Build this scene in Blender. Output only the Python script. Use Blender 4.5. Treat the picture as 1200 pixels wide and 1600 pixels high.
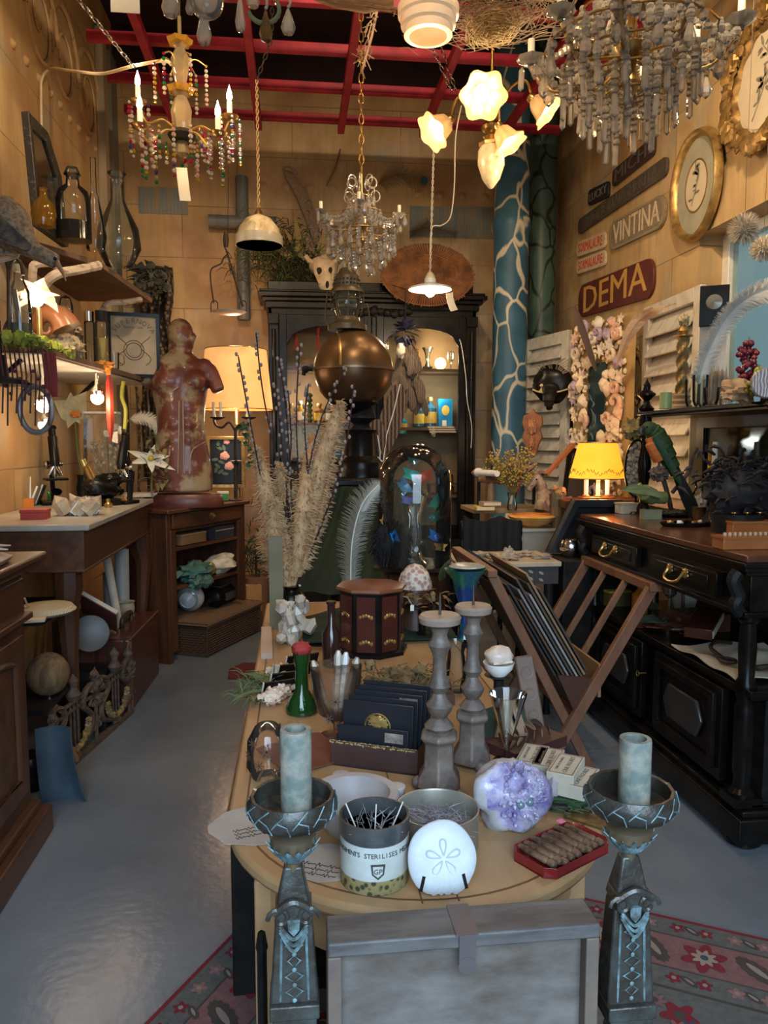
import bpy,math,random
from mathutils import Vector as V,Matrix,Euler,noise as nz
pi=math.pi;rnd=random.Random(7)
sc=bpy.context.scene;C=sc.collection
for o in list(bpy.data.objects):bpy.data.objects.remove(o)
# ---------------- camera, world, lights, exposure ----------------
HC=1.4
cd=bpy.data.cameras.new('camera');cam=bpy.data.objects.new('camera',cd);C.objects.link(cam)
cam.location=(0,0,HC);PIT,YAW=0.09085,0.1145
cam.rotation_euler=(pi/2-PIT,0,-YAW)
cd.sensor_fit='VERTICAL';cd.sensor_height=32;cd.lens=24.0;cd.clip_start=.02;cd.clip_end=60
sc.camera=cam
sc.view_settings.view_transform='Standard';sc.view_settings.look='None'
sc.view_settings.gamma=1;sc.view_settings.use_curve_mapping=False
sc.view_settings.exposure=0.15
try:
 sc.cycles.max_bounces=7;sc.cycles.transparent_max_bounces=28;sc.cycles.transmission_bounces=6
 sc.cycles.sample_clamp_indirect=4;sc.cycles.caustics_refractive=False;sc.cycles.caustics_reflective=False
except Exception:pass
w=bpy.data.worlds.new('shop_daylight');sc.world=w;w.use_nodes=True
w.node_tree.nodes['Background'].inputs[0].default_value=(.40,.60,.70,1)
w.node_tree.nodes['Background'].inputs[1].default_value=.5
def light(name,kind,loc,power,col,size=.05,rot=(0,0,0),size_y=None,spot=None,blend=.6):
 l=bpy.data.lights.new(name,kind);l.energy=power;l.color=col
 if kind=='AREA':
  l.size=size
  if size_y:l.shape='RECTANGLE';l.size_y=size_y
 else:l.shadow_soft_size=size
 if kind=='SPOT':l.spot_size=spot or 1.6;l.spot_blend=blend
 o=bpy.data.objects.new(name,l);o.location=loc;o.rotation_euler=rot;C.objects.link(o);return o
WARM=(1,.62,.30);WARM2=(1,.74,.46)
def aim(o,t):
 o.rotation_euler=(V(t)-o.location).to_track_quat('-Z','Y').to_euler();return o
# daylight through the open shopfront behind the camera
dl=aim(light('shopfront_daylight','AREA',(.2,-1.45,1.85),56,(.60,.79,1),2.3,size_y=2.1),(.25,1.2,.15));dl.data.spread=math.radians(95)
# shop ceiling track lamps; last two spots added to make the big chandelier sparkle
SPOTS=[((-.35,2.3,3.9),(-1.3,4.8,2.6),170),((.9,2.0,3.9),(2.3,3.6,2.5),230),((.5,3.2,4.0),(.6,6.2,2.7),110),((.2,1.6,4.0),(-.4,2.9,0),60),((.9,3.0,4.0),(1.2,3.6,.8),40),((.1,1.1,4.1),(1.0,2.8,2.95),110),((1.9,3.6,4.2),(1.1,2.7,2.95),60)]
for p_,t_,e_ in SPOTS:aim(light('overhead_spot_light','SPOT',p_,e_,WARM2,.06,spot=1.35,blend=.8),t_)
# ---------------- helpers ----------------
RM=Euler(cam.rotation_euler).to_matrix();CP=V((0,0,HC));FW=RM@V((0,0,-1))
def ray(x,y):return RM@V(((x-600)/1200,(800-y)/1200,-1))
def PY(x,y,Y):v=ray(x,y);return CP+v*(Y/v.y)
def PX(x,y,X):v=ray(x,y);return CP+v*(X/v.x)
def PZ(x,y,Z):v=ray(x,y);return CP+v*((Z-HC)/v.z)
def mpp(p):return(V(p)-CP).dot(FW)/1200
def T(loc=(0,0,0),rot=(0,0,0),s=1):
 m=Matrix.Translation(V(loc))@Euler(rot).to_matrix().to_4x4()
 if s!=1:m=m@(Matrix.Scale(s,4)if not isinstance(s,tuple)else Matrix.Diagonal(V((*s,1))))
 return m
def frame(z,o=(0,0,0),up=(0,0,1)):
 z=V(z).normalized();u=V(up)
 if abs(z.dot(u))>.98:u=V((1,0,0))
 x=u.cross(z).normalized();y=z.cross(x)
 m=Matrix((x,y,z)).transposed().to_4x4();m.translation=V(o);return m
class B:
 def __init__(s):s.v=[];s.f=[];s.k=[];s.M=Matrix.Identity(4);s.mi=0
 def at(s,*a,**k):s.M=T(*a,**k);return s
 def add(s,vs,fs):
  n=len(s.v);M=s.M
  s.v+=[M@V(v)for v in vs];s.f+=[[i+n for i in f]for f in fs];s.k+=[s.mi]*len(fs);return s
 def box(s,c,d,rot=None,tp=1,tpy=None):
  x,y,z=d[0]/2,d[1]/2,d[2]/2;m=T(c,rot or(0,0,0));tpy=tp if tpy is None else tpy
  vs=[m@V(q)for q in((-x,-y,-z),(x,-y,-z),(x,y,-z),(-x,y,-z),(-x*tp,-y*tpy,z),(x*tp,-y*tpy,z),(x*tp,y*tpy,z),(-x*tp,y*tpy,z))]
  return s.add(vs,[(0,3,2,1),(4,5,6,7),(0,1,5,4),(1,2,6,5),(2,3,7,6),(3,0,4,7)])
 def beam(s,a,b,w,t=None,up=(0,0,1)):
  a,b=V(a),V(b);m=frame(b-a,(a+b)/2,up);L=(b-a).length;t=t or w
  o=s.M;s.M=s.M@m;s.box((0,0,0),(w,t,L));s.M=o;return s
 def lathe(s,pr,n=20,c=(0,0,0),sx=1,sy=1,m=None,flute=0,nf=8,sq=0,a0=0,a1=None):
  vs=[];fs=[];k=len(pr);m=m or Matrix.Identity(4);full=a1 is None;nn=n if full else n+1;a1=a1 or 2*pi
  for i in range(nn):
   a=a0+(a1-a0)*i/n
   for r,z in pr:
    q=r*(1+flute*math.cos(nf*a))
    if sq:q*=1/max(abs(math.cos(a)),abs(math.sin(a)))*sq+(1-sq)
    vs.append(m@(V(c)+V((q*math.cos(a)*sx,q*math.sin(a)*sy,z))))
  for i in range(n):
   j=(i+1)%nn
   for t in range(k-1):fs.append((i*k+t,j*k+t,j*k+t+1,i*k+t+1))
  if full:
   if pr[0][0]>1e-5:fs.append([i*k for i in range(n)][::-1])
   if pr[-1][0]>1e-5:fs.append([i*k+k-1 for i in range(n)])
  return s.add(vs,fs)
 def shell(s,pr,t,n=24,**k):
  inner=[(max(r-t,.0005),z+(t if i==0 else 0))for i,(r,z)in enumerate(pr)]
  return s.lathe([(0,pr[0][1])]+pr+inner[::-1]+[(0,pr[0][1]+t)],n,**k)
 def tube(s,pts,r,n=6,closed=False,fl=1):
  pts=[V(p)for p in pts];N=len(pts);rs=r if isinstance(r,(list,tuple))else[r]*N
  vs=[];fs=[];up=None
  for i,p in enumerate(pts):
   a=pts[(i-1)%N]if(i>0 or closed)else p;b=pts[(i+1)%N]if(i<N-1 or closed)else p
   t=(b-a);t=t.normalized()if t.length>1e-9 else V((0,0,1))
   if up is None:up=V((0,0,1))if abs(t.z)<.9 else V((1,0,0))
   x=up.cross(t)
   if x.length<1e-4:x=V((1,0,0)).cross(t)
   x.normalize();y=t.cross(x);up=y
   for j in range(n):
    an=2*pi*j/n;vs.append(p+x*(rs[i]*math.cos(an))+y*(rs[i]*fl*math.sin(an)))
  for i in range(N if closed else N-1):
   i2=(i+1)%N
   for j in range(n):
    j2=(j+1)%n;fs.append((i*n+j,i*n+j2,i2*n+j2,i2*n+j))
  if not closed:fs.append(list(range(n))[::-1]);fs.append([(N-1)*n+j for j in range(n)])
  return s.add(vs,fs)
 def sph(s,c,r,n=12,k=8):
  r=r if isinstance(r,(tuple,list))else(r,r,r);vs=[(c[0],c[1],c[2]-r[2])]
  for i in range(1,k):
   z=-math.cos(pi*i/k);q=math.sin(pi*i/k)
   for j in range(n):a=2*pi*j/n;vs.append((c[0]+r[0]*q*math.cos(a),c[1]+r[1]*q*math.sin(a),c[2]+r[2]*z))
  vs.append((c[0],c[1],c[2]+r[2]));L=len(vs)-1;fs=[]
  for j in range(n):
   j2=(j+1)%n;fs.append((0,1+j2,1+j));fs.append((L,L-n+j,L-n+j2))
   for i in range(k-2):fs.append((1+i*n+j,1+i*n+j2,1+(i+1)*n+j2,1+(i+1)*n+j))
  return s.add(vs,fs)
 def blob(s,c,r,amp=.2,fr=3,seed=0,n=20,k=14,ridge=False):
  b=B().sph((0,0,0),1,n,k);r=r if isinstance(r,(tuple,list))else(r,r,r);vs=[]
  for v in b.v:
   q=nz.noise(v*fr+V((seed*7.3,seed*3.1,seed)));q=(.5-abs(q)*2)if ridge else q
   e=1+amp*q*1.6;vs.append((c[0]+v.x*e*r[0],c[1]+v.y*e*r[1],c[2]+v.z*e*r[2]))
  return s.add(vs,b.f)
 def prism(s,poly,t,z=0):
  n=len(poly);vs=[(x,y,z)for x,y in poly]+[(x,y,z+t)for x,y in poly]
  return s.add(vs,[list(range(n))[::-1],[n+i for i in range(n)]]+[(i,(i+1)%n,n+(i+1)%n,n+i)for i in range(n)])
 def ring(s,po,pin,t,z=0):
  n=len(po);vs=[(x,y,z)for x,y in po]+[(x,y,z)for x,y in pin]+[(x,y,z+t)for x,y in po]+[(x,y,z+t*.8)for x,y in pin];fs=[]
  for i in range(n):
   j=(i+1)%n;fs+=[(i,j,2*n+j,2*n+i),(n+j,n+i,3*n+i,3*n+j),(2*n+i,2*n+j,3*n+j,3*n+i),(j,i,n+i,n+j)]
  return s.add(vs,fs)
 def surf(s,fn,nu,nv,t=0,closed=False):
  vs=[V(fn(i/nu,j/nv))for i in range(nu+1)for j in range(nv+1)];w=nv+1
  fs=[(i*w+j,(i+1)*w+j,(i+1)*w+j+1,i*w+j+1)for i in range(nu)for j in range(nv)]
  if t:
   nn=len(vs);ns=[]
   for i in range(nu+1):
    for j in range(w):
     a=vs[min(i+1,nu)*w+j]-vs[max(i-1,0)*w+j];b=vs[i*w+min(j+1,nv)]-vs[i*w+max(j-1,0)]
     q=a.cross(b);ns.append(q.normalized()if q.length>1e-12 else V((0,0,1)))
   vs2=[v+q*t for v,q in zip(vs,ns)];fs=[f[::-1]for f in fs]+[tuple(x+nn for x in f)for f in fs]
   bd=[(i*w,(i+1)*w)for i in range(nu)]+[((i+1)*w+nv,i*w+nv)for i in range(nu)]+[(j+1,j)for j in range(nv)]+[(nu*w+j,nu*w+j+1)for j in range(nv)]
   fs+=[(a,b,b+nn,a+nn)for a,b in bd];vs=vs+vs2
  return s.add(vs,fs)
 def petal(s,o,d,L,W,curl=.2,up=(0,0,1),t=.0006,pt=.6,n=6):
  m=frame(d,o,up)
  def fn(u,v):
   wv=W*math.sin(pi*min(1,.06+u*.94)**pt)*(v-.5)
   return m@V((wv,-curl*L*u*u+abs(v-.5)*W*.25*math.sin(pi*u),L*u))
  return s.surf(fn,n,4,t)
 def text(s,st,size,ext=.001,al='CENTER',sx=1):
  cu=bpy.data.curves.new('t','FONT');cu.body=st;cu.size=size;cu.extrude=ext/2;cu.align_x=al;cu.align_y='CENTER';cu.resolution_u=2
  ob=bpy.data.objects.new('t',cu);me=bpy.data.meshes.new_from_object(ob)
  s.add([(v.co.x*sx,v.co.y,v.co.z)for v in me.vertices],[tuple(p.vertices)for p in me.polygons])
  bpy.data.objects.remove(ob);bpy.data.curves.remove(cu);bpy.data.meshes.remove(me);return s
def build(name,b,mats,parent=None,loc=(0,0,0),rot=(0,0,0),sm=True,bev=0,sub=0,ang=40):
 me=bpy.data.meshes.new(name);me.from_pydata([tuple(v)for v in b.v],[],b.f)
 for m in(mats if isinstance(mats,(list,tuple))else[mats]):me.materials.append(m)
 if any(b.k):me.polygons.foreach_set('material_index',b.k)
 if sm:
  me.polygons.foreach_set('use_smooth',[True]*len(b.f));me.set_sharp_from_angle(angle=math.radians(ang))
 me.update();o=bpy.data.objects.new(name,me);C.objects.link(o);o.location=loc;o.rotation_euler=rot
 if parent:o.parent=parent
 if bev:
  q=o.modifiers.new('b','BEVEL');q.width=bev;q.segments=2;q.limit_method='ANGLE'
 if sub:q=o.modifiers.new('s','SUBSURF');q.levels=q.render_levels=sub
 return o
def tag(o,label,cat,group=None):
 o['label']=label;o['category']=cat
 if group:o['group']=group
 return o
def thing(name,label,cat,loc=(0,0,0),rz=0,group=None,rot=None):
 o=bpy.data.objects.new(name,None);o.empty_display_size=.05;C.objects.link(o);o.location=loc
 o.rotation_euler=rot or(0,0,rz);return tag(o,label,cat,group)
def one(name,b,m,label,cat,loc=(0,0,0),rz=0,group=None,rot=None,**k):
 return tag(build(name,b,m,None,loc,rot or(0,0,rz),**k),label,cat,group)
def struct(name,b,m,**k):
 o=build(name,b,m,**k);o['kind']='structure';return o
def dup(o,loc,rz=None,label=None,group=None,parent=None,rot=None,s=None):
 kids={}
 for q in C.objects:
  if q.parent:kids.setdefault(q.parent,[]).append(q)
 def cp(a,par):
  c=a.copy();C.objects.link(c)
  if par:c.parent=par
  for ch in kids.get(a,[]):cp(ch,c)
  return c
 c=cp(o,parent);c.location=loc
 if rz is not None:c.rotation_euler=(0,0,rz)
 if rot is not None:c.rotation_euler=rot
 if s:c.scale=(s,s,s)
 if label:c['label']=label
 if group:c['group']=group
 return c
# ---------------- materials ----------------
MC={}
def M(c,c2=None,r=.5,m=0,s=6,b=.15,k='n',st=(1,1,1),e=0,tr=0,ior=1.45,sss=0,al=1,coat=0,lo=.35,hi=.65,d=5):
 key=(c,c2,r,m,s,b,k,st,e,tr,ior,sss,al,coat,lo,hi,d)
 if key in MC:return MC[key]
 mt=bpy.data.materials.new('m%d'%len(MC));MC[key]=mt;mt.use_nodes=True;nt=mt.node_tree;N=nt.nodes;L=nt.links;P=N['Principled BSDF']
 P.inputs['Base Color'].default_value=(*c,1);P.inputs['Roughness'].default_value=r;P.inputs['Metallic'].default_value=m
 P.inputs['IOR'].default_value=ior;P.inputs['Transmission Weight'].default_value=tr;P.inputs['Coat Weight'].default_value=coat
 if sss:P.inputs['Subsurface Weight'].default_value=sss;P.inputs['Subsurface Radius'].default_value=(.05,.03,.015)
 if e:P.inputs['Emission Color'].default_value=(*c,1);P.inputs['Emission Strength'].default_value=e
 if al<1:P.inputs['Alpha'].default_value=al
 if c2 is None:c2=tuple(min(1,x*.78)for x in c)if not e else None
 if c2 is not None:
  tc=N.new('ShaderNodeTexCoord');mp=N.new('ShaderNodeMapping');L.new(tc.outputs['Object'],mp.inputs[0]);mp.inputs['Scale'].default_value=(s*st[0],s*st[1],s*st[2])
  if k=='v':
   t=N.new('ShaderNodeTexVoronoi');t.feature='DISTANCE_TO_EDGE';t.inputs['Scale'].default_value=1;fac=t.outputs[0]
  elif k=='c':
   t=N.new('ShaderNodeTexVoronoi');t.inputs['Scale'].default_value=1;fac=t.outputs[0]
  elif k=='w':
   t=N.new('ShaderNodeTexWave');t.inputs['Scale'].default_value=1;t.inputs['Distortion'].default_value=d;t.inputs['Detail'].default_value=2;fac=t.outputs[1]
  else:
   t=N.new('ShaderNodeTexNoise');t.inputs['Scale'].default_value=1;t.inputs['Detail'].default_value=d;t.inputs['Roughness'].default_value=.6;fac=t.outputs[0]
  L.new(mp.outputs[0],t.inputs['Vector'])
  cr=N.new('ShaderNodeValToRGB');cr.color_ramp.elements[0].position=lo;cr.color_ramp.elements[1].position=hi
  cr.color_ramp.elements[0].color=(*c,1);cr.color_ramp.elements[1].color=(*c2,1);L.new(fac,cr.inputs[0])
  L.new(cr.outputs[0],P.inputs['Base Color'])
  if e:L.new(cr.outputs[0],P.inputs['Emission Color'])
  if b:
   bp=N.new('ShaderNodeBump');bp.inputs['Strength'].default_value=b;bp.inputs['Distance'].default_value=.01;L.new(fac,bp.inputs['Height']);L.new(bp.outputs[0],P.inputs['Normal'])
 return mt
def glassm(c=(1,1,1),refl=1.45,dens=.06,rough=.02):
 key=('g',c,refl,dens,rough)
 if key in MC:return MC[key]
 mt=bpy.data.materials.new('thin_glass');MC[key]=mt;mt.use_nodes=True;nt=mt.node_tree;N=nt.nodes;L=nt.links;N.remove(N['Principled BSDF'])
 out=[n for n in N if n.type=='OUTPUT_MATERIAL'][0]
 tr=N.new('ShaderNodeBsdfTransparent');tr.inputs[0].default_value=(*c,1);gl=N.new('ShaderNodeBsdfGlossy');gl.inputs['Roughness'].default_value=rough
 df=N.new('ShaderNodeBsdfDiffuse');df.inputs[0].default_value=(*[min(1,x*.9)for x in c],1)
 tl=N.new('ShaderNodeBsdfTranslucent');tl.inputs[0].default_value=(*c,1);m0=N.new('ShaderNodeMixShader');L.new(df.outputs[0],m0.inputs[1]);L.new(tl.outputs[0],m0.inputs[2])
 m1=N.new('ShaderNodeMixShader');m1.inputs[0].default_value=dens;L.new(tr.outputs[0],m1.inputs[1]);L.new(m0.outputs[0],m1.inputs[2])
 fr=N.new('ShaderNodeFresnel');fr.inputs[0].default_value=refl;m2=N.new('ShaderNodeMixShader');L.new(fr.outputs[0],m2.inputs[0]);L.new(m1.outputs[0],m2.inputs[1]);L.new(gl.outputs[0],m2.inputs[2])
 L.new(m2.outputs[0],out.inputs[0]);return mt
GL=glassm((.95,.97,.96),1.45,.02);GLD=glassm((.82,.86,.82),1.5,.06);AMB=glassm((.75,.42,.06),1.5,.25);GRN=glassm((.06,.32,.07),1.6,.3)
CRY=glassm((1,.95,.86),1.6,.34,.02);
BLK=M((.004,.0035,.0035),(.012,.010,.008),r=.27,s=9,b=.05,ior=1.27);BLKM=M((.007,.007,.0075),(.018,.016,.014),r=.5,s=12,ior=1.25)
BRS=M((.62,.42,.16),(.34,.21,.07),r=.3,m=.9,s=14,b=.05);GOLD=M((.55,.36,.12),(.30,.18,.06),r=.38,m=.7,s=20,b=.2)
DW=M((.048,.018,.009),(.095,.038,.018),r=.4,s=3,st=(6,6,.7),b=.08);DWX=M((.055,.021,.010),(.11,.045,.02),r=.4,s=3,st=(.7,6,6),b=.08)
DWY=M((.055,.021,.010),(.11,.045,.02),r=.4,s=3,st=(6,.7,6),b=.08)
CHR=M((.8,.8,.8),None,r=.15,m=1,s=10,b=0);IRON=M((.035,.03,.028),(.09,.06,.04),r=.55,m=.5,s=25)
WAX=M((.85,.78,.6),(.9,.84,.68),r=.45,s=5,b=0,sss=.2);PAP=M((.74,.68,.55),(.6,.53,.4),r=.8,s=6,b=.05)
WHT=M((.8,.79,.74),(.66,.64,.58),r=.5,s=8,b=.1);SHL=M((.78,.66,.52),(.55,.36,.26),r=.4,s=30,b=.2)
BULB=M((1,.80,.48),e=22);BULBW=M((1,.88,.66),e=16)
def circ(r,n=24,sx=1,sy=1,c=(0,0)):return[(c[0]+r*sx*math.cos(2*pi*i/n),c[1]+r*sy*math.sin(2*pi*i/n))for i in range(n)]
def sag(a,b,d,n=10):a,b=V(a),V(b);return[a.lerp(b,i/n)-V((0,0,d*math.sin(pi*i/n)))for i in range(n+1)]
def bez(ps,n=8):
 ps=[V(p)for p in ps];out=[]
 for i in range(len(ps)-1):
  a=ps[max(i-1,0)];b,c=ps[i],ps[i+1];e=ps[min(i+2,len(ps)-1)]
  for j in range(n):
   t=j/n;out.append(.5*((2*b)+(c-a)*t+(2*a-5*b+4*c-e)*t*t+(3*b-a-3*c+e)*t**3))
 return out+[ps[-1]]
def chain(b,a,c,r=.012,w=.003):
 a,c=V(a),V(c);L=(c-a).length;n=max(2,int(L/(r*2.2)));d=(c-a).normalized()
 f=frame(d)
 for i in range(n):
  p=a.lerp(c,(i+.5)/n);al=i%2*pi/2;x=f@V((math.cos(al),math.sin(al),0))
  b.tube([p+x*(r*.55*math.cos(t*pi/4))+d*(r*1.25*math.sin(t*pi/4))for t in range(8)],w,4,True)
 return b
# ================= room =================
XL,XR,YB,ZC=-1.44,2.31,6.75,4.75
def wallmat(ax,off=(0,0),seed=0):
 mt=bpy.data.materials.new('painted_stone');mt.use_nodes=True;nt=mt.node_tree;N=nt.nodes;L=nt.links;P=N['Principled BSDF']
 tc=N.new('ShaderNodeTexCoord');sp=N.new('ShaderNodeSeparateXYZ');L.new(tc.outputs['Object'],sp.inputs[0]);cb=N.new('ShaderNodeCombineXYZ')
 L.new(sp.outputs[ax],cb.inputs[0]);L.new(sp.outputs[2],cb.inputs[1])
 br=N.new('ShaderNodeTexBrick');L.new(cb.outputs[0],br.inputs[0]);br.inputs['Scale'].default_value=1;br.inputs['Brick Width'].default_value=.92;br.inputs['Row Height'].default_value=.42
 br.inputs['Mortar Size'].default_value=.005;br.inputs['Mortar Smooth'].default_value=.6;br.inputs['Color1'].default_value=(.42,.265,.11,1);br.inputs['Color2'].default_value=(.52,.36,.165,1);br.inputs['Mortar'].default_value=(.16,.11,.06,1)
 def nz_(s,lo,hi,st=(1,1,1),det=6):
  mp=N.new('ShaderNodeMapping');L.new(tc.outputs['Object'],mp.inputs[0]);mp.inputs['Scale'].default_value=st;mp.inputs['Location'].default_value=(seed,seed,s)
  t=N.new('ShaderNodeTexNoise');t.inputs['Scale'].default_value=s;t.inputs['Detail'].default_value=det;L.new(mp.outputs[0],t.inputs['Vector'])
  r=N.new('ShaderNodeMapRange');r.inputs[1].default_value=lo;r.inputs[2].default_value=hi;L.new(t.outputs[0],r.inputs[0]);return r.outputs[0]
 def mix(f,a,col,amt,mode='MIX'):
  x=N.new('ShaderNodeMix');x.data_type='RGBA';x.blend_type=mode;m_=N.new('ShaderNodeMath');m_.operation='MULTIPLY';m_.inputs[1].default_value=amt;L.new(f,m_.inputs[0]);L.new(m_.outputs[0],x.inputs[0])
  L.new(a,x.inputs[6]);x.inputs[7].default_value=(*col,1);return x.outputs[2]
 c=mix(nz_(1.3,.42,.7),br.outputs[0],(.62,.48,.27),.6);c=mix(nz_(1.9,.47,.66),c,(.28,.14,.055),.75)
 c=mix(nz_(2.6,.54,.7),c,(.30,.36,.32),.5);c=mix(nz_(5,.5,.8,(1,1,.25)),c,(.26,.16,.07),.6);c=mix(nz_(24,.45,.75,(1,1,.12)),c,(.30,.19,.09),.45)
 c=mix(nz_(3.1,.58,.75),c,(.66,.42,.34),.35);L.new(c,P.inputs['Base Color']);P.inputs['Roughness'].default_value=.6
 bp=N.new('ShaderNodeBump');bp.inputs['Strength'].default_value=.35;bp.inputs['Distance'].default_value=.006;L.new(br.outputs['Fac'],bp.inputs['Height']);bp.invert=True;L.new(bp.outputs[0],P.inputs['Normal'])
 return mt
WL,WB,WR=wallmat(1,seed=1),wallmat(0,seed=5),wallmat(1,seed=9)
def studs(b,pts,n,r=.022):
 for p in pts:
  m=frame(n,p);o=b.M;b.M=m;b.lathe([(r*1.25,-.004),(r*1.2,.004),(r,.006),(r*.7,.016),(0,.021)],12);b.M=o
b=B().box((XL-.1,2.6,ZC/2),(.2,8.5,ZC))
studs(b,[PX(x,y,XL)for x,y in((19,68),(40,95),(60,122),(78,145),(93,163),(108,185),(122,200),(136,217),(148,232),(158,246))],(1,0,0))
studs(b,[PX(x,y,XL)+V((0,0,-.55))for x,y in((78,145),(108,185),(136,217))],(1,0,0),.015)
for k in range(3):
 o_=PX(60+38*k,30+62*k,XL);pts=[]
 for t in range(30):a=t*.42;q=.33*(1-t/32);pts.append(o_+V((.008,q*math.cos(a),q*math.sin(a)*1.1)))
 b.tube(pts,[.022*(1-t/34)for t in range(30)],5,fl=.8)
struct('wall_left',b,WL)
b=B().box(((XL+XR)/2,YB+.1,ZC/2),(XR-XL+.4,.2,ZC))
studs(b,[PY(x,y,YB)for x,y in((412,291),(447,291),(484,293),(520,294),(600,297),(655,303),(688,305),(722,307),(758,309))],(0,-1,0),.034)
struct('wall_back',b,WB)
YW0,YW1,ZW0,ZW1=2.45,4.28,1.25,2.58
b=B();WT=.2
b.box((XR+WT/2,(-1.6+YW0)/2,ZC/2),(WT,YW0+1.6,ZC)).box((XR+WT/2,(YW1+6.85)/2,ZC/2),(WT,6.85-YW1,ZC))
b.box((XR+WT/2,(YW0+YW1)/2,ZW0/2),(WT,YW1-YW0,ZW0)).box((XR+WT/2,(YW0+YW1)/2,(ZW1+ZC)/2),(WT,YW1-YW0,ZC-ZW1))
struct('wall_right',b,WR)
win=B();xw=XR+.17
for y in(YW0+.035,YW1-.035,(YW0+YW1)/2+.05):win.box((xw,y,(ZW0+ZW1)/2),(.06,.07,ZW1-ZW0))
for z in(ZW0+.03,ZW1-.03):win.box((xw,(YW0+YW1)/2,z),(.058,YW1-YW0,.06))
wf=struct('window_1',win,WHT,bev=.004)
build('window_pane',B().box((xw,(YW0+YW1)/2,(ZW0+ZW1)/2),(.006,YW1-YW0-.12,ZW1-ZW0-.1)),glassm((.80,.88,.86),1.12,.05),wf)
for c_,d_ in(((-1.35,-1.68,2.35),(1.1,.1,4.7)),((2.05,-1.68,2.35),(1.1,.1,4.7)),((.35,-1.68,3.85),(2.4,.1,1.9))):struct('wall_front',B().box(c_,d_),WB)
struct('ceiling',B().box(((XL+XR)/2,2.6,ZC+.05),(XR-XL+1,8.6,.1)),M((.035,.014,.022),(.02,.01,.014),r=.9))
struct('trim_4',B().box(((XL+XR)/2,YB-.015,(4.36+ZC)/2),(XR-XL,.03,ZC-4.36)),M((.03,.012,.018),(.018,.009,.012),r=.9))
# floor: grey resin paint with a soft sheen
fm=M((.185,.21,.235),(.15,.17,.19),r=.24,s=2.2,b=.0)
nt=fm.node_tree;n_=nt.nodes.new('ShaderNodeTexNoise');n_.inputs['Scale'].default_value=28;n_.inputs['Detail'].default_value=3;tc_=nt.nodes.new('ShaderNodeTexCoord');nt.links.new(tc_.outputs['Object'],n_.inputs['Vector'])
bp_=nt.nodes.new('ShaderNodeBump');bp_.inputs['Strength'].default_value=.22;bp_.inputs['Distance'].default_value=.006;nt.links.new(n_.outputs[0],bp_.inputs['Height']);nt.links.new(bp_.outputs[0],nt.nodes['Principled BSDF'].inputs['Normal'])
struct('floor',B().box(((XL+XR)/2,2.6,-.05),(XR-XL+1,8.6,.1)),fm)
# left corner board, blue painted plates
p0,p1=PX(184,300,XL),PX(176,300,XL)
struct('trim_1',B().box((XL+.03,6.2,2.3),(.06,.12,4.3)),M((.40,.33,.22),(.28,.22,.14),r=.6,s=4,st=(4,4,.5)),bev=.006)
struct('trim_2',B().box((XL+.018,6.6,2.3),(.036,.2,4.3)),M((.14,.17,.17),(.22,.19,.13),r=.6,s=3),bev=.004)
pm_=M((.15,.22,.26),(.28,.22,.13),r=.6,s=9,st=(3,1,.4))
b=B()
for(x0,x1,y0,y1)in((216,294,292,336),(640,712,322,372),(712,776,322,374)):
 a,c=PY(x0,y0,YB),PY(x1,y1,YB);b.box(((a.x+c.x)/2,YB-.004,(a.z+c.z)/2),(c.x-a.x,.008,a.z-c.z))
 for i in range(13):b.box((a.x+(c.x-a.x)*(i+.5)/13,YB-.01,(a.z+c.z)/2),(.006,.008,(a.z-c.z)*.9))
struct('trim_3',b,pm_)
# red timber grid hung below the ceiling
RED=M((.42,.022,.045),(.25,.012,.03),r=.5,s=7,st=(1,1,1),b=.1);ZG=3.77;k=5
for x in(-.87,-.25,.37,1.0,1.62):
 struct('trim_%d'%k,B().box((x,4.3,ZG),(.05,3.6,.06)),RED,bev=.004);k+=1
for y in(3.4,3.95,4.5,5.03,5.55,6.06):
 struct('trim_%d'%k,B().box((.43,y,ZG+.062),(3.3,.05,.06)),RED,bev=.004);k+=1
# painted column in the right corner, green stone pier behind it
def veinmat(c1,c2,vein,s,w,st=(1,1,1)):
 m_=M(c1,c2,r=.45,s=3,b=.0);nt=m_.node_tree;N=nt.nodes;L=nt.links;P=N['Principled BSDF'];src=P.inputs['Base Color'].links[0].from_socket
 tc=N.new('ShaderNodeTexCoord');mp=N.new('ShaderNodeMapping');mp.inputs['Scale'].default_value=st;L.new(tc.outputs['Object'],mp.inputs[0])
 n0=N.new('ShaderNodeTexNoise');n0.inputs['Scale'].default_value=2.5;L.new(mp.outputs[0],n0.inputs['Vector']);ad=N.new('ShaderNodeMixRGB');ad.blend_type='ADD';ad.inputs[0].default_value=.35;L.new(mp.outputs[0],ad.inputs[1]);L.new(n0.outputs[1],ad.inputs[2])
 v=N.new('ShaderNodeTexVoronoi');v.feature='DISTANCE_TO_EDGE';v.inputs['Scale'].default_value=s;L.new(ad.outputs[0],v.inputs['Vector'])
 r=N.new('ShaderNodeMapRange');r.inputs[1].default_value=w*.4;r.inputs[2].default_value=w;r.inputs[3].default_value=1;r.inputs[4].default_value=0;L.new(v.outputs[0],r.inputs[0])
 x=N.new('ShaderNodeMix');x.data_type='RGBA';L.new(r.outputs[0],x.inputs[0]);L.new(src,x.inputs[6]);x.inputs[7].default_value=(*vein,1);L.new(x.outputs[2],P.inputs['Base Color']);return m_
pc=PY(797,500,6.2);rc=27*mpp(pc)
struct('trim_30',B().lathe([(rc*1.25,0),(rc*1.25,.12),(rc,.2),(rc,3.05),(rc*1.12,3.1),(rc*1.12,3.16),(rc,3.2),(rc,ZC)],32,(pc.x,pc.y,0)),veinmat((.055,.16,.24),(.03,.10,.17),(.62,.58,.44),5.2,.055,(1,1,.55)))
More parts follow.
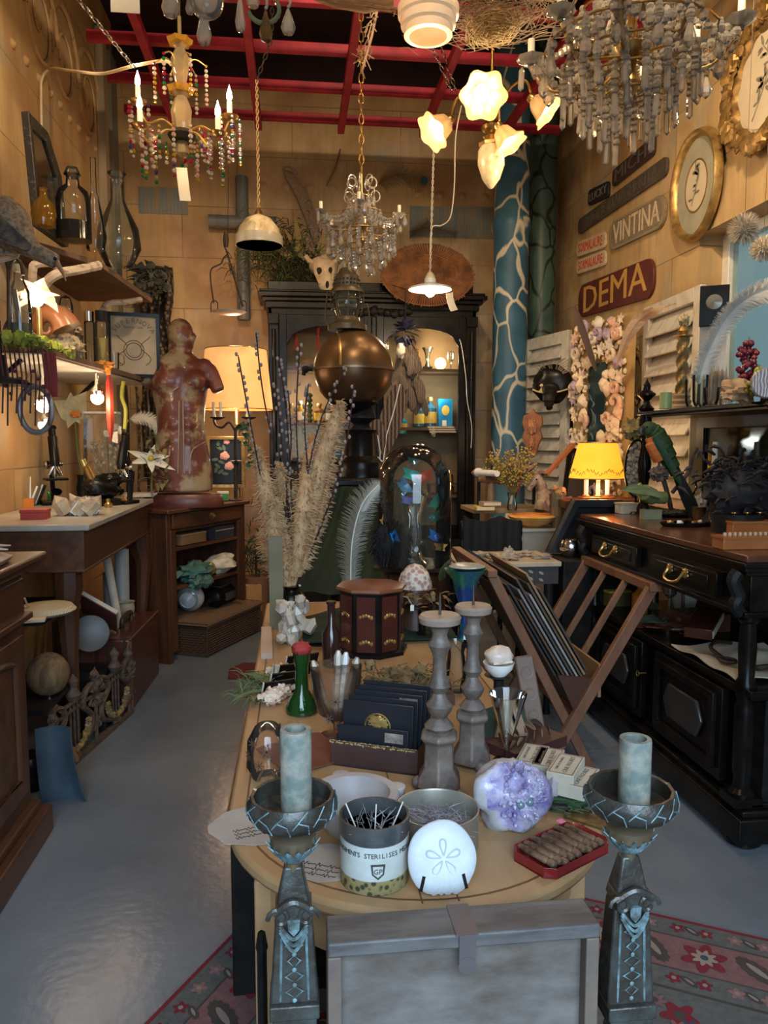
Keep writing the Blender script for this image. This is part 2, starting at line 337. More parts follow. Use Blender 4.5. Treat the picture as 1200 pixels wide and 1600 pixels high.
pg_=PY(846,400,6.5);struct('trim_31',B().lathe([(.125,0),(.125,ZC)],10,(pg_.x,pg_.y,0)),veinmat((.04,.085,.07),(.075,.14,.10),(.012,.02,.018),4.5,.05,(1,1,.7)))
# ================= things hanging from the ceiling =================
def up(p,z=None):return V((p[0],p[1],ZG if z is None else z))
def drop_b(L,W,n=6):return B().lathe([(0,-L),(W*.42,-L*.78),(W*.5,-L*.6),(W*.2,-L*.12),(0,0)],n)
def prism_b(L,W):return B().lathe([(0,-L),(W*.5,-L*.86),(W*.5,-L*.16),(0,0)],6)
def oct_b(r):return B().at(rot=(pi/2,0,0)).lathe([(0,-r*.3),(r*.6,-r*.3),(r,0),(r*.6,r*.3),(0,r*.3)],8)
def beads(pts,r,b=None,cols=None,n=6):
 b=b or B()
 for i,p in enumerate(pts):
  if cols:b.mi=cols[i%len(cols)]if isinstance(cols,list)else cols()
  q=r*(.8+.4*((i*37)%5)/4);b.sph(p,(q,q,q*1.05),n,4)
 return b
def nlen(a,c,st):return max(3,int((V(a)-V(c)).length/st))
def place(o,parent,loc,rz=0):c=o.copy();C.objects.link(c);c.parent=parent;c.location=loc;c.rotation_euler=(rnd.uniform(-.06,.06),rnd.uniform(-.06,.06),rz);return c
def chandelier(label,loc,R,arms,rings,lvls,name='crystal_chandelier',lit=0,drops='m',cup=1,armz=None,top=.9,seed=1,zc=None,crown=False):
 t=thing(name,label,'chandelier',loc);rr=random.Random(seed);s=R
 build('stem',B().lathe([(0,-.34*s),(.05*s,-.3*s),(.10*s,-.2*s),(.06*s,-.1*s),(.05*s,.02*s),(.13*s,.08*s),(.15*s,.13*s),(.05*s,.2*s),(.045*s,.5*s),(.09*s,.56*s),(.03*s,.65*s),(.02*s,top*s)],14),BRS,t)
 ends=[]
 for i in range(arms):
  a=2*pi*(i+.35)/arms;d=V((math.cos(a),math.sin(a),0));z0=(armz[i%len(armz)]if armz else 0)*s;q=R*(.95 if i%2 else .8)
  e=d*q+V((0,0,z0+.12*s));ends.append(e);arm=B().tube(bez([(0,0,.06*s),d*q*.35+V((0,0,z0-.12*s)),d*q*.75+V((0,0,z0-.16*s)),e]),.018*s,6)
  ar=build('arm',arm,BRS,t)
  build('drip_cup',B().lathe([(.02*s,0),(.06*s,.015*s),(.12*s,.05*s),(.14*s,.085*s),(.125*s,.085*s),(.05*s,.03*s)],14,e,flute=.07,nf=7),CRY,t)
  build('candle_sleeve',B().lathe([(.035*s,.03*s),(.035*s,.26*s),(0,.265*s)],10,e),WAX,t)
  if lit:
   build('flame_bulb',B().lathe([(.02*s,.27*s),(.036*s,.31*s),(.03*s,.36*s),(.008*s,.46*s),(0,.49*s)],10,e),BULB,t);light('candle_light','POINT',V(loc)+e+V((0,0,.55*s)),lit,WARM,.02)
 pro={'d':build('crystal_drop',drop_b(.24*s,.12*s),CRY,t,sm=False),'p':build('crystal_prism',prism_b(.25*s,.06*s),CRY,t,sm=False),'o':build('crystal_octagon',oct_b(.075*s),CRY,t,sm=False)}
 first={k_:1 for k_ in pro};cnt=0
 def hang(kd,p,rz):
  nonlocal cnt
  if cnt>97:return
  cnt+=1
  if first[kd]:pro[kd].location=p;pro[kd].rotation_euler=(0,0,rz);first[kd]=0
  else:place(pro[kd],t,p,rz)
 for(r_,z_,n_,kd,hgt)in lvls:
  b=B().tube([(r_*R*math.cos(q*pi/12),r_*R*math.sin(q*pi/12),z_*s)for q in range(24)],.012*s,5,True);build('hoop',b,BRS,t)
  for i in range(n_):
   a=2*pi*(i+rr.random()*.5)/n_;p=V((r_*R*math.cos(a),r_*R*math.sin(a),z_*s));h=hgt*s*rr.uniform(.6,1.2)
   pts=[p-V((0,0,h*j/nlen((0,0,0),(0,0,h),.055*s)))for j in range(nlen((0,0,0),(0,0,h),.055*s)+1)]
   build('bead_string',beads(pts,.040*s),CRY,t,sm=False);hang(kd,pts[-1],a+pi/2)
 for e in ends:
  for(r2,z2)in rings:
   d=e.copy();d.z=0;d.normalize();q=d*(r2*R)+V((0,0,z2*s));n=nlen(e,q,.06*s);build('bead_swag',beads(sag(e,q,.14*s,n),.040*s),CRY,t,sm=False)
  for j in range(3):
   a=2*pi*j/3;p=e+V((.12*s*math.cos(a),.12*s*math.sin(a),.05*s));hang('d' if j==0 else 'p',p,a)
 for i in range(len(ends)):
  e,q=ends[i],ends[(i+1)%len(ends)];n=nlen(e,q,.065*s);build('bead_swag',beads(sag(e,q,.22*s,n),.042*s),CRY,t,sm=False)
 for kd in pro:
  if first[kd]:hang(kd,V((0,0,-.34*s)),0)
 return t
# big crystal chandelier, top right
p=PY(985,96,2.75)
tc_=chandelier('large crystal chandelier thick with prisms and beads, beside the gilt oval frames',p,.375,8,[(.1,.7),(.3,-.12),(.15,.2)],[(.62,-.02,20,'p',.24),(.42,-.16,18,'p',.26),(.22,-.30,9,'p',.3),(.8,.12,14,'d',.14),(.5,.42,14,'o',.3),(.33,.7,12,'d',.2)],armz=[.1,.0],top=2.4,seed=3)
# middle crystal chandelier on a long chain
p=PY(565,362,4.0)
tm=chandelier('crystal chandelier with ivory candles hanging on a chain before the black wardrobe',p,.235,6,[(.1,.55),(.3,-.2)],[(.72,-.06,18,'d',.22),(.5,-.24,16,'d',.25),(.24,-.42,8,'d',.25),(.42,.4,14,'o',.3),(.28,.7,10,'o',.2)],armz=[.12,.2,.02],top=1.25,seed=5)
b=B();s=.235
for i in range(14):
 a=2*pi*i/7;z=.75*s+(i>6)*.28*s;q=(.30-(i>6)*.07)*s;c_=V((q*math.cos(a),q*math.sin(a),z))
 b.tube([c_+V((math.cos(a)*.10*s*math.cos(t),math.sin(a)*.10*s*math.cos(t),.12*s*math.sin(t)))for t in[x*pi/5 for x in range(10)]],.014*s,5,True)
build('crown_rings',b,CRY,tm)
build('chain',chain(B(),(0,0,1.2*s),(0,0,ZG-p.z+.05),.022,.0035),BRS,tm)
# coloured bead chandelier with lit candles
CG=[CRY,glassm((.55,.02,.10),1.7,.5),glassm((.02,.30,.12),1.7,.5),glassm((.75,.50,.05),1.7,.4),glassm((.10,.08,.38),1.7,.5),glassm((.85,.62,.52),1.6,.4)]
p=PY(284,205,3.75);s=.24
t=thing('beaded_chandelier','chandelier hung with coloured glass beads, four flame bulbs lit','chandelier',p)
build('baluster',B().lathe([(0,-.12),(.03,-.1),(.02,-.02),(.038,.02),(.045,.09),(.025,.15),(.05,.17),(.022,.2),(.034,.26),(.04,.32),(.02,.36),(.045,.385),(.03,.4),(.008,.42),(.008,.5)],12,flute=.06,nf=6),glassm((.85,.70,.45),1.6,.35),t)
[build('amber_cup',B().lathe(q_,14,flute=.1,nf=7),glassm((.8,.45,.06),1.6,.5),t)for q_ in([(.02,.155),(.05,.165),(.06,.19),(.05,.18)],[(.02,.37),(.05,.38),(.055,.4),(.03,.39)])]
build('hub',B().lathe([(0,-.05),(.05,-.045),(.065,-.02),(.05,0),(0,.01)],16),BLKM,t)
build('suspension_cord',B().tube([(0,0,.48),(.004,.01,ZG-p.z)],.006),IRON,t)
cols=lambda:rnd.choice([0,0,0,0,1,2,3,5,5,4])
for i,(ex,ey,dy)in enumerate([(216,162,.1),(219,200,-.17),(359,186,-.05),(341,212,-.2),(300,205,.2)]):
 e=PY(ex,ey,p.y+dy)-p;d=V((e.x,e.y,0)).normalized()
 build('arm',B().tube(bez([(0,0,-.02),e*.4+V((0,0,-.0)),e*.8+V((0,0,-.06)),e]),.005,6),GOLD,t)
 build('drip_cup',B().lathe([(.01,-.01),(.034,0),(.042,.012),(.034,.012),(.012,.004)],12,e),BRS,t)
 if i<4:
  build('candle_sleeve',B().lathe([(.0125,0),(.0125,.075),(0,.077)],10,e),WAX,t)
  build('flame_bulb',B().lathe([(.006,.077),(.013,.092),(.012,.11),(.004,.135),(0,.15)],10,e),BULB,t);light('candle_light','POINT',p+e+V((0,-.03,.17)),2.4,WARM,.02)
 for j in range(5):
  a=2*pi*j/5;q=e+V((.045*math.cos(a),.045*math.sin(a),-.005));n=rnd.randint(6,11)
  build('bead_string',beads([q-V((0,0,.021*k_))for k_ in range(n)],.0088,cols=cols),CG,t)
for i in range(11):
 a=2*pi*i/11;q=V((.13*math.cos(a),.13*math.sin(a),-.02));n=rnd.randint(5,11);build('bead_string',beads([q-V((0,0,.022*k_))for k_ in range(n)],.009,cols=cols),CG,t)
for i in range(6):
 a=2*pi*i/6;q=V((.115*math.cos(a),.115*math.sin(a),.29));build('upper_arm',B().tube(bez([(0,0,.24),q*.5+V((0,0,.17)),q]),.003,5),GOLD,t)
 build('bead_string',beads([q-V((0,0,.021*k_))for k_ in range(9)],.0085,cols=cols),CG,t)
b=B();q=PY(283,262,p.y-.02)-p;o_=mpp(p)
tg=build('paper_price_tag',b.surf(lambda u,v:q+V((o_*(-8+17*v+5*u),-.004*math.sin(3*u),-o_*50*u)),6,2,.0008),PAP,t)
# near clear chandelier cut by the top edge
p=PY(345,-90,2.1);o_=mpp(p)
t=thing('glass_chandelier','clear blown-glass chandelier with big pear drops, cut by the top edge','chandelier',p)
build('hub',B().lathe([(0,-.05),(.03,-.03),(.05,0),(.03,.05),(.01,.2),(.01,ZG-p.z)],14),CHR,t)
for(x,y,L,W,top)in((265,26,62,28,-36),(318,70,60,24,8),(322,24,50,56,-26),(375,50,62,17,-10),(296,22,36,14,-14),(450,54,44,24,12),(415,66,50,22,14),(395,12,40,22,-30)):
 a=PY(x,top,p.y)-p;Lh=(y-top)*o_;e=V((a.x,a.y,a.z))
 build('arm',B().tube(bez([(0,0,0),V((a.x*.5,0,.02)),V((a.x,0,a.z+.03)),e]),.004,6),CRY,t)
 if W>50:build('glass_ball',B().at(loc=e-V((0,0,Lh*.5))).sph((0,0,0),W*o_/2,14,10),CRY,t)
 else:build('pear_drop',B().at(loc=e).lathe([(0,-Lh),(W*o_*.36,-Lh*.93),(W*o_*.5,-Lh*.72),(W*o_*.3,-Lh*.35),(W*o_*.12,-Lh*.08),(0,0)],8),CRY if x!=415 else glassm((.45,.30,.12),1.6,.4),t)
a=PY(412,14,p.y)-p;build('curled_arm',B().tube([a+V((.04*math.cos(q*.35+3.4),0,.035*math.sin(q*.35+3.4)))for q in range(11)],.006,6),glassm((.6,.7,.5),1.6,.3),t)
# card hanging top left
p=PY(196,20,2.9);o_=mpp(p)
one('hanging_card',B().box((0,0,22*o_),(44*o_,.002,44*o_)).tube([(0,0,44*o_),(.01,0,1.0)],.0012,4),PAP,'blank cream card hanging at the top edge of the picture','card',p)
# cable sweeping from the left wall, and steel chain
pts=[PX(65,205,XL+.02),PX(64,150,XL+.02),PX(66,122,XL+.03),PX(80,107,XL+.06)]+[PY(x,y,Y)for x,y,Y in((115,111,4.1),(160,115,4.0),(205,104,3.85),(255,95,3.75),(268,102,3.75))]
one('electric_cable',B().tube(bez(pts,6),.0075),M((.62,.5,.32),None,r=.5),'cream electric cable looping from the left wall to the beaded chandelier','cable')
one('hanging_chain',chain(B(),PY(112,-14,3.3),PY(210,106,3.75),.016,.0035),CHR,'steel chain slanting down across the upper left wall','chain')
# marbled glass bell lamp
def pend_shell(pr,t=.004,n=28,**k):return B().shell(pr,t,n,**k)
p=PY(405,384,4.25);o_=mpp(p);r=36*o_
t=thing('bell_lamp','unlit marbled cream glass bell lamp hanging before the grey cross','lamp',p)
MARB=M((.78,.66,.42),(.50,.36,.18),r=.2,s=26,st=(1,1,.25),b=.0,e=0,sss=.3,lo=.45,hi=.7)
build('glass_shade',B().lathe([(r,0),(r*.98,r*.3),(r*.85,r*.75),(r*.55,r*1.12),(r*.15,r*1.3),(r*.15,r*1.27),(r*.5,r*1.08),(r*.82,r*.7),(r*.95,r*.28),(r*.97,0)],28,flute=.012,nf=14),MARB,t)
build('shade_band',B().lathe([(r*1.01,0),(r*1.02,r*.03),(r*1.0,r*.42),(r*.99,r*.42),(r*1.0,0)],28,flute=.012,nf=14),M((.6,.55,.42),(.45,.40,.28),r=.25),t)
build('brass_cap',B().lathe([(r*.2,r*1.26),(r*.14,r*1.45),(r*.05,r*1.6),(0,r*1.62)],12),BRS,t)
b=B();a=V((0,0,r*1.6));h=PY(405,125,4.25).z-p.z
for k_ in(0,pi):b.tube([a+V((.006*math.cos(k_+i*.9),.006*math.sin(k_+i*.9),(h-a.z)*i/60))for i in range(61)],.0035,4)
build('twisted_cord',b,M((.45,.3,.14),None,r=.6),t);q=PY(424,62,4.25)-p
build('chain',chain(chain(B(),(0,0,h),q,.016,.003),q,(q.x+.01,0,ZG-p.z),.016,.003),IRON,t)
# enamel disc pendant
p=PY(672,453,5.0);o_=mpp(p);r=34*o_
t=thing('enamel_pendant_lamp','lit white enamel disc lamp hanging over the wardrobe','lamp',p)
build('enamel_shade',B().shell([(r,0),(r*.98,.012),(r*.55,r*.22),(r*.28,r*.3),(r*.26,r*.5)][::1],.003,28),M((.72,.78,.74),None,r=.3),t)
build('socket',B().lathe([(r*.26,r*.45),(r*.22,r*.62),(r*.1,r*.8),(0,r*.82)],14),M((.72,.62,.42),None),t)
build('bulb',B().sph((0,0,-.01),.035,14,10),BULBW,t);light('pendant_light','POINT',p-V((0,0,.07)),11,WARM2,.03)
b=B();c1=PY(678,222,5.0)-p
for k_ in(0,pi):b.tube([V((0,0,r*.8)).lerp(c1,i/70)+V((.005*math.cos(k_+i*.9),.005*math.sin(k_+i*.9),0))for i in range(71)],.0032,4)
build('twisted_cord',b.tube(bez([PY(x,y,5.0)-p for x,y in((721,165),(712,215),(710,290),(704,338),(690,352),(675,356),(672,395))],6),.0045,5),M((.75,.68,.55),None),t)
build('steel_wire',B().tube([c1,PY(680,140,5.0)-p],.002,4),CHR,t)
q=PY(706,143,5.0)-p;q2=PY(675,72,5.0)-p;build('chain',chain(chain(B(),q,q2,.018,.0035),q+V((.03,0,0)),q2+V((.05,0,.02)),.018,.0035),CHR,t)
b=B();q=PY(694,460,5.0)-p
build('paper_tag',B().surf(lambda u,v:q+V((o_*(2+11*v+8*u*u),-.02,-o_*(27*u-3*v))),5,2,.001),PAP,t)
# amber glass shade at the top
p=PY(669,58,2.9);o_=mpp(p);r=46*o_
t=thing('amber_shade_lamp','stepped amber glass lamp glowing at the top edge','lamp',p)
SHG=M((1,.66,.36),(1,.76,.5),e=.22,r=.25,s=5,b=0)
pr=[(r*.70,0),(r*.82,r*.03),(r*.84,r*.30),(r*.93,r*.34),(r*.95,r*.62),(r*1.03,r*.66),(r*1.04,r*.95),(r*.9,r*1.2),(r*.5,r*1.5)]
build('glass_shade',B().lathe(pr+[(a*.93,b_)for a,b_ in pr[::-1]]+[(r*.62,0)],36),SHG,t)
build('bulb',B().sph((0,0,r*.55),r*.30,16,12),M((1,.82,.5),e=7),t);build('cord',B().tube([(0,0,r*1.4),(0,0,ZG-p.z)],.006),IRON,t)
light('amber_light','POINT',p-V((0,0,.04)),5,WARM,.06)
# flower lamp
p=PY(768,205,3.9);o_=mpp(p)
t=thing('flower_lamp','brass lamp with four lit flower-shaped glass shades and frosted centre bud','lamp',p)
build('stem',B().lathe([(0,-.06),(.03,-.05),(.045,-.03),(.03,-.015),(.05,0),(.055,.02),(.03,.05),(.02,.1),(.009,.14),(.009,ZG-p.z)],14).tube(bez([(-.03,0,.05),(-.025,0,.13),(0,0,.3)]),.006).tube(bez([(.03,0,.05),(.025,0,.13),(0,0,.3)]),.006),BRS,t)
build('centre_bud',B().lathe([(.045,-.055),(.066,-.1),(.068,-.16),(.045,-.23),(.012,-.275),(0,-.28)],20,flute=.02,nf=10),M((.62,.52,.32),(.50,.40,.22),r=.2,s=40,b=.3,e=.03),t)
build('bud_cap',B().lathe([(.06,-.075),(.062,-.06),(.03,-.045),(.02,-.03)],16,flute=.06,nf=8),GOLD,t)
for(x,y,dy,dx,dz,sc_)in((752,146,-.22,-.02,-.35,1.12),(686,200,.0,-.72,-.55,1.0),(848,168,.05,.6,-.6,.95),(792,218,-.1,.45,-.8,.9)):
 e=PY(x,y,p.y+dy)-p;d=V((dx,-.55 if dy<-.1 else-.25,dz)).normalized();bk=e-d*.07
 build('arm',B().tube(bez([(0,0,.02),bk*.35+V((0,0,.13)),bk*.8+V((0,0,.12)),bk]),.007,6),BRS,t)
 b=B();b.M=frame(d,bk);q=.082*sc_;pr=[(q*.25,0),(q*.55,q*.3),(q*.7,q*.75),(q*.8,q*1.1),(q*1.15,q*1.45)]
 b.lathe(pr+[(a_*.95,z_)for a_,z_ in pr[::-1]],42,flute=.10,nf=6);fs=build('flower_shade',b,M((.62,.36,.13),(.72,.45,.2),e=.22,r=.3,s=20,b=0),t)
 b=B();b.M=frame(d,bk);b.lathe([(q*.3,-.02),(q*.34,0),(q*.2,q*.25),(0,q*.3)],12);build('shade_holder',b,BRS,t)
 build('bulb',B().sph(e+d*.0,.034*sc_,14,10),BULBW,t);light('flower_light','POINT',p+e+d*.26,6,WARM2,.04)
# twig nest and bark at the top
p=PY(762,12,3.3);o_=mpp(p);b=B();rr=random.Random(4)
for i in range(420):
 a=rr.uniform(0,2*pi);q=rr.gauss(.16,.075);z=rr.gauss(0,.04)+.02;L=rr.uniform(.05,.16);da=rr.uniform(-.5,.5)
 c_=V((q*math.cos(a)*1.35,q*math.sin(a),z));d=V((-math.sin(a+da),math.cos(a+da),rr.uniform(-.3,.3)))*L
 b.tube([c_-d,c_+V((0,0,rr.uniform(-.01,.02))),c_+d],[.0015,.0024,.001],3)
one('twig_nest',b,M((.16,.10,.06),(.30,.21,.13),r=.8),'round nest of dry twigs hung above the flower lamp','nest',p)
p=PY(768,55,3.3);b=B()
for i in range(200):
 a=rr.uniform(0,2*pi);q=rr.uniform(.02,.12);c_=V((q*math.cos(a),q*math.sin(a),rr.uniform(-.03,.05)+q*.3));d=V((-math.sin(a),math.cos(a),rr.uniform(-.2,.4)))*.05;b.tube([c_-d,c_,c_+d],.002,3)
one('straw_bundle',b,M((.40,.28,.12),(.25,.17,.07),r=.8),'ball of tangled straw below the twig nest','straw',p)
p=PY(560,6,3.2);b=B().tube([(-.19,0,.04),(-.1,0,.018),(.03,.02,.012),(.14,.03,.03)],[.03,.036,.034,.02],9)
for i in range(16):a=rr.uniform(-.18,.1);b.tube([(a,rr.uniform(-.03,.03),-.01),(a+.12,rr.uniform(-.03,.03),-.018+rr.uniform(-.01,.02))],.003,3)
one('bark_log',b,M((.33,.20,.10),(.18,.10,.05),r=.85,s=14,st=(.4,2,2),b=.6),'short split log lying across the red beams','wood',p)
p=PY(584,14,4.3);b=B();e=PY(566,100,4.3)-p
for i in range(46):
 u=rr.random();c_=e*u+V((rr.gauss(0,.012),rr.gauss(0,.012),0));b.tube([c_,c_+V((rr.uniform(-.05,.04),0,rr.uniform(-.08,.08)))],.003,3)
b.tube([(.02,0,0),e*.5+V((.02,0,0)),e+V((0.0,0,-.03))],.008,5)
one('twig_garland',b,M((.14,.07,.05),(.35,.24,.15),r=.8),'dark twig garland tied along the centre red beam','garland',p)
# balance hook and pan
p=PY(354,362,5.4);o_=mpp(p);t=thing('balance_hook','black iron balance arm holding a white pan, hanging left of the cross','scales',p)
q=lambda x,y:PY(x,y,5.4)-p
build('wire',B().tube([q(357,220),q(356,362)],.002,4),IRON,t)
build('iron_hook',B().tube(bez([q(x,y)for x,y in((356,362),(350,372),(351,386),(356,396),(350,402),(345,412),(331,420),(329,436),(334,474))]),.0055,6).tube([q(354,392),q(380,480)],.008,6).lathe([(.014,-.05),(.02,0),(.012,.05)],8,q(353,374)),IRON,t)
for x in(335,380):build('shackle',B().tube(bez([q(x-5,488),q(x-5,474),q(x,470),q(x+5,474),q(x+5,488)]),.004,5),IRON,t)
build('pan',B().lathe([(0,0),(.09,.004),(.115,.016),(.11,.018),(0,.01)],24,q(358,491)),M((.7,.66,.58),None,r=.4),t)
# ================= back wall: cross, wardrobe, feathers =================
p=PY(381,500,YB-.085);o_=mpp(p);tp=PY(381,276,YB-.085);r=9.5*o_
t=thing('painted_cross','large blue-grey cross of painted pipe fixed to the back wall','cross',p)
CG2=M((.10,.125,.14),(.17,.18,.17),r=.5,s=9,st=(2,2,.5),b=.2);zc_=PY(365,347,YB-.085).z-p.z
build('upright',B().lathe([(r,0),(r*1.03,.01),(r,tp.z-p.z-.01),(r*.9,tp.z-p.z)],20),CG2,t)
xa,xb=PY(326,347,YB-.085).x-p.x,PY(432,347,YB-.085).x-p.x
build('crossbar',B().at(loc=(xa,0,zc_),rot=(0,pi/2,0)).lathe([(r*1.05,0),(r*1.05,xb-xa)],20),CG2,t)
def feather(b,pts,W,n=40,seed=0,wisp=1.0,th=.0016,taper=True,side=(1,-1),nrm=None):
 rr=random.Random(seed);pts=bez(pts,6);N=len(pts);b.tube(pts,[th*2.2*(1-.8*i/N)for i in range(N)],4)
 for i in range(n):
  u=(i+.5)/n;k_=int(u*(N-1));q=pts[k_].lerp(pts[min(N-1,k_+1)],u*(N-1)-k_);d=(pts[min(N-1,int(u*(N-1))+1)]-pts[max(0,int(u*(N-1))-1)]).normalized()
  nn=nrm or V((0,-1,0));sd=d.cross(nn).normalized();L=W*(math.sin(pi*(.1+.85*u))**.6 if taper else 1)
  for s_ in side:
   a=rr.uniform(.8,1.15);e=q+(sd*s_*.8+d*.6)*L*a+V((0,0,-.12*L*wisp))+nn*rr.uniform(-.1,.1)*L*wisp;m_=q.lerp(e,.5)+d*L*.12
   b.tube([q,m_,e],[th,th*.8,th*.3],3)
 return b
def vane(b,pts,W,t=.0012,sh=.5):
 pts=bez(pts,6);N=len(pts)-1
 def fn(u,v):
  i=min(N,int(round(u*N)));d=(pts[min(N,i+1)]-pts[max(0,i-1)]).normalized();sd=d.cross(V((0,-1,0))).normalized()
  w_=W*math.sin(pi*min(.985,.03+u*.95))**sh*(v-.5);return pts[i]+sd*w_+V((0,abs(v-.5)*W*.2,0))
 return b.surf(fn,N,4,t)
yb=YB-.06
one('long_feather',vane(vane(B(),[PY(447,268,yb),PY(470,300,yb),PY(488,345,yb),PY(497,385,yb)],.10),[PY(443,262,yb-.01),PY(455,264,yb-.01),PY(465,272,yb-.01)],.04),M((.38,.28,.19),(.25,.17,.11),r=.7,s=60),'pale brown long feather pinned to the back wall left of the middle chandelier','feather')
b=feather(B(),[PY(532,232,yb),PY(524,262,yb),PY(510,290,yb)],.03,26,2);one('dark_feather',b,M((.06,.04,.03),None,r=.8),'thin dark feather upright on the back wall above the dried bouquet','feather')
b=feather(B(),[PY(592,288,yb),PY(625,272,yb),PY(664,283,yb)],.13,60,3,1.6);tq=build('peacock_feather',b,M((.13,.10,.05),(.20,.16,.07),r=.7));tag(tq,'peacock feather with a dark eye spread on the back wall','feather')
q=PY(663,282,yb-.02);build('eye',B().at(loc=q,rot=(pi/2,0,0)).prism(circ(.03,14,1,1.2),.003),M((.02,.10,.12),None,r=.4),tq)
b=feather(feather(B(),[PY(640,362,yb),PY(675,356,yb),PY(712,366,yb)],.1,40,5,2),[PY(640,372,yb),PY(670,346,yb)],.08,20,6)
one('wispy_plume',b,M((.11,.08,.05),None,r=.8),'dark wispy plume on the back wall above the woven disc','feather')
# ---- wardrobe ----
YW=6.2;LX,RX=PY(420,600,YW).x,PY(743,600,YW).x;TZ=PY(590,478,YW).z;W_=RX-LX;DP=.42
wt=thing('display_wardrobe','tall black glazed wardrobe with arched doors against the back wall','cabinet',(LX,YW,0))
b=B();st=.085
b.box((W_/2,DP-.01,TZ/2),(W_,.02,TZ)).box((.015,DP/2,TZ/2),(.03,DP,TZ)).box((W_-.015,DP/2,TZ/2),(.03,DP,TZ)).box((W_/2,DP/2,TZ-.02),(W_,DP,.04)).box((W_/2,DP/2,.3),(W_,DP,.6))
b.box((W_/2,DP/2,1.0),(.03,DP-.02,TZ-.8))
build('carcass',b,BLKM,wt,bev=.002);build('lit_tone_backing',B().box((W_/2,DP-.026,TZ/2+.3),(W_-.06,.01,TZ-.64)),M((.30,.22,.12),(.22,.15,.08),r=.7,s=4),wt)  # tan sheet added at the back, lightened to stand for the lit interior
b=B();zc0=TZ
for i,(o1,h1)in enumerate(((.0,.07),(.02,.05),(.045,.03),(.075,.035),(.06,.02))):b.box((W_/2,DP/2-o1/2,zc0+h1/2-.1),(W_+2*o1,DP+o1,h1));zc0+=h1
b.box((W_/2-.01,DP/2,zc0-.1+.04),(W_-.02,DP-.06,.08));build('cornice',b,BLK,wt,bev=.006)
cz=TZ+.03;b=B()
for k_ in range(11):
 x=W_/2+(k_-5)*.055;b.blob((x,-.04,cz-.085+.012*math.cos(k_*1.2)),(.035,.016,.026*(1+.5*(k_==5))),.3,2,k_,10,6)
build('carved_crest',b,BLKM,wt)
def wdoor(x0,x1,arch):
 z0,z1=.62,TZ-.08;cx=(x0+x1)/2;w=x1-x0;f=B();n=14;gi=.06
 f.box((x0+gi/2,-.0,(z0+z1)/2),(gi,.03,z1-z0)).box((x1-gi/2,-.0,(z0+z1)/2),(gi,.03,z1-z0)).box((cx,0,z0+.05),(w-2*gi,.03,.1))
 za=z1-.24;hw=w/2-gi
 for i in range(n):
  xa_,xb_=-hw+2*hw*i/n,-hw+2*hw*(i+1)/n;ya,yb_=[za+.15*math.sqrt(max(0,1-(x/hw)**2))for x in(xa_,xb_)]
  vs=[(cx+xa_,-.015,ya),(cx+xb_,-.015,yb_),(cx+xb_,-.015,z1),(cx+xa_,-.015,z1)];vs+=[(x,.015,z)for x,y,z in vs]
  f.add(vs,[(0,1,2,3),(7,6,5,4),(0,4,5,1),(3,2,6,7)])
 d=build('door',f,BLK,wt,bev=.004);build('door_glass',B().box((cx,.01,(z0+z1)/2+.02),(w-2*gi+.01,.003,z1-z0-.1)),glassm((.98,.98,.96),1.12,.0),d);return d
sx=st
wdoor(sx,W_/2-.02,1);wdoor(W_/2+.02,W_-sx,1)
b=B()
for x in(sx/2+.002,W_-sx/2-.002):b.box((x,-.012,(TZ+.6)/2-.04),(sx-.01,.05,TZ-.7)).tube([(x,-.045,.7),(x,-.045,TZ-.2)],.018,10)
for x in(sx/2,W_-sx/2):b.box((x,-.03,.66),(sx,.07,.1)).box((x,-.03,TZ-.12),(sx,.07,.08))
b.box((W_/2,-.012,(TZ+.6)/2-.04),(.036,.03,TZ-.7));build('pilasters',b,BLK,wt,bev=.004)
shz=[PY(590,y,YW+.2).z for y in(578,668,772)];shl=[PY(500,y,YW+.2).z for y in(577,661,715)]
for z in shz:build('shelf',B().box((W_*.75-.02,DP/2+.02,z-.012),(W_/2-.06,DP-.05,.024)),M((.11,.065,.035),None),wt)
for z in shl:build('shelf',B().box((W_*.25+.02,DP/2+.02,z-.012),(W_/2-.06,DP-.05,.024)),M((.11,.065,.035),None),wt)
light('cabinet_light','POINT',PY(690,556,YW+.1),10,WARM2,.03);light('cabinet_light','POINT',PY(480,622,YW+.12),5,WARM2,.04);light('cabinet_light','POINT',PY(680,615,YW+.07),3.5,(.9,.85,.7),.03);light('cabinet_light','POINT',PY(480,690,YW+.12),2.2,(.7,.85,1),.03)
SY=YW+.16
def std(x,y,w_,h_,Y=SY):p=PY(x,y,Y);o_=mpp(p);return p,w_*o_,h_*o_
BL1=M((.01,.16,.42),(.02,.30,.55),r=.15,s=8,b=0);LBL=M((.70,.52,.12),(.5,.34,.05),r=.4,s=30);TEAL=M((.02,.32,.42),None,r=.2)
def bottle(name,label,cat,p,w_,h_,mat,capm,lab=None,group=None,neck=.35,shoulder=.62,liq=None):
 t=thing(name,label,cat,p,group=group);r=w_/2
 build('body',B().lathe([(r*.92,0),(r,.02*h_),(r,h_*shoulder),(r*neck,h_*(shoulder+.14)),(r*neck,h_*.88),(0,h_*.88)],16),mat,t)
 build('stopper',B().lathe([(r*neck*1.25,h_*.86),(r*neck*1.4,h_*.93),(r*neck*1.1,h_),(0,h_)],12),capm,t)
 if lab:build('paper_label',B().lathe([(r*1.02,h_*.12),(r*1.02,h_*.5)],16,a0=-pi*.85,a1=-pi*.15),lab,t)
 if liq:build('liquid',B().lathe([(r*.85,.02*h_),(r*.85,h_*liq),(0,h_*liq)],14),BL1 if liq>.3 else TEAL,t)
 return t
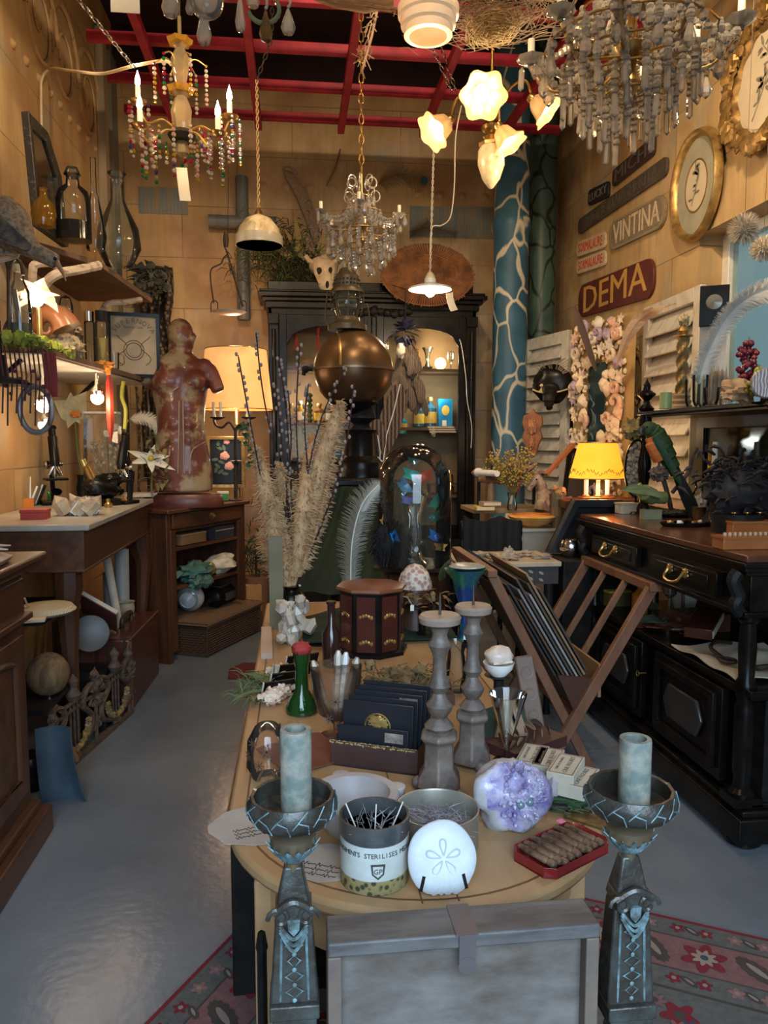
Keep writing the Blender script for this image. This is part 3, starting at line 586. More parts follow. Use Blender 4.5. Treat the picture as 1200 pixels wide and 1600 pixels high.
# right-hand shelves
for i,(x,w_,h_,m_)in enumerate(((654,19,40,glassm((.2,.55,.7),1.5,.35)),(672,20,46,glassm((.15,.5,.75),1.5,.35)))):
 p,w_,h_=std(x,667,w_,h_);bottle('cologne_bottle',['blue cologne bottle with gold label, left of the taller one in the wardrobe','taller blue cologne bottle with gold label on the wardrobe middle shelf'][i],'bottle',p,w_,h_,m_,GOLD,LBL,'blue bottles in the wardrobe',liq=.45)
p,w_,h_=std(695,668,22,44);t=thing('blue_carton','blue carton with gold oval on the wardrobe middle shelf, at the right','box',p);build('carton',B().box((0,0,h_/2),(w_,.06,h_)),BL1,t);build('gold_oval',B().at(loc=(0,-.031,h_*.6),rot=(pi/2,0,0)).prism(circ(w_*.28,16,1,1.3),.001),LBL,t);build('white_seal',B().box((-.01,-.032,h_*.15),(w_*.3,.002,h_*.2)),WHT,t)
p,w_,h_=std(628,678,17,32,YW+.1);t=bottle('small_cologne_bottle','squat yellow and turquoise bottle behind the feather bundle','bottle',p,w_,h_,TEAL,GOLD,LBL)
p,w_,h_=std(688,578,15,15,YW+.12);one('globe_bulb',B().sph((0,0,.05),.048,14,10),M((1,.55,.15),e=7),'glowing amber globe bulb on the wardrobe top shelf','lamp',p)
p,w_,h_=std(668,576,12,32,YW+.2);t=thing('hand_bulb_vase','flared clear vase on the wardrobe top shelf beside the glowing bulb','vase',p);build('vase',B().shell([(w_*.5,0),(w_*.2,h_*.3),(w_*.35,h_*.7),(w_*.75,h_)],.003,14),GLD,t);build('foot',B().box((0,0,.008),(w_*1.1,w_,.016)),BLKM,t)
p,w_,h_=std(704,580,12,30,YW+.09);one('glass_goblet',B().lathe([(w_*.4,0),(w_*.1,h_*.1),(w_*.1,h_*.4),(w_*.5,h_*.6),(w_*.45,h_)],12),GLD,'small clear goblet at the right end of the wardrobe top shelf','glass',p)
p,w_,h_=std(651,576,14,30,YW+.15);one('amber_flask',B().lathe([(w_*.5,0),(w_*.5,h_*.5),(w_*.2,h_*.7),(w_*.25,h_)],12),AMB,'amber flask at the left end of the wardrobe top shelf','bottle',p)
for i in range(3):
 p,w_,h_=std(690-i*1.5,676.5-i*3.5,42,3.4,YW+.09);t=thing('old_book',['lowest of the three brown books lying in the wardrobe','middle one of the three brown books lying in the wardrobe','topmost of the three brown books lying in the wardrobe'][i],'book',p,group='books lying in the wardrobe')
 build('cover',B().box((0,0,h_/2),(w_,.10,h_)),M([(.25,.09,.04),(.12,.08,.05),(.33,.15,.06)][i],None,r=.6),t);build('pages',B().box((.002,-.001,h_/2),(w_*.98,.102,h_*.6)),PAP,t)
p,w_,h_=std(677,682,9,16,YW+.06);one('small_skull',B().blob((0,0,h_*.5),(w_*.5,w_*.5,h_*.5),.25,2,3),M((.6,.5,.4),None),'little pale skull before the brown books in the wardrobe','skull',p)
for i,(x,y,c_)in enumerate(((688,708,(.45,.16,.02)),(703,708,(.55,.25,.03)),(690,728,(.4,.12,.02)),(704,728,(.5,.2,.02)))):
 p,w_,h_=std(x,y,12,13,YW+.12);t=thing('amber_jar','amber jar on the lower wardrobe shelves, '+['upper left','upper right','lower left','lower right'][i]+' of four','jar',(p.x,p.y,shz[2]if i>1 else shz[2]+h_*1.35),group='amber jars');build('jar_body',B().lathe([(w_*.5,0),(w_*.5,h_*.75),(w_*.4,h_*.85)],12),glassm(c_,1.5,.4),t);build('lid',B().lathe([(w_*.45,h_*.82),(w_*.45,h_),(0,h_)],12),BLKM,t)
one('jar_rack_board',B().box((0,0,-.008),(.3,.14,.012)).box((-.14,0,-.05),(.012,.12,.07)).box((.14,0,-.05),(.012,.12,.07)),M((.13,.05,.03),None),'small brown stand under the upper amber jars in the wardrobe','stand',(PY(697,708,YW+.12).x,YW+.12,shz[2]+13*mpp(PY(697,708,YW))*1.33))
# left-hand shelves
for i,(x,y,w_,h_,c_,nm,lb)in enumerate(((456,660,12,30,(.6,.6,.55),'white_jar','pale jar at the left end of the wardrobe left-hand shelf'),(470,660,12,34,(.7,.5,.1),'gold_bottle','gold-yellow bottle beside the pale jar in the wardrobe'),(499,660,18,30,(.55,.33,.12),'amber_bottle','wide amber bottle right of the stacked green rings in the wardrobe'),(513,657,12,30,(.45,.55,.5),'clear_bottle','clear pale green bottle behind the copper sphere'))):
 p,w_,h_=std(x,y,w_,h_,YW+.14);bottle(nm,lb,'bottle',(p.x,p.y,shl[1]),w_,h_,glassm(c_,1.5,.5),GOLD if i!=1 else WHT,[LBL,WHT][i%2])
p,w_,h_=std(484,658,10,46,YW+.08);b=B()
for i in range(6):b.lathe([(w_*.25,h_*i/6),(w_*.55,h_*(i+.5)/6),(w_*.25,h_*(i+1)/6)],10)
one('ring_stack',b,M((.10,.14,.08),(.05,.07,.04),r=.3),'twisted dark green column ornament inside the wardrobe left door','ornament',(p.x,p.y,shl[1]))
p,w_,h_=std(459,661,10,22,YW+.07);one('orange_tin',B().box((0,0,h_/2),(w_,.04,h_)),M((.75,.22,.02),(.7,.5,.1),r=.4,s=40),'small orange tin at the front of the wardrobe left shelf','tin',(p.x,p.y,shl[1]))
for i,(x,w_)in enumerate(((486,22),(528,14))):p,w_,h_=std(x,714,w_,18,YW+.12);one('blue_glass_dish',B().shell([(w_*.3,0),(w_*.5,h_)],.004,14),glassm((.35,.65,.85),1.5,.5),['pale blue glass dish on the wardrobe lower left shelf','pale blue glass dish half hidden beside the pampas plume'][i],'dish',(p.x,p.y,shl[2]))
p,w_,h_=std(485,577,40,16,YW+.15);one('folded_shawl',B().blob((0,0,h_*.5),(w_*.5,.08,h_*.55),.3,2,4),M((.22,.15,.08),None,r=.8),'folded tan shawl on the upper left shelf of the wardrobe','shawl',(p.x,p.y,shl[0]))
for i,x in enumerate((463,497)):
 p,w_,h_=std(x,515,10,40,YW+.06);b=B().tube([(0,0,.01),(0,0,-h_*.35)],[.008,.014],6)
 for k_ in range(14):a=k_*.9;b.tube([(0,0,-h_*.3),(w_*.4*math.cos(a)*.5,w_*.3*math.sin(a),-h_*.7),(w_*.5*math.cos(a),w_*.4*math.sin(a),-h_)],.0035,3)
 one('red_tassel',b,M((.33,.01,.015),None,r=.7),['left one of two red tassels hung inside the wardrobe','right one of two red tassels hung inside the wardrobe'][i],'tassel',(p.x,p.y,PY(x,505,YW).z),group='red tassels in the wardrobe')
# things on the wardrobe
WZ=TZ+.185
p=PY(668,430,YW-.10);o_=mpp(p);b=B();rr=random.Random(8);R1,R2=75*o_,50*o_
for i in range(110):
 a=2*pi*i/110;q=V((R1*math.cos(a),0,R2*math.sin(a)));b.tube([V((0,-.03,0))+q*.12,V((0,-.012-.004*(i%2),0))+q*.6,q*rr.uniform(.96,1.02)],[.004,.008,.007],4)
for k_ in(.3,.62,.97):b.tube([V((R1*k_*math.cos(a*pi/18),-.035*(1-k_)-.008,R2*k_*math.sin(a*pi/18)))for a in range(36)],.005,5,True)
one('raffia_disc',b,M((.30,.13,.05),(.13,.055,.025),r=.75,s=10),'brown woven raffia disc leaning on the wardrobe top behind the enamel lamp','basket',p,rot=(-.12,0,0))
p=PY(507,463,YW+.05);o_=mpp(p);BONE=M((.72,.58,.38),(.5,.36,.2),r=.6,s=14)
t=thing('deer_skull','bleached deer skull standing on the wardrobe top left of the lantern','skull',p)
q=lambda x,y,d=0:V(((x-507)*o_,d,(463-y)*o_))
build('cranium',B().blob(q(505,418),(20*o_,.06,17*o_),.12,2,1).blob(q(508,438,-.02),(13*o_,.045,20*o_),.1,2,2).blob(q(512,453,-.03),(8*o_,.03,13*o_),.1,2,3),BONE,t)
build('cheek_bone',B().tube(bez([q(492,414,-.03),q(493,428,-.05),q(500,446,-.05)]),.014,6).tube(bez([q(521,416,-.03),q(520,428,-.05),q(518,440,-.05)]),.012,6),BONE,t)
build('horn_stub',B().tube([q(494,414),q(484,410),q(478,402)],[.028,.022,.02],8).tube([q(519,412),q(526,408),q(530,400)],[.02,.016,.014],8),BONE,t)
build('eye_socket',B().sph(q(499,426,-.045),(.022,.02,.03),10,7).sph(q(516,425,-.045),(.018,.02,.026),10,7).sph(q(511,447,-.05),(.016,.02,.035),10,7),M((.03,.02,.015),None,r=.9),t)
p=PY(468,450,YW+.16);b=B();b2=B();rr=random.Random(12);o_=mpp(p)
for i in range(900):
 c_=V((rr.gauss(-.12,.17),rr.gauss(0,.06),abs(rr.gauss(.22,.12))));d=V((rr.gauss(0,.7)-.3,rr.gauss(0,.3),rr.gauss(.1,.8))).normalized()*rr.uniform(.04,.11)
 (b if rr.random()<.75 else b2).tube([c_,c_+d*.5+V((0,0,.01)),c_+d+V((0,0,-.02))],[.002,.0045,.001],3)
for i in range(40):
 a=V((rr.uniform(-.05,.15),rr.gauss(0,.04),0));b.tube([a,a+V((rr.gauss(-.02,.05),0,.15)),a+V((rr.gauss(-.05,.1),0,rr.uniform(.2,.34)))],.003,3)
t=thing('dried_bouquet','dark green bushy dried bouquet lying on the left end of the wardrobe','plant',(p.x,p.y,WZ));build('dark_foliage',b,M((.02,.035,.014),(.07,.07,.03),r=.8),t)['kind']='stuff';build('moss_tuft',b2,M((.10,.16,.03),(.05,.10,.02),r=.8),t)['kind']='stuff'
b=B()
for(x,y,dx,dz,L)in((468,400,-.1,1,.3),(478,405,-.5,.6,.28),(455,400,-.9,.5,.2),(500,398,.2,.9,.2)):b.petal(PY(x,y,YW+.12)-V((p.x,p.y,WZ)),(dx,-.1,dz),L,.07,.3,up=(0,1,0))
build('curled_leaf',b,M((.24,.22,.05),(.30,.18,.08),r=.6),t)
b=B()
for i in range(16):a=PY(470,392,YW+.1)-V((p.x,p.y,WZ));b.tube(bez([a,a+V((.12*math.cos(i*.4),0,.1*math.sin(i*.5)+.02)),a+V((.2*math.cos(i*.4+.3)+.05,0,.12*math.sin(i*.4)))],4),.0025,3)
build('dry_stem',b,M((.22,.12,.06),None),t)
# ---- copper sphere, lantern, pedestal ----
PYD=4.0;p=PY(562,742,PYD);o_=mpp(p);q=lambda y:PY(562,y,PYD).z
SP=PY(552,578,3.95);so=mpp(SP);SR=62*so
t=thing('black_pedestal','black turned pedestal column under the copper sphere','pedestal',(SP.x+.04,3.98,0));rp=24*so;zt=q(672);ZB=q(745)
build('column',B().lathe([(rp*1.7,ZB),(rp*1.7,ZB+.015),(rp*1.55,q(733)),(rp*1.55,q(722)),(rp*1.05,q(712)),(rp,zt-.02),(rp*1.12,zt),(0,zt)],28),BLK,t)
build('finial_knob',B().lathe([(rp*.8,zt),(rp*.5,zt+.03),(rp*1.05,zt+.06),(rp*.85,zt+.11),(rp*.3,zt+.125)],20),BLKM,t)
t=thing('copper_sphere','big copper sphere with a waist seam on the black pedestal','sphere',SP);COP=M((.20,.115,.05),(.12,.065,.028),r=.33,m=.65,s=3,b=.08)
pr=[(SR*math.sin(pi*i/20),-SR*math.cos(pi*i/20))for i in range(11)]
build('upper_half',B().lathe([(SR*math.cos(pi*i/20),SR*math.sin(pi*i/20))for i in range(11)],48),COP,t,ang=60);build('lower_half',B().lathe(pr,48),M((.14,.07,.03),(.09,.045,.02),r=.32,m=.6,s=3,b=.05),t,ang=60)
build('seam_band',B().lathe([(SR*.99,-.008),(SR*1.035,-.006),(SR*1.035,.006),(SR*.99,.008)],48),M((.2,.12,.06),None,r=.35,m=.7),t)
build('meridian_band',B().tube([V((-SR*.38+0*a,-SR*.925*math.cos(a*pi/24),SR*.925*math.sin(a*pi/24)))*1.0 for a in range(0,13)],.007,6),BRS,t)
build('side_bracket',B().tube(bez([(-SR*1.0,0,0),(-SR*1.2,0,.0),(-SR*1.25,0,-.03)]),.012,6).sph((-SR*1.2,0,0),.02,8,6),BLKM,t)
build('lower_cup',B().lathe([(0,-SR*1.12),(SR*.2,-SR*1.1),(SR*.62,-SR*.82),(SR*.64,-SR*.74),(0,-SR*.72)],24),BLK,t)
p=V((SP.x-.03,SP.y,SP.z+SR*.97));t=thing('caged_lantern','old brass lantern with caged glass standing on the copper sphere','lantern',p);k_=so
OB=M((.14,.11,.06),(.08,.06,.035),r=.45,m=.6,s=20)
build('lantern_base',B().lathe([(0,0),(38*k_*.8,0),(30*k_,8*k_),(20*k_,14*k_),(19*k_,20*k_)],24),OB,t)
build('glass_chimney',B().lathe([(15*k_,18*k_),(21*k_,35*k_),(23*k_,48*k_),(19*k_,58*k_)],24),GLD,t)
b=B()
for i in range(8):a=i*pi/4;b.tube([(r_*k_*math.cos(a),r_*k_*math.sin(a),z*k_)for r_,z in((18,16),(24,32),(26,46),(24,60))],.003,4)
for z,r_ in((32,24),(46,26)):b.tube([(r_*k_*math.cos(a*pi/12),r_*k_*math.sin(a*pi/12),z*k_)for a in range(24)],.003,4,True)
build('wire_cage',b,OB,t);build('lantern_hood',B().lathe([(27*k_,57*k_),(25*k_,62*k_),(19*k_,66*k_),(19*k_,82*k_),(15*k_,86*k_),(10*k_,94*k_),(0,95*k_)],20),OB,t)
b=B()
for z in(70,76):
 for i in range(20):a=i*pi/10+z;b.sph((19*k_*math.cos(a),19*k_*math.sin(a),z*k_),.0055,6,4)
build('vent_holes',b,BLK,t)
b=B();build('carry_handle',b.tube(bez([(-30*k_,0,8*k_),(-34*k_,0,20*k_),(-30*k_,0,60*k_)]),.004,5).tube(bez([(30*k_,0,8*k_),(34*k_,0,26*k_),(30*k_,0,42*k_)]),.004,5),OB,t)
# feather bundle hanging behind the sphere
p=PY(633,520,5.3);o_=mpp(p);q=lambda x,y,d=0:PY(x,y,5.3+d)-p
t=thing('feather_bundle','hanging bundle of dark guinea-fowl feathers topped by a black rosette','feathers',p)
b=B()
for i in range(26):a=i*2.4;r_=.012*math.sqrt(i)*1.1;b.petal((r_*math.cos(a),-.02,r_*math.sin(a)+.0),(math.cos(a),-.6,math.sin(a)),.06,.05,.3)
build('hanging_cord',B().tube([(0,0,0),(.01,.05,.3),(.0,.75,.47)],.003,4),BLKM,t);build('rosette',b,M((.008,.008,.03),None,r=.6),t);rr=random.Random(5);b=B();b2=B()
for i in range(70):
 u=rr.random();a=q(632+rr.uniform(-13,18)*(.5+u),535+u*75,rr.uniform(-.05,.05));e=a+V((rr.uniform(-.08,.07),rr.uniform(-.03,.03),-rr.uniform(.10,.22)));vane(b if i%3 else b2,[a,a.lerp(e,.5)+V((.01,0,0)),e],.05)
build('dark_feathers',b,M((.03,.022,.017),(.13,.09,.06),r=.7,s=70,st=(.4,1,3),k='w',b=0),t);build('brown_feathers',b2,M((.13,.09,.06),(.04,.03,.02),r=.7,s=60,st=(.4,1,2),k='w',b=0),t)
build('white_pod',B().blob(q(626,548,-.08),(.03,.03,.05),.2,2,3),M((.7,.65,.5),None),t)
STR=M((.20,.13,.085),(.03,.022,.018),r=.7,s=42,st=(.3,.3,1),k='w',d=1.5,b=0)
t=thing('striped_feather','long striped pheasant feather below the dark feather bundle','feather',(0,0,0));build('vane',vane(B(),[PY(625,600,4.9),PY(616,640,4.9),PY(604,680,4.9),PY(597,710,4.9)],.15,sh=.6),STR,t);build('quill',B().tube([PY(625,600,4.88),PY(616,640,4.88),PY(604,680,4.88),PY(596,745,4.88)],.004,5),WHT,t)
t=thing('striped_tail_feather','shorter striped feather beside the long pheasant feather','feather',(0,0,0));build('vane',vane(B(),[PY(587,655,4.6),PY(590,680,4.6),PY(594,705,4.6)],.10),STR,t);build('quill',B().tube([PY(590,680,4.58),PY(594,705,4.58),PY(592,760,4.58)],.004,5),WHT,t)
one('thin_wire',B().tube(bez([PY(x,y,YW-.1)for x,y in((718,530),(722,545),(728,590),(730,625),(737,665),(736,700))],6),.003,5),WHT,'thin white wire hanging down the right stile of the wardrobe','cable')
# ================= left side =================
def off(q):return lambda x,y,Y:PY(x,y,Y)-q
# ---- dark cabinet at the left edge ----
t=thing('dark_cabinet','dark panelled wooden cabinet cut by the left edge','cabinet',(XL+.005,1.7,0));w_,d_=-.95-XL,1.05
build('carcass',B().box((w_/2,d_/2,.52),(w_,d_,.92)),DW,t,bev=.004)
build('worktop',B().box((w_/2+.025,d_/2+.02,.98),(w_+.05,d_+.06,.028)).box((w_/2+.035,d_/2+.01,1.004),(w_+.07,d_+.1,.026)),DWY,t,bev=.008)
build('plinth',B().box((w_/2+.03,d_/2+.015,.05),(w_+.06,d_+.06,.1)).box((w_/2+.015,d_/2+.005,.115),(w_+.03,d_+.03,.03)),DWY,t,bev=.008)
build('frieze',B().box((w_+.003,d_/2,.87),(.012,d_-.02,.13)).box((w_+.012,d_/2+.01,.80),(.03,d_+.02,.022)),DWY,t,bev=.004)
for y0 in(.06,.56):
 z0,z1=.2,.75;y1=y0+.42;f=B();n=10;po=[(y0,z0),(y1,z0)]+[(y1-.0-(y1-y0)*i/n,z1-.0)for i in range(n+1)];pi_=[(y0+.06,z0+.06),(y1-.06,z0+.06)]+[(y1-.06-(y1-y0-.12)*i/n,z1-.09+.03*math.sin(pi*i/n))for i in range(n+1)]
 f.M=Matrix(((0,0,1,w_+.002),(1,0,0,0),(0,1,0,0),(0,0,0,1)));f.ring(po,pi_,.018);dr=build('door',f,DW,t,bev=.003)
 b=B().tube([(w_+.012,a,c)for a,c in pi_],.010,6,True);build('door_moulding',b,DW,dr);build('door_panel',B().box((w_+.001,(y0+y1)/2,.44),(.01,.32,.5)),DWX,dr)
STN=M((.50,.45,.36),(.36,.31,.24),r=.8,s=14,b=.4)
p=V((-1.06,2.42,1.017));t=thing('plaster_capital','pale carved plaster capital standing on the dark cabinet','capital',p)
build('block',B().lathe([(.15,0),(.165,.02),(.10,.05),(.095,.15),(.10,.19),(.125,.2),(.125,.225),(.1,.23)],4*6,sq=.8),STN,t,bev=.003)
b=B()
for i in range(12):a=i*pi/6;b.petal((.1*math.cos(a),.1*math.sin(a),.07),(math.cos(a)*1.1,math.sin(a)*1.1,-.5),.09,.05,-.3,t=.004)
build('leaf_carving',b,STN,t);b=B()
for i in range(8):a=i*pi/4;b.tube([V((.12*math.cos(a+u*.78),.12*math.sin(a+u*.78),.17-.04*math.sin(pi*u)))for u in(0,.25,.5,.75,1)],.005,5)
build('garland_carving',b,STN,t)
# ---- marble-topped console ----
ZT=1.05;t=thing('marble_console','dark wood console table with marble top and cabriole legs by the left wall','table',(XL+.005,3.39,0));w_,d_=-.905-XL,1.50
build('marble_top',B().box((w_/2+.01,d_/2,ZT-.014),(w_+.02,d_+.02,.028)),M((.50,.47,.41),(.38,.35,.3),r=.25,s=5,b=0),t,bev=.006)
build('apron',B().box((w_/2,d_/2,ZT-.12),(w_-.02,d_-.04,.18)).box((w_/2,d_/2,ZT-.205),(w_-.01,d_-.03,.012)),DWY,t,bev=.003)
def cabriole(x,y,dx,dy):
 b=B();pr=[(0,.05,ZT-.21,.06),(0,.05,ZT-.28,.062),(.02,.045,ZT-.38,.05),(.01,.03,.45,.036),(-.01,.024,.2,.026),(.0,.03,.06,.028),(.02,.034,0,.036)]
 return b.tube([(x+dx*a,y+dy*a,z)for a,_,z,_2 in pr],[q for*_,q in pr],8)
for x,y,dx,dy in((w_-.10,.09,-.3,-.3),(w_-.06,d_-.08,1,1),(.06,.07,-.5,-1),(.06,d_-.08,-.5,1)):build('leg',cabriole(x,y,dx,dy),DW,t)
# ---- things on the console ----
def onz(x,y,z=ZT):return PZ(x,y,z)
p=onz(100,805);BX=M((.42,.045,.03),(.30,.03,.02),r=.5,s=10)
p=onz(52,812);o_=mpp(p);t=thing('red_box','flat red box on the marble console beside the crystal cluster','box',p,.1);build('box_body',B().box((0,.05,13*o_*.45),(38*o_,.1,15*o_*.8)),BX,t,bev=.002);build('box_lid',B().box((0,.05,13*o_),(40*o_,.105,5*o_)),BX,t,bev=.002)
p=onz(118,806);o_=mpp(p);b=B();rr=random.Random(2)
for i in range(13):
 a=rr.uniform(0,2*pi);b.M=T((rr.uniform(-20,22)*o_,rr.uniform(0,.07),10*o_),(rr.uniform(-.8,.8),rr.uniform(-.8,.8),a));r_=rr.uniform(7,13)*o_;h_=rr.uniform(18,30)*o_;b.lathe([(r_,-10*o_),(r_,h_*.5),(0,h_)],6)
b.M=Matrix.Identity(4);one('crystal_cluster',b,M((.50,.40,.28),(.75,.68,.5),r=.12,s=20,b=.1,tr=.3),'faceted smoky crystal cluster at the near corner of the marble console','crystal',p,sm=False)
def coral(b,o,n,L,r,rr,depth=3,d=None):
 d=d or V((0,0,1));e=V(o)+d*L;b.tube([o,e],[r,r*.8],5)
 if depth:
  for i in range(n):coral(b,e,n,L*.72,r*.72,rr,depth-1,(d+V((rr.gauss(0,.6),rr.gauss(0,.6),rr.gauss(.1,.3)))).normalized())
 return b
p=onz(168,787);rr=random.Random(4);b=B()
for i in range(7):coral(b,V((-.07+.028*i,0,0)),3,.022,.008,rr,2,V((rr.gauss(.2,.5),rr.gauss(0,.4),.6)).normalized())
one('orange_coral',b,M((.80,.22,.03),(.9,.35,.08),r=.6,s=30),'bright orange coral branch on the marble console','coral',p)
p=onz(140,796);o_=mpp(p);one('metal_pot',B().shell([(9*o_,0),(10*o_,20*o_)],.003,16),M((.35,.35,.36),None,r=.3,m=.7),'small grey metal pot beside the orange coral','pot',p)
def microscope(label,p,h,rz,tube_c=BLK,mir=True):
 t=thing('microscope',label,'microscope',p,rz);s=h
 build('foot',B().prism([(-.2*s,-.16*s),(.2*s,-.16*s),(.16*s,.16*s),(.06*s,.2*s),(-.06*s,.2*s),(-.16*s,.16*s)],.05*s),BLK,t,bev=.004)
 build('arm',B().tube(bez([(0,.14*s,.04*s),(0,.17*s,.25*s),(0,.2*s,.45*s),(0,.1*s,.62*s),(0,.0,.6*s)]),[.05*s]*33,8,fl=.6),BLKM,t)
 build('stage',B().box((0,-.02*s,.32*s),(.26*s,.24*s,.03*s)),BLK,t,bev=.003)
 build('body_tube',B().at(loc=(0,-.01,.5*s),rot=(-.25,0,0)).lathe([(.045*s,-.02*s),(.06*s,.05*s),(.06*s,.36*s),(.045*s,.37*s),(.045*s,.46*s),(.06*s,.47*s),(.05*s,.5*s),(0,.5*s)],16),tube_c,t)
 b=B()
 for a in(-.5,0,.5):b.M=T((0,0,.5*s),(.1,a,0));b.lathe([(.025*s,-.15*s),(.032*s,-.05*s),(.028*s,0)],10)
 build('objective_lenses',b,CHR,t);build('focus_knob',B().at(loc=(-.1*s,.12*s,.5*s),rot=(0,pi/2,0)).lathe([(.05*s,0),(.06*s,.02*s),(.05*s,.05*s),(.02*s,.06*s),(.02*s,.16*s),(.06*s,.17*s),(.05*s,.21*s),(0,.21*s)],14),CHR,t)
 build('mirror',B().at(loc=(0,-.05*s,.16*s),rot=(.6,0,0)).lathe([(0,-.01*s),(.06*s,-.01*s),(.065*s,.01*s),(0,.01*s)],16),CHR,t);return t
microscope('black microscope with tilted tube at the far end of the marble console',onz(192,787),112*mpp(onz(192,787)),-.5)
microscope('tall black and chrome microscope beside the red box',onz(88,788),130*mpp(onz(88,788))*.95,.5)
p=onz(160,790);t=thing('binocular_microscope','dark bulky binocular microscope between the two upright ones','microscope',p,.8);b=B().blob((0,0,.10),(.10,.07,.07),.2,2,2).blob((.06,0,.14),(.07,.05,.04),.2,2,3)
build('housing',b,BLK,t);build('foot',B().box((0,0,.02),(.16,.12,.04)),BLK,t,bev=.004);build('eyepiece',B().tube([(-.04,0,.12),(-.09,0,.22)],[.02,.016],12),BRS,t);build('eyepiece',B().tube([(-.01,.04,.12),(-.05,.04,.23)],[.02,.016],12),BRS,t)
p=onz(148,788);b=B().tube([(0,.06,.06),(-.075,.06,.25)],[.016,.02],12);one('brass_spyglass',b.lathe([(.05,0),(.05,.012),(.012,.03),(.01,.06)],16,(0,.06,0)),M((.50,.38,.12),(.25,.17,.05),r=.3,m=.8),'slanting brass spyglass tube behind the binocular microscope','spyglass',p)
p=PZ(8,775,ZT+.03);o_=mpp(p);t=thing('brass_cylinders','stack of shiny brass cylinders on a black plinth at the left edge','instrument',(p.x-.03,p.y,ZT));r_=16*o_
build('black_plinth',B().box((0,0,.02),(.16,.14,.04)),BLK,t,bev=.004);YB_=M((.70,.46,.08),(.42,.25,.04),r=.18,m=.95,s=4,b=0)
for i in range(4):z=.04+i*30*o_;build('brass_drum',B().lathe([(r_*1.15,z),(r_*1.15,z+3*o_),(r_,z+4*o_),(r_,z+25*o_),(r_*1.2,z+26*o_),(r_*1.2,z+29*o_),(0,z+29*o_)],20),YB_,t)
p=onz(35,792);one('white_card',B().box((0,0,.085),(.09,.002,.16)),WHT,'upright blank white card behind the red box','card',p,rot=(-.2,0,.2));
for i in range(2):p=onz(48+i*9,793-i*4);t=thing('leaning_book',['slim grey book leaning behind the red box','slim dark-edged book leaning next to the slim grey one'][i],'book',p,rot=(-.15,.35,.1));build('cover',B().box((0,0,.06),(.012,.09,.12)),M([(.25,.26,.28),(.06,.06,.07)][i],None),t);build('pages',B().box((0,-.002,.06),(.008,.088,.116)),PAP,t)
p=onz(32,800);t=thing('amber_block','small amber-orange glass block left of the tall microscope','block',p+V((0,.12,0)));build('block',B().box((0,0,.03),(.04,.04,.06)),M((.75,.25,.04),None,r=.2),t)
# magnifier lamp
p=PY(56,640,3.35);o_=mpp(p);t=thing('magnifier_lamp','grey ring magnifier with black shade hung below the middle shelf','lamp',p)
b=B().tube([(24*o_*math.cos(a*pi/16),0,36*o_*math.sin(a*pi/16))for a in range(32)],.012,8,True);build('lens_ring',b,M((.24,.25,.26),None,r=.3,m=.4),t)
build('lens',B().at(rot=(pi/2,0,0)).lathe([(0,-.008),(22*o_,0),(0,.008)],24,sy=1.5),GL,t);build('black_shade',B().lathe([(.11,0),(.10,.02),(.03,.035),(.02,.12)],20,(-.13,0,.10)),BLKM,t)
build('arm',B().tube([(-.13,0,.15),(-.13,0,.36)],.007,8).tube([(-.13,0,.12),(0,0,.1)],.007,6),BLKM,t)
for(x,y,Y,e_,r_)in((68,632,3.9,3.2,.04),(152,622,4.3,3.2,.035),(69,664,4.1,1.5,.03)):
 p=PY(x,y,Y);t=thing('shelf_spotlight',{68:'round lit spotlight under the middle shelf behind the ring magnifier',152:'round lit spotlight under the middle shelf beside the orchid',69:'small lit spotlight lowest behind the ring magnifier'}[x],'lamp',p)
 build('bulb',B().sph((0,0,0),r_,14,10),M((1,.88,.66),e=6),t);build('housing',B().lathe([(r_*.9,.5*r_),(r_*1.1,r_),(.012,r_*2),(.01,max(.06,1.765-p.z))],14),CHR,t);light('spot_glow','POINT',p+V((.05,-.05,-.03)),e_,WARM2,.04)
# flowers
FLW=M((.62,.58,.40),(.45,.45,.25),r=.55,s=20,st=(1,1,1),b=.1,sss=.3)
p=onz(122,782);h=130*mpp(p);t=thing('orchid_flower','large pale yellow orchid bloom on a tall green stem before the shelf light','flower',p+V((0,.1,0)))
c_=PY(116,645,p.y+.05)-p-V((0,.1,0))
build('flower_stem',B().tube(bez([(0,0,.1),(.0,0,h*.3),(-.02,0,h*.6),c_]),.006,6),M((.16,.22,.06),None),t);b=B()
for dx,dz,L,W in((-.85,.55,.13,.14),(.55,.85,.15,.15),(-.35,-.9,.10,.08),(.9,-.25,.11,.08),(-.1,1,.12,.12),(.4,-.7,.08,.06)):b.petal(c_,(dx,-.4,dz),L,W,.25,up=(0,-1,0),pt=.5)
build('petals',b,FLW,t);build('orange_lip',B().blob(c_+V((.02,-.05,-.01)),(.03,.025,.018),.3,3),M((.8,.25,.05),None),t);build('black_holder',B().lathe([(.04,0),(.03,.03),(.035,.07),(.025,.12),(.03,.15),(0,.15)],14),BLKM,t)
p=onz(238,778);o_=mpp(p);c_=PY(236,716,p.y)-p;t=thing('lily_flower','open white lily with pointed petals beside the torso','flower',p);b=B()
for dx,dz,L in((-1,.35,.15),(-.8,-.2,.13),(.9,-.45,.17),(.8,.1,.12),(.1,-.8,.1),(.3,.9,.09)):b.petal(c_,(dx,-.35,dz),L,.05,.2,up=(0,-1,0))
build('petals',b,M((.80,.74,.6),(.62,.5,.3),r=.5,s=12,sss=.2,lo=.5,hi=.9),t);build('flower_heart',B().sph(c_+V((0,-.01,0)),.02,8,6),M((.55,.45,.08),None),t);build('flower_stem',B().tube([(0,0,0),c_],.004),M((.16,.2,.06),None),t)
b=B()
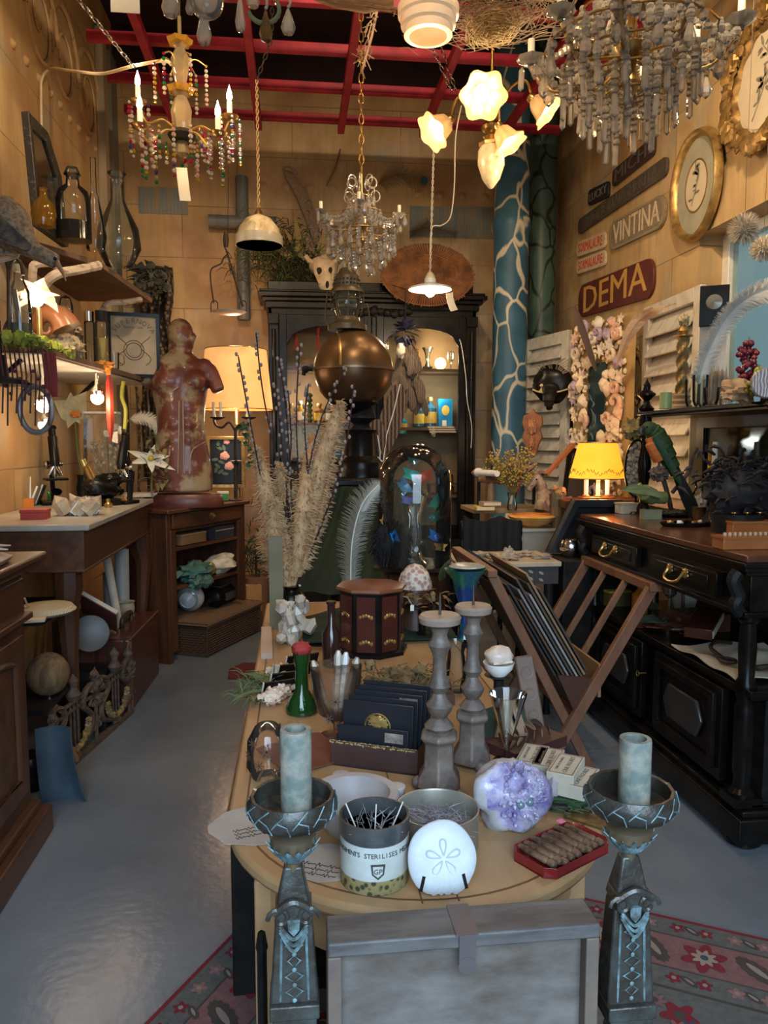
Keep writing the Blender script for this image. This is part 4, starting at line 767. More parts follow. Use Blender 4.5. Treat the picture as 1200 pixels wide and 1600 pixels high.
for i in range(40):a=V((rnd.uniform(-.03,.1),rnd.uniform(-.03,.03),rnd.uniform(.02,.38)));b.petal(a,(rnd.gauss(0,1),-.5,rnd.gauss(.5,1)),.06,.03,.3)
build('dry_leaves',b,M((.28,.24,.10),(.16,.14,.05),r=.7),t)
p=PY(222,662,5.1);q=off(p);t=thing('cream_plume','fluffy cream ostrich plume pointing left of the torso','feather',p);build('barbs',feather(B(),[q(203,654,5.1),q(225,652,5.1),q(245,662,5.1),q(256,690,5.1)],.065,80,3,1.8,th=.002),M((.78,.68,.5),None,r=.8),t);build('quill',B().tube(bez([q(200,656,5.1),q(196,680,5.12),q(205,770,5.15)]),.005,5),M((.5,.4,.25),None),t)
p=onz(180,778)+V((-.02,.05,0));b=B();c_=PY(182,704,p.y)-p
for i in range(150):v=V((rnd.gauss(0,1),rnd.gauss(0,1),rnd.gauss(0,1))).normalized();b.petal(c_+v*.055,(v+V((.3,0,.2))),.02,.018,.3,t=0)
t=thing('dried_hydrangea','dusty pink dried hydrangea head behind the binocular microscope','flower',p);build('blossom',b,M((.35,.18,.18),(.5,.32,.3),r=.8),t);build('stem',B().tube([(0,0,0),c_],.005),M((.2,.14,.06),None),t)
# glass case with dried flowers
p=onz(163,757+20);p=V((-1.12,4.82,ZT));o_=mpp(p);t=thing('glass_case','clear glass display case of dried flowers under the shelf spotlight','display case',p)
a=PY(130,700,4.8).x-p.x;c2=PY(190,700,4.8).x-p.x;h=PY(160,645,4.8).z-ZT
build('glass_panes',B().box(((a+c2)/2,0,h/2),(c2-a,.12,h),tp=.85),GL,t)
b=B().box(((a+c2)/2,0,h),((c2-a)*.86,.11,.012)).box(((a+c2)/2,0,.006),((c2-a),.12,.012));build('white_rim',b,WHT,t)
b=B()
for i in range(70):v=V((rnd.uniform(a*.7,c2*.7),rnd.uniform(-.04,.04),rnd.uniform(.05,h*.8)));b.tube([(v.x*.3,0,0.01),v],.0015,3);b.blob(v,(.012,.012,.012),.3,3,i,6,5)
build('dried_flowers',b,M((.55,.45,.28),(.35,.28,.18),r=.8),t)
p=onz(50,790)+V((.05,.25,0));c_=off(p);Yq=p.y
t=thing('green_horn_vase','curved bright green glass stem vase left of the tall microscope','vase',p);build('glass_stem',B().tube(bez([(0,0,0),c_(55,745,Yq),c_(44,710,Yq),c_(46,692,Yq),c_(62,682,Yq)]),[.014]*12+[.017]*12+[.022]*9,10),M((.05,.55,.08),None,r=.1,tr=.4),t)
t=thing('magazine','flat magazine with reddish cover at the far end of the console','magazine',onz(228,777)+V((-.05,.06,0)),.3);build('pages',B().box((0,0,.012),(.2,.14,.02)),PAP,t);build('cover',B().box((0,0,.024),(.2,.14,.003)),M((.65,.30,.22),(.7,.65,.6),s=12),t)
for i in range(3):p=V((-1.0-.04*i,4.25+.2*i,ZT));one('brass_weight',B().lathe([(.02,0),(.022,.02),(.01,.03),(.012,.045),(0,.05)],12),BRS,['small brass weight nearest the orange coral','small brass weight in the middle of the marble top','small brass weight at the back of the marble top'][i],'weight',p,group='brass weights')
# ---- middle shelf and its load ----
ZM=1.78;pts=[PZ(-60,549,ZM),PZ(67,551,ZM),PZ(203,590,ZM),PZ(236,600,ZM)];poly=[(v.x,v.y)for v in pts];yn,yf=poly[0][1],poly[-1][1]
poly=[(XL+.005,poly[1][1])]+poly[1:]+[(XL+.005,yf)]
t=thing('middle_shelf','middle wall shelf with moss and glass jars, lit from below','shelf',(0,0,0));build('shelf_board',B().prism(poly,.028,ZM),M((.13,.075,.045),(.22,.13,.08),r=.7,s=6),t,bev=.003);build('white_underside',B().prism([(XL+(x-XL)*.96,y)for x,y in poly],.006,ZM-.008),M((.7,.66,.6),None,r=.4),t)
[build('shelf_bracket',B().beam((XL+.02,y,ZM-.2),(XL+.22,y,ZM-.01),.02),BLKM,t)for y in(poly[1][1]+.2,yf-.3)]
ZS=ZM+.028
ZU=2.34;up_=[PZ(62,388,ZU),PZ(157,417,ZU),PZ(238,473,ZU)];pu=[(XL+.005,up_[0].y)]+[(v.x,v.y)for v in up_]+[(XL+.005,up_[-1].y)]
t=thing('upper_shelf','rough brown upper wall shelf carrying the big flasks','shelf',(0,0,0));build('shelf_board',B().prism(pu,.03,ZU),M((.16,.085,.05),(.26,.15,.09),r=.7,s=5),t,bev=.004);ZV=ZU+.03
BIR=M((.66,.55,.42),(.22,.15,.10),r=.8,s=20,st=(1,1,2),lo=.5,hi=.7);q=lambda x,y,Y:PY(x,y,Y)
build('birch_bracket',B().tube(bez([q(60,463,3.9),q(72,442,3.9),q(90,428,3.9),q(120,422,4.0),q(154,415,4.15)]),[.024]*33,8).tube(bez([q(50,470,3.9),q(51,425,3.85),q(56,413,3.85),q(83,412,3.9),q(93,425,3.95)]),.02,8),BIR,t)
build('birch_bracket',B().tube(bez([q(160,485,4.8),q(170,474,4.9),q(195,472,5.0),q(220,468,5.1)]),.018,8),BIR,t)
def onm(x,y):return PZ(x,y,ZS)
def onu(x,y):return PZ(x,y,ZV)
for i,(x,y,w_,h_)in enumerate(((40,541,30,140),)):
 p=V((-1.13,3.35,ZS));o_=mpp(p);p=V((PY(40,500,3.35).x-.02,3.35,ZS));t=thing('swing_bottle','tall clear bottle holding a dark branch on the mossy middle shelf','bottle',p);r=17*o_
 build('glass_body',B().lathe([(r,0),(r,55*o_),(r*.95,75*o_),(r*.45,95*o_),(r*.4,112*o_)],20),GL,t);build('dark_base_ring',B().lathe([(r*1.02,0),(r*1.02,28*o_)],20),glassm((.35,.4,.35),1.5,.3),t);build('branch',B().tube(bez([(.0,0,5*o_),(-.01,0,50*o_),(-.02,.0,80*o_)]),.012,6),M((.07,.06,.07),None),t)
 build('glass_neck',B().lathe([(r*.5,108*o_),(r*.5,118*o_)],14),M((.6,.65,.45),None,r=.3),t)
p=V((-1.2,3.3,ZS));t=thing('iron_hook_stand','thin brown iron stand with curled hooks at the left edge','stand',p);o_=mpp(p);q=off(p)
build('iron_rod',B().tube([q(14,535,3.3),q(13,396,3.3)],.008,8).lathe([(.03,0),(.03,.01),(0,.02)],12,q(14,538,3.3)),IRON,t);build('hook',B().tube(bez([q(14,440,3.3),q(16,415,3.3),(q(24,404,3.3)),q(33,412,3.3),q(36,430,3.3)]),.008,7),IRON,t);build('hook',B().tube(bez([q(14,425,3.3),q(8,405,3.3),q(-6,412,3.3)]),.008,7),IRON,t);build('hook',B().tube(bez([q(14,500,3.3),q(8,510,3.3),q(4,530,3.3)]),.006,6),IRON,t)
p=PY(60,470,3.6);t=thing('shell_lamp','glowing shell-shaped lamp with pink fringes behind the tall clear bottle','lamp',V((p.x,p.y,ZS)));h=p.z-ZS;PK=M((1,.62,.45),(1,.70,.5),e=.25,s=6,b=0)
build('lamp_foot',B().lathe([(.06,0),(.05,.015),(.012,.03),(.012,h-.03)],14),BRS,t);b=B()
for dx,dz in((-1,-.3),(1,-.35),(.3,1),(-.4,.9),(.9,.35),(-.9,.35)):b.petal((0,0,h),(dx,-.35,dz),.11,.16,.2,pt=.32)
build('shell_shade',b,PK,t);build('bulb',B().sph((0,-.03,h),.032,12,8),BULBW,t);light('shell_glow','POINT',p+V((.06,-.16,-.02)),3.2,WARM2,.04)
MOS=M((.16,.24,.03),(.30,.34,.05),r=.9,s=20,b=.4);b=B()
for i in range(90):v=(-1.2+rnd.uniform(0,.17),3.25+i*.0065,ZS+.008);b.blob(v,(.02,.02,rnd.uniform(.012,.03)),.6,4,i,8,6)
tag(build('shelf_moss',b,MOS),'bright green moss along the front of the middle shelf','moss')['kind']='stuff'
def jar(name,label,cat,p,w_,h_,capm,fill=None,glass=GL,caph=.18):
 t=thing(name,label,cat,p);r=w_/2;build('glass_body',B().lathe([(r,0),(r,h_*(.85-caph*.3)),(r*.85,h_*(1-caph))],16),glass,t);build('cap',B().lathe([(r*.9,h_*(1-caph)),(r*.92,h_),(0,h_)],16),capm,t)
 if fill:build('contents',B().lathe([(r*.9,.01*h_),(r*.9,h_*.5),(0,h_*.52)],14),fill,t)
 return t
SKB=M((.62,.50,.32),(.42,.30,.18),r=.7,s=25,b=.3)
for i,(x,yb_,yt,w_,Y,lb)in enumerate(((104,512,470,20,4.1,'small glass dome with a pale skull, the higher one on a brown base'),(121,522,507,18,4.2,'bare pale skull ornament on a cut-glass tumbler'))):
 p=PY(x,yb_,Y);o_=mpp(p);t=thing('skull_ornament',lb,'skull',V((p.x,p.y,ZS)));h=p.z-ZS;r=w_*o_/2;H_=(yb_-yt)*o_
 build('skull',B().blob((0,0,h+H_*.45),(r*.8,r*.8,H_*.38),.25,2.2,3+i).blob((0,-r*.4,h+H_*.15),(r*.5,r*.5,H_*.2),.2,2,5),SKB,t);build('eye_socket',B().sph((-r*.3,-r*.72,h+H_*.42),r*.2,6,5).sph((r*.3,-r*.72,h+H_*.42),r*.2,6,5),BLKM,t)
 if i==0:build('glass_dome',B().lathe([(r*1.1,h),(r*1.1,h+H_*.8),(r*.7,h+H_*1.1),(0,h+H_*1.2)],18),GL,t);build('brown_base',B().lathe([(r*1.2,0),(r*1.1,h*.3),(r*.9,h*.55),(r*1.15,h),(0,h)],18),M((.12,.07,.04),None),t)
 else:build('cut_glass_tumbler',B().lathe([(r*.9,0),(r*1.0,h*.95),(r*.2,h)],12,flute=.05,nf=8),GLD,t)
p=V((PY(100,530,4.0).x,3.9,ZS));one('coral_mound',B().blob((0,0,.05),(.10,.10,.06),.5,5,4,24,14).blob((.06,-.12,.03),(.05,.05,.04),.5,5,5),M((.62,.52,.34),(.42,.33,.2),r=.9,s=40,b=.5),'knobbly cream coral lump in the middle of the shelf','coral',p)
p=V((PY(75,520,3.75).x,3.75,ZS));o_=mpp(p);one('nautilus_shell',B().tube([V((math.cos(a*.35)*.09*math.exp(-a*.10),-.02,.11+math.sin(a*.35)*.10*math.exp(-a*.10)))for a in range(20)],[.07*math.exp(-a*.12)for a in range(20)],10),M((.24,.09,.04),(.36,.16,.08),r=.25),'glossy brown nautilus shell behind the coral lump','shell',p)
for i,(x,w_,y1,cm,fl)in enumerate(((141,16,487,CHR,None),(160,20,486,BLKM,M((.75,.5,.12),None)))):
 p=V((PY(x,550,4.35).x,4.35,ZS));o_=mpp(p);jar('tall_jar',['tall dark jar with a silver cap on the middle shelf','tall jar with a black cap and yellow label on the middle shelf'][i],'jar',p,w_*o_,(PY(x,y1,4.35).z-ZS),cm,fl,GLD)
p=V((PY(178,545,4.5).x,4.5,ZS));one('glass_jug',B().shell([(.025,0),(.028,.09)],.002,14).tube(bez([(.028,0,.08),(.05,0,.07),(.05,0,.03),(.028,0,.02)]),.004,5),GL,'small clear glass jug before the framed poster','jug',p)
# framed poster
c0,c1,c2_=PY(172,493,4.9),PY(242,494,5.1),PY(243,592,5.1);wv=(c1-c0).length;hv=(c1-c2_).length
t=thing('framed_poster','black framed poster with arched lettering at the far end of the middle shelf','picture',V(((c0.x+c1.x)/2,5.0,(c1.z+c2_.z)/2)),rot=(0,0,.25));wv*=1.0
build('frame',B().at(rot=(pi/2,0,0)).ring([(-wv/2,-hv/2),(wv/2,-hv/2),(wv/2,hv/2),(-wv/2,hv/2)],[(-wv/2+.02,-hv/2+.02),(wv/2-.02,-hv/2+.02),(wv/2-.02,hv/2-.02),(-wv/2+.02,hv/2-.02)],.02),BLK,t)
pr_=build('print',B().box((0,.0,0),(wv-.03,.006,hv-.03)),M((.45,.38,.27),(.36,.30,.2),r=.6,s=8),t)
b=B()
for i,ch in enumerate('SUPERNOVA'):a=(i-4)*.26;b.M=T((.13*math.sin(a),-.004,.03+.12*math.cos(a)),(pi/2,a,0));b.text(ch,.042,.001)
b.M=T((0,-.004,.11),(pi/2,0,0));b.text('Soul to Soul',.024,.001)
for r_ in(.045,.06):b.M=Matrix.Identity(4);b.tube([(r_*math.cos(a*pi/12),-.005,-.03+r_*math.sin(a*pi/12))for a in range(24)],.002,4,True)
for k_ in(-1,1):b.tube([(k_*(.07+.03*math.sin(a*.5)),-.005,-.12+a*.012)for a in range(16)],.002,4)
build('lettering',b,M((.16,.12,.08),None),pr_)
# tassels and chilli string under the shelf
p=PY(78,560,3.45);o_=mpp(p);b=B()
for i in range(30):a=i*.7;x=rnd.uniform(-9,9)*o_;b.tube([(x,rnd.uniform(-.02,.02),8*o_),(x*1.1,0,-30*o_),(x,0,-60*o_)],.003,3)
one('red_fringe',b,M((.16,.01,.02),(.25,.03,.03),r=.6),'dark red bead fringe hanging from the corner of the middle shelf','fringe',p)
p=PY(30,580,3.3);b=B()
for i in range(12):x=-.09+.018*i;b.tube([(x,0,.1),(x+.01,0,-.02),(x,0,-.12-.05*(i%3))],.0035,4);b.sph((x,0,-.03*(i%4)),.008,6,5)
one('bead_curtain_strings',b,M((.12,.02,.03),(.05,.04,.04)),'dark strings of beads hanging at the left edge under the middle shelf','beads',p)
p=PY(170,586,4.3);o_=mpp(p);b=B().lathe([(2*o_,0),(5*o_,-12*o_),(5.5*o_,-60*o_),(5*o_,-80*o_),(1*o_,-104*o_),(0,-105*o_)],10,flute=.1,nf=5);t=thing('red_silk_tassel','long red silk tassel hanging from the middle shelf','tassel',p);build('tassel_skirt',b,M((.45,.05,.02),(.28,.02,.02),r=.5,s=30,st=(1,1,.1),k='n'),t)
build('tassel_cord',B().tube(bez([(0,0,0),(-3*o_,0,14*o_),(-20*o_,0,16*o_),(-34*o_,0,8*o_)]),.014,6).blob((-8*o_,0,14*o_),(.05,.03,.025),.5,4),M((.65,.16,.03),(.7,.35,.05),s=60),t)
p=PY(193,610,4.6);o_=mpp(p);one('yellow_ribbon',B().tube(bez([(0,0,14*o_),(-3*o_,0,-10*o_),(2*o_,0,-30*o_),(0,0,-60*o_)]),[.012]*25,5),M((.55,.48,.05),None),'yellow-green ribbon hanging beside the red tassel','ribbon',p)
# ---- upper shelf load ----
p=V((-1.14,3.98,ZV));
p=V((-1.17,3.75,ZV));t=thing('leaning_mirror','black framed mirror with clipped corners leaning on the left wall','mirror',p,rot=(0,-.06,-.05));q=lambda x,y:(PX(x,y,XL+.07))
pl=[(y_,z_)for y_,z_ in((-.02,.0),(.36,.0),(.36,.34),(.22,.50),(-.02,.50))];pin=[(.03,.05),(.31,.05),(.31,.32),(.20,.45),(.03,.45)]
b=B();b.M=Matrix(((0,0,1,0),(1,0,0,0),(0,1,0,0),(0,0,0,1)));b.ring(pl,pin,.035);build('frame',b,M((.02,.017,.015),(.10,.08,.06),r=.5,s=60,lo=.55,hi=.7),t,bev=.004)
b=B();b.M=Matrix(((0,0,1,.012),(1,0,0,0),(0,1,0,0),(0,0,0,1)));b.prism(pin,.004);build('mirror_glass',b,M((.45,.45,.42),None,r=.08,m=1,b=0,s=2),t)
def flask(name,label,cat,p,pr,glass,liq=None,liqm=None,stop=None):
 t=thing(name,label,cat,p);build('glass_body',B().lathe(pr,28),glass,t)
 if liq:build('liquid',B().lathe(liq,24),liqm,t)
 if stop:build('stopper',B().lathe(stop,14),GLD,t)
 return t
p=V((PY(70,380,3.75).x,3.75,ZV));o_=mpp(p);r=19*o_
flask('amber_flask_bottle','round amber glass bottle left of the apothecary bottle','bottle',p,[(0,0),(r*.8,2*o_),(r,20*o_),(r*.85,36*o_),(r*.35,46*o_),(r*.3,56*o_),(r*.4,60*o_)],AMB)
p=V((PY(117,390,3.98).x,3.98,ZV));o_=mpp(p);r=26*o_
flask('apothecary_bottle','clear apothecary bottle half full of black liquid on the upper shelf','bottle',p,[(0,0),(r,0),(r,62*o_),(r*.85,76*o_),(r*.4,86*o_),(r*.35,98*o_),(r*.5,101*o_)],GL,[(r*.97,.004),(r*.97,28*o_),(0,28*o_)],M((.01,.008,.006),None,r=.1),[(r*.35,96*o_),(r*.45,104*o_),(r*.3,112*o_),(0,113*o_)])
p=V((PY(150,405,4.15).x,4.15,ZV));o_=mpp(p);r=22*o_;flask('tall_flask','tall clear conical flask between the apothecary bottle and the round flask','flask',p,[(0,0),(r*.6,0),(r*.8,20*o_),(r*.5,60*o_),(r*.2,90*o_),(r*.2,140*o_)],GL)
p=V((PY(187,430,4.55).x,4.55,ZV));o_=mpp(p);r=34*o_;flask('round_flask','big round-bellied clear flask with flared neck at the end of the upper shelf','flask',p,[(0,0),(r*.6,3*o_),(r,30*o_),(r*.9,60*o_),(r*.45,92*o_),(r*.3,105*o_),(r*.3,138*o_),(r*.42,143*o_)],GLD)
# stuffed bird
p=PY(45,372,2.75);o_=mpp(p);q=off(p);FB=M((.12,.085,.055),(.30,.23,.16),r=.9,s=70,st=(1,1,1),b=.6);t=thing('stuffed_curlew','stuffed brown curlew bending down, cut by the left edge','bird',p)
bd=B().tube(bez([q(-15,330,2.8),q(5,345,2.78),q(30,372,2.75),q(55,392,2.72),q(75,402,2.7),q(90,410,2.7)]),[.04,.05,.06,.066,.072,.076,.08,.08,.082,.082,.08,.078,.075,.07,.066,.062,.058,.052,.047,.042,.038,.034,.032,.03,.029,.028,.028,.027,.027,.027,.026,.026,.026,.026,.025,.025,.025,.024,.024,.02,.01][:41],12);build('body',bd,FB,t)
b=B()
for i in range(22):a=q(-10+i*2.8,335+i*2.4,2.69);b.petal(a,(-.9,-.1,.75-.03*i),.07+.02*(i%3),.03,.1,up=(0,-1,0),t=.002)
build('wing_feathers',b,M((.035,.03,.03),(.13,.10,.07),r=.8,s=30),t);build('beak',B().tube(bez([q(88,410,2.7),q(97,424,2.7),q(103,439,2.7)]),[.012,.011,.01,.009,.008,.008,.007,.007,.006,.006,.005,.005,.004,.004,.003,.003,.002],8),M((.28,.16,.08),None,r=.4),t);build('eye',B().sph(q(86,404,2.675),.006,8,6),BLK,t)
build('perch_branch',B().tube(bez([PY(-40,398,2.8)-p,q(0,392,2.8),q(14,402,2.85),V((XL+.02,3.0,1.98))-p]),.013,7),BIR,t);build('leg',B().tube([q(10,378,2.76),q(5,395,2.8)],.005,5),M((.25,.2,.12),None),t);build('leg',B().tube([q(24,380,2.76),q(10,398,2.82)],.005,5),M((.25,.2,.12),None),t)
# ---- reptile-patterned curtain behind the torso ----
def fabric(p0,p1,h,n,amp,m,name,label,cat,Y,seed=0,rough=0,mk=None):
 b=B();w_=p1.x-p0.x
 def fn(u,v):return V((w_*u+rough*nz.noise((u*5,v*6,seed)),amp*math.sin(u*n*2*pi+seed)+rough*nz.noise((u*7,v*5,seed+4)),-h*v))
 b.surf(fn,int(n*10),12,.004);return one(name,b,m,label,cat,p0)
yc=6.70;a,c=PY(215,415,yc),PY(268,415,yc)
SNK=M((.20,.13,.07),(.02,.018,.018),r=.7,s=26,k='c',b=.3,lo=.25,hi=.45)
fabric(a,c,1.75,4,.03,SNK,'patterned_textile','dark reptile-patterned hanging textile behind the torso','textile',yc,2,.05)
p=PY(236,432,6.4);b=B()
for i in range(70):a=V((rnd.uniform(-.13,.13),rnd.uniform(-.04,.04),rnd.uniform(-.13,.06)));b.petal(a,(rnd.gauss(0,1),-.6,rnd.gauss(.1,1)),.08,.07,.4)
one('leaf_cluster',b,M((.05,.07,.07),(.13,.14,.12),r=.6),'blue-grey leathery leaves over the top of the patterned textile','leaves',p)
for i,(x,w_)in enumerate(((196,12),(214,14),(229,12))):p=PY(x,598+i*6,5.5);b=B().tube(bez([(0,0,0),(.01,0,-.3),(-.01,0,-.85)],6),[w_*mpp(p)/2]*13,8,fl=.4);one('hanging_snakeskin',b,[M((.03,.025,.03),None,r=.4),M((.30,.22,.11),(.07,.05,.03),s=45,k='c'),BLKM][i],['black leather strip hanging left of the snakeskin','tan speckled snakeskin hanging beside the torso','black strip hanging right of the snakeskin'][i],'skin',p)
# ---- commode, torso, basket ----
th=math.radians(60);cp_=V((-.80,4.86,0));CH=.98;CW,CDp=.86,.36
t=thing('corner_commode','brown wooden commode with a drawer and open shelves, set across the corner','cabinet',cp_,th)
b=B();b.box((.02,CDp/2,CH/2),(.04,CDp,CH)).box((CW-.02,CDp/2,(CH+.26)/2),(.04,CDp,CH-.26)).box((CW/2,CDp-.01,CH/2),(CW,.02,CH));b.box((CW/2,CDp/2,CH-.14),(CW-.04,CDp-.02,.02))
build('carcass',b,DW,t,bev=.003);build('top',B().box((CW/2,CDp/2-.01,CH-.012),(CW+.05,CDp+.05,.026)),DWX,t,bev=.006)
dr=build('drawer',B().box((CW/2,.005,CH-.078),(CW-.1,.03,.096)),DWX,t,bev=.004);build('drawer_knob',B().at(rot=(pi/2,0,0),loc=(CW/2+.02,-.01,CH-.078)).lathe([(.03,0),(.034,.006),(.012,.01),(.022,.024),(0,.03)],16,sy=.8),BRS,dr)
for z in(.72,.47):build('shelf',B().box((CW/2,CDp/2,z),(CW-.08,CDp-.02,.02)),DWX,t)
for x,z in((.06,.07),(CW-.06,.27)):build('stile',B().box((x,.008,(z+.85)/2),(.05,.02,.85-z)),DW,t,bev=.002)
CM=T(cp_,(0,0,th));cl=lambda x,y,z:CM@V((x,y,z))
t=thing('box_file','dark grey box on the upper open shelf of the commode, right side','box',cl(.66,.12,.73),th);build('box',B().box((0,0,.045),(.22,.18,.09)),M((.05,.05,.06),None),t,bev=.002);build('lid_line',B().box((0,-.091,.06),(.22,.002,.004)),PAP,t)
t=thing('cigar_box','wooden box on the upper open shelf of the commode, left side','box',cl(.3,.1,.73),th);build('box',B().box((0,0,.035),(.26,.16,.06)),M((.20,.12,.06),None),t,bev=.002);build('lid',B().box((0,-.0,.07),(.265,.165,.01)),M((.28,.18,.1),None),t)
b=B();p=cl(.33,.05,.48);one('teal_scarf',B().blob((0,0,.06),(.15,.09,.06),.5,3,4,20,12).blob((-.06,-.06,.01),(.06,.04,.05),.4,3,6).blob((.02,-.09,.0),(.05,.03,.04),.3,3,7),M((.03,.16,.16),(.10,.14,.09),r=.6,s=30),'teal knitted scarf spilling off the commode shelf','scarf',p,th)
one('gold_shell',B().blob((0,0,.05),(.05,.05,.045),.2,4,3),M((.5,.36,.08),(.3,.2,.04),r=.35,m=.6,s=90),'gold sequinned lump between scarf and white cushion','ornament',cl(.50,.06,.48),th)
one('white_cushion',B().blob((0,0,.065),(.14,.10,.065),.25,2,9,24,14),M((.72,.66,.52),(.55,.48,.36),r=.8,s=12),'crumpled cream cushion on the commode shelf','cushion',cl(.67,.08,.48),th)
p=cl(CW*.3,CDp*.5,CH);o_=mpp(p)
# écorché torso
tp=V((PY(286,757,5.12).x,5.12,CH));q=off(tp);Yt=5.12;o_=mpp(tp)
t=thing('plinth_board','dark red oval board under the anatomical torso','board',tp);build('board',B().lathe([(60*o_,0),(62*o_,.02),(60*o_,.07),(56*o_,.085),(0,.085)],36,sy=.5),M((.075,.02,.018),(.12,.035,.025),r=.35),t)
tt=V((tp.x,tp.y,CH+.085));q=off(tt)
t=thing('anatomical_torso','flaking red-brown anatomical torso with turned head on the commode','statue',tt)
b=B();loops=[(285,768,46,.12),(285,752,47,.12),(284,735,47,.125),(284,700,40,.115),(283,670,36,.105),(282,640,37,.115),(281,610,42,.125),(280,588,45,.125),(280,574,43,.11),(280,562,32,.09),(282,552,18,.07),(284,540,16,.06)]
vs=[];fs=[];n=22
for x,y,hw,dp in loops:
 c_=q(x,y,Yt);vs+=[(c_.x+hw*o_*math.cos(a*2*pi/n),c_.y+dp*math.sin(a*2*pi/n)-.02*max(0,-math.sin(a*2*pi/n))*abs(math.cos(a*2*pi/n)),c_.z)for a in range(n)]
for i in range(len(loops)-1):
 for j in range(n):fs.append((i*n+j,i*n+(j+1)%n,(i+1)*n+(j+1)%n,(i+1)*n+j))
fs+=[list(range(n))[::-1],[(len(loops)-1)*n+j for j in range(n)]];b.add(vs,fs)
b.sph(q(282,522,Yt),(.083,.09,.10),20,14).sph(q(291,530,Yt-.02),(.058,.062,.075),16,10)
b.tube([q(300,520,Yt-.03),q(305,526,Yt-.03),q(301,532,Yt-.03)],[.012,.016,.012],8).sph(q(298,543,Yt-.02),(.022,.022,.016),8,6).sph(q(301,536,Yt-.02),(.014,.02,.008),8,6).sph(q(278,526,Yt-.08),(.014,.01,.026),8,6)
b.tube([q(286,535,Yt),q(283,560,Yt)],[.05,.062],14)
b.tube(bez([q(248,578,Yt),q(234,588,Yt-.02),q(225,602,Yt-.03)]),[.06,.066,.07,.07,.068,.066,.064,.062,.06,.058,.056,.054,.052,.05,.048,.044,.04],14)
b.tube(bez([q(312,572,Yt),q(328,582,Yt-.02),q(342,612,Yt-.04)]),[.06,.062,.062,.06,.064,.062,.058,.056,.054,.052,.05,.048,.047,.046,.045,.044,.044],14)
b.sph(q(262,595,Yt-.09),(.10,.05,.075),16,10).sph(q(303,595,Yt-.09),(.08,.05,.07),16,10)
for i in range(3):
 for sx_ in(-1,1):b.sph(q(283+sx_*11,640+i*24,Yt-.095),(.038,.025,.04),12,8)
SKN=M((.15,.04,.025),(.32,.24,.13),r=.42,s=5.5,b=.3,lo=.5,hi=.58,coat=.2,d=7)
to=build('body',b,SKN,t);rm=to.modifiers.new('r','REMESH');rm.mode='VOXEL';rm.voxel_size=.011;rm.use_smooth_shade=True;q_=to.modifiers.new('s','SMOOTH');q_.iterations=4;q_.factor=.6
build('eye',B().sph(q(297,522,Yt-.055),.009,8,6),M((.5,.45,.35),None,r=.2),t);b=B()
for s_ in(-1,1):b.tube(bez([q(283+s_*3,560,Yt-.06),q(283+s_*3,640,Yt-.125),q(283+s_*5,740,Yt-.13)]),.004,5)
b.tube(bez([q(240,592,Yt-.06),q(262,612,Yt-.14),q(279,604,Yt-.14)]),.005,5).tube(bez([q(322,690,Yt-.04),q(300,705,Yt-.12),q(296,740,Yt-.12)]),.005,5);build('raised_vessels',b,M((.40,.30,.16),None,r=.4),t)
t=thing('green_box','small green box with white lid on the commode','box',cl(.74,.1,CH),.2);build('box',B().box((0,0,.03),(.075,.06,.05)),M((.08,.30,.06),None),t,bev=.002);build('lid',B().box((0,0,.062),(.078,.062,.014)),WHT,t)
# basket
bp0=V((-.585,4.99,0));tb=math.atan2(.65,.30);t=thing('wicker_hamper','long low wicker hamper slid half under the commode','basket',bp0,tb);bl,bw,bh=.74,.40,.20
WK=M((.17,.085,.04),(.045,.022,.010),r=.7,s=60,st=(1,1,1.3),k='w',d=1.5,b=.7)
def weave(b,x0,y0,x1,y1,z0,z1,n,rows):
 for k_ in range(rows):
  z=z0+(z1-z0)*(k_+.5)/rows;b.tube([V((x0+(x1-x0)*i/n,y0+(y1-y0)*i/n,z))+V((y1-y0,x0-x1,0)).normalized()*(.005*(1 if(i+k_)%2 else-1))for i in range(n+1)],(z1-z0)/rows*.42,4)
 return b
b=B();cs=[(0,0),(bl,0),(bl,bw),(0,bw)]
for i in range(4):a,c=cs[i],cs[(i+1)%4];weave(b,*a,*c,.012,bh,36 if i%2==0 else 20,12)
b.box((bl/2,bw/2,bh*.45),(bl-.02,bw-.02,bh*.85))
for a,c in cs:b.tube([(a,c,0),(a,c,bh)],.009,6)
build('basket_body',b,WK,t);b=B()
for k_ in range(22):y=-.012+(bw+.024)*(k_+.5)/22;b.tube([(-.015+(bl+.03)*i/36,y,bh+.022+.003*(1 if(i+k_)%2 else-1))for i in range(37)],.0085,4)
b.box((bl/2,bw/2,bh+.014),(bl+.01,bw+.01,.012)).tube([(-.02,-.02,bh+.02),(bl+.02,-.02,bh+.02),(bl+.02,bw+.02,bh+.02),(-.02,bw+.02,bh+.02)],.012,6,True).tube([(0,-.012,bh),(bl,-.012,bh)],.006,5);build('basket_lid',b,M((.26,.145,.07),(.08,.042,.02),r=.7,s=60,st=(1,1,1.3),k='w',d=1.5,b=.5),t)
BMt=T(bp0,(0,0,tb));bz=bh+.032
p=PZ(298,955,bz);r=22*mpp(p);p=V((p.x,p.y+.0,bz+r));t=thing('glass_lamp_globe','frosted white glass lamp globe lying on the hamper','lamp globe',p);b=B();b.M=frame((-.1,-.95,-.05));
build('globe',b.lathe([(0,-r),(r*.6,-r*.8),(r,0),(r*.95,r*.3),(r*.7,r*.7),(r*.55,r*.82),(r*.5,r*.8),(r*.2,r*.95),(0,r)][::1],28),M((.72,.70,.66),None,r=.3,sss=.2),t);b=B();b.M=frame((-.1,-.95,-.05));build('globe_rim',b.lathe([(r*.66,r*.7),(r*.72,r*.76),(r*.66,r*.8)],28),GLD,t)
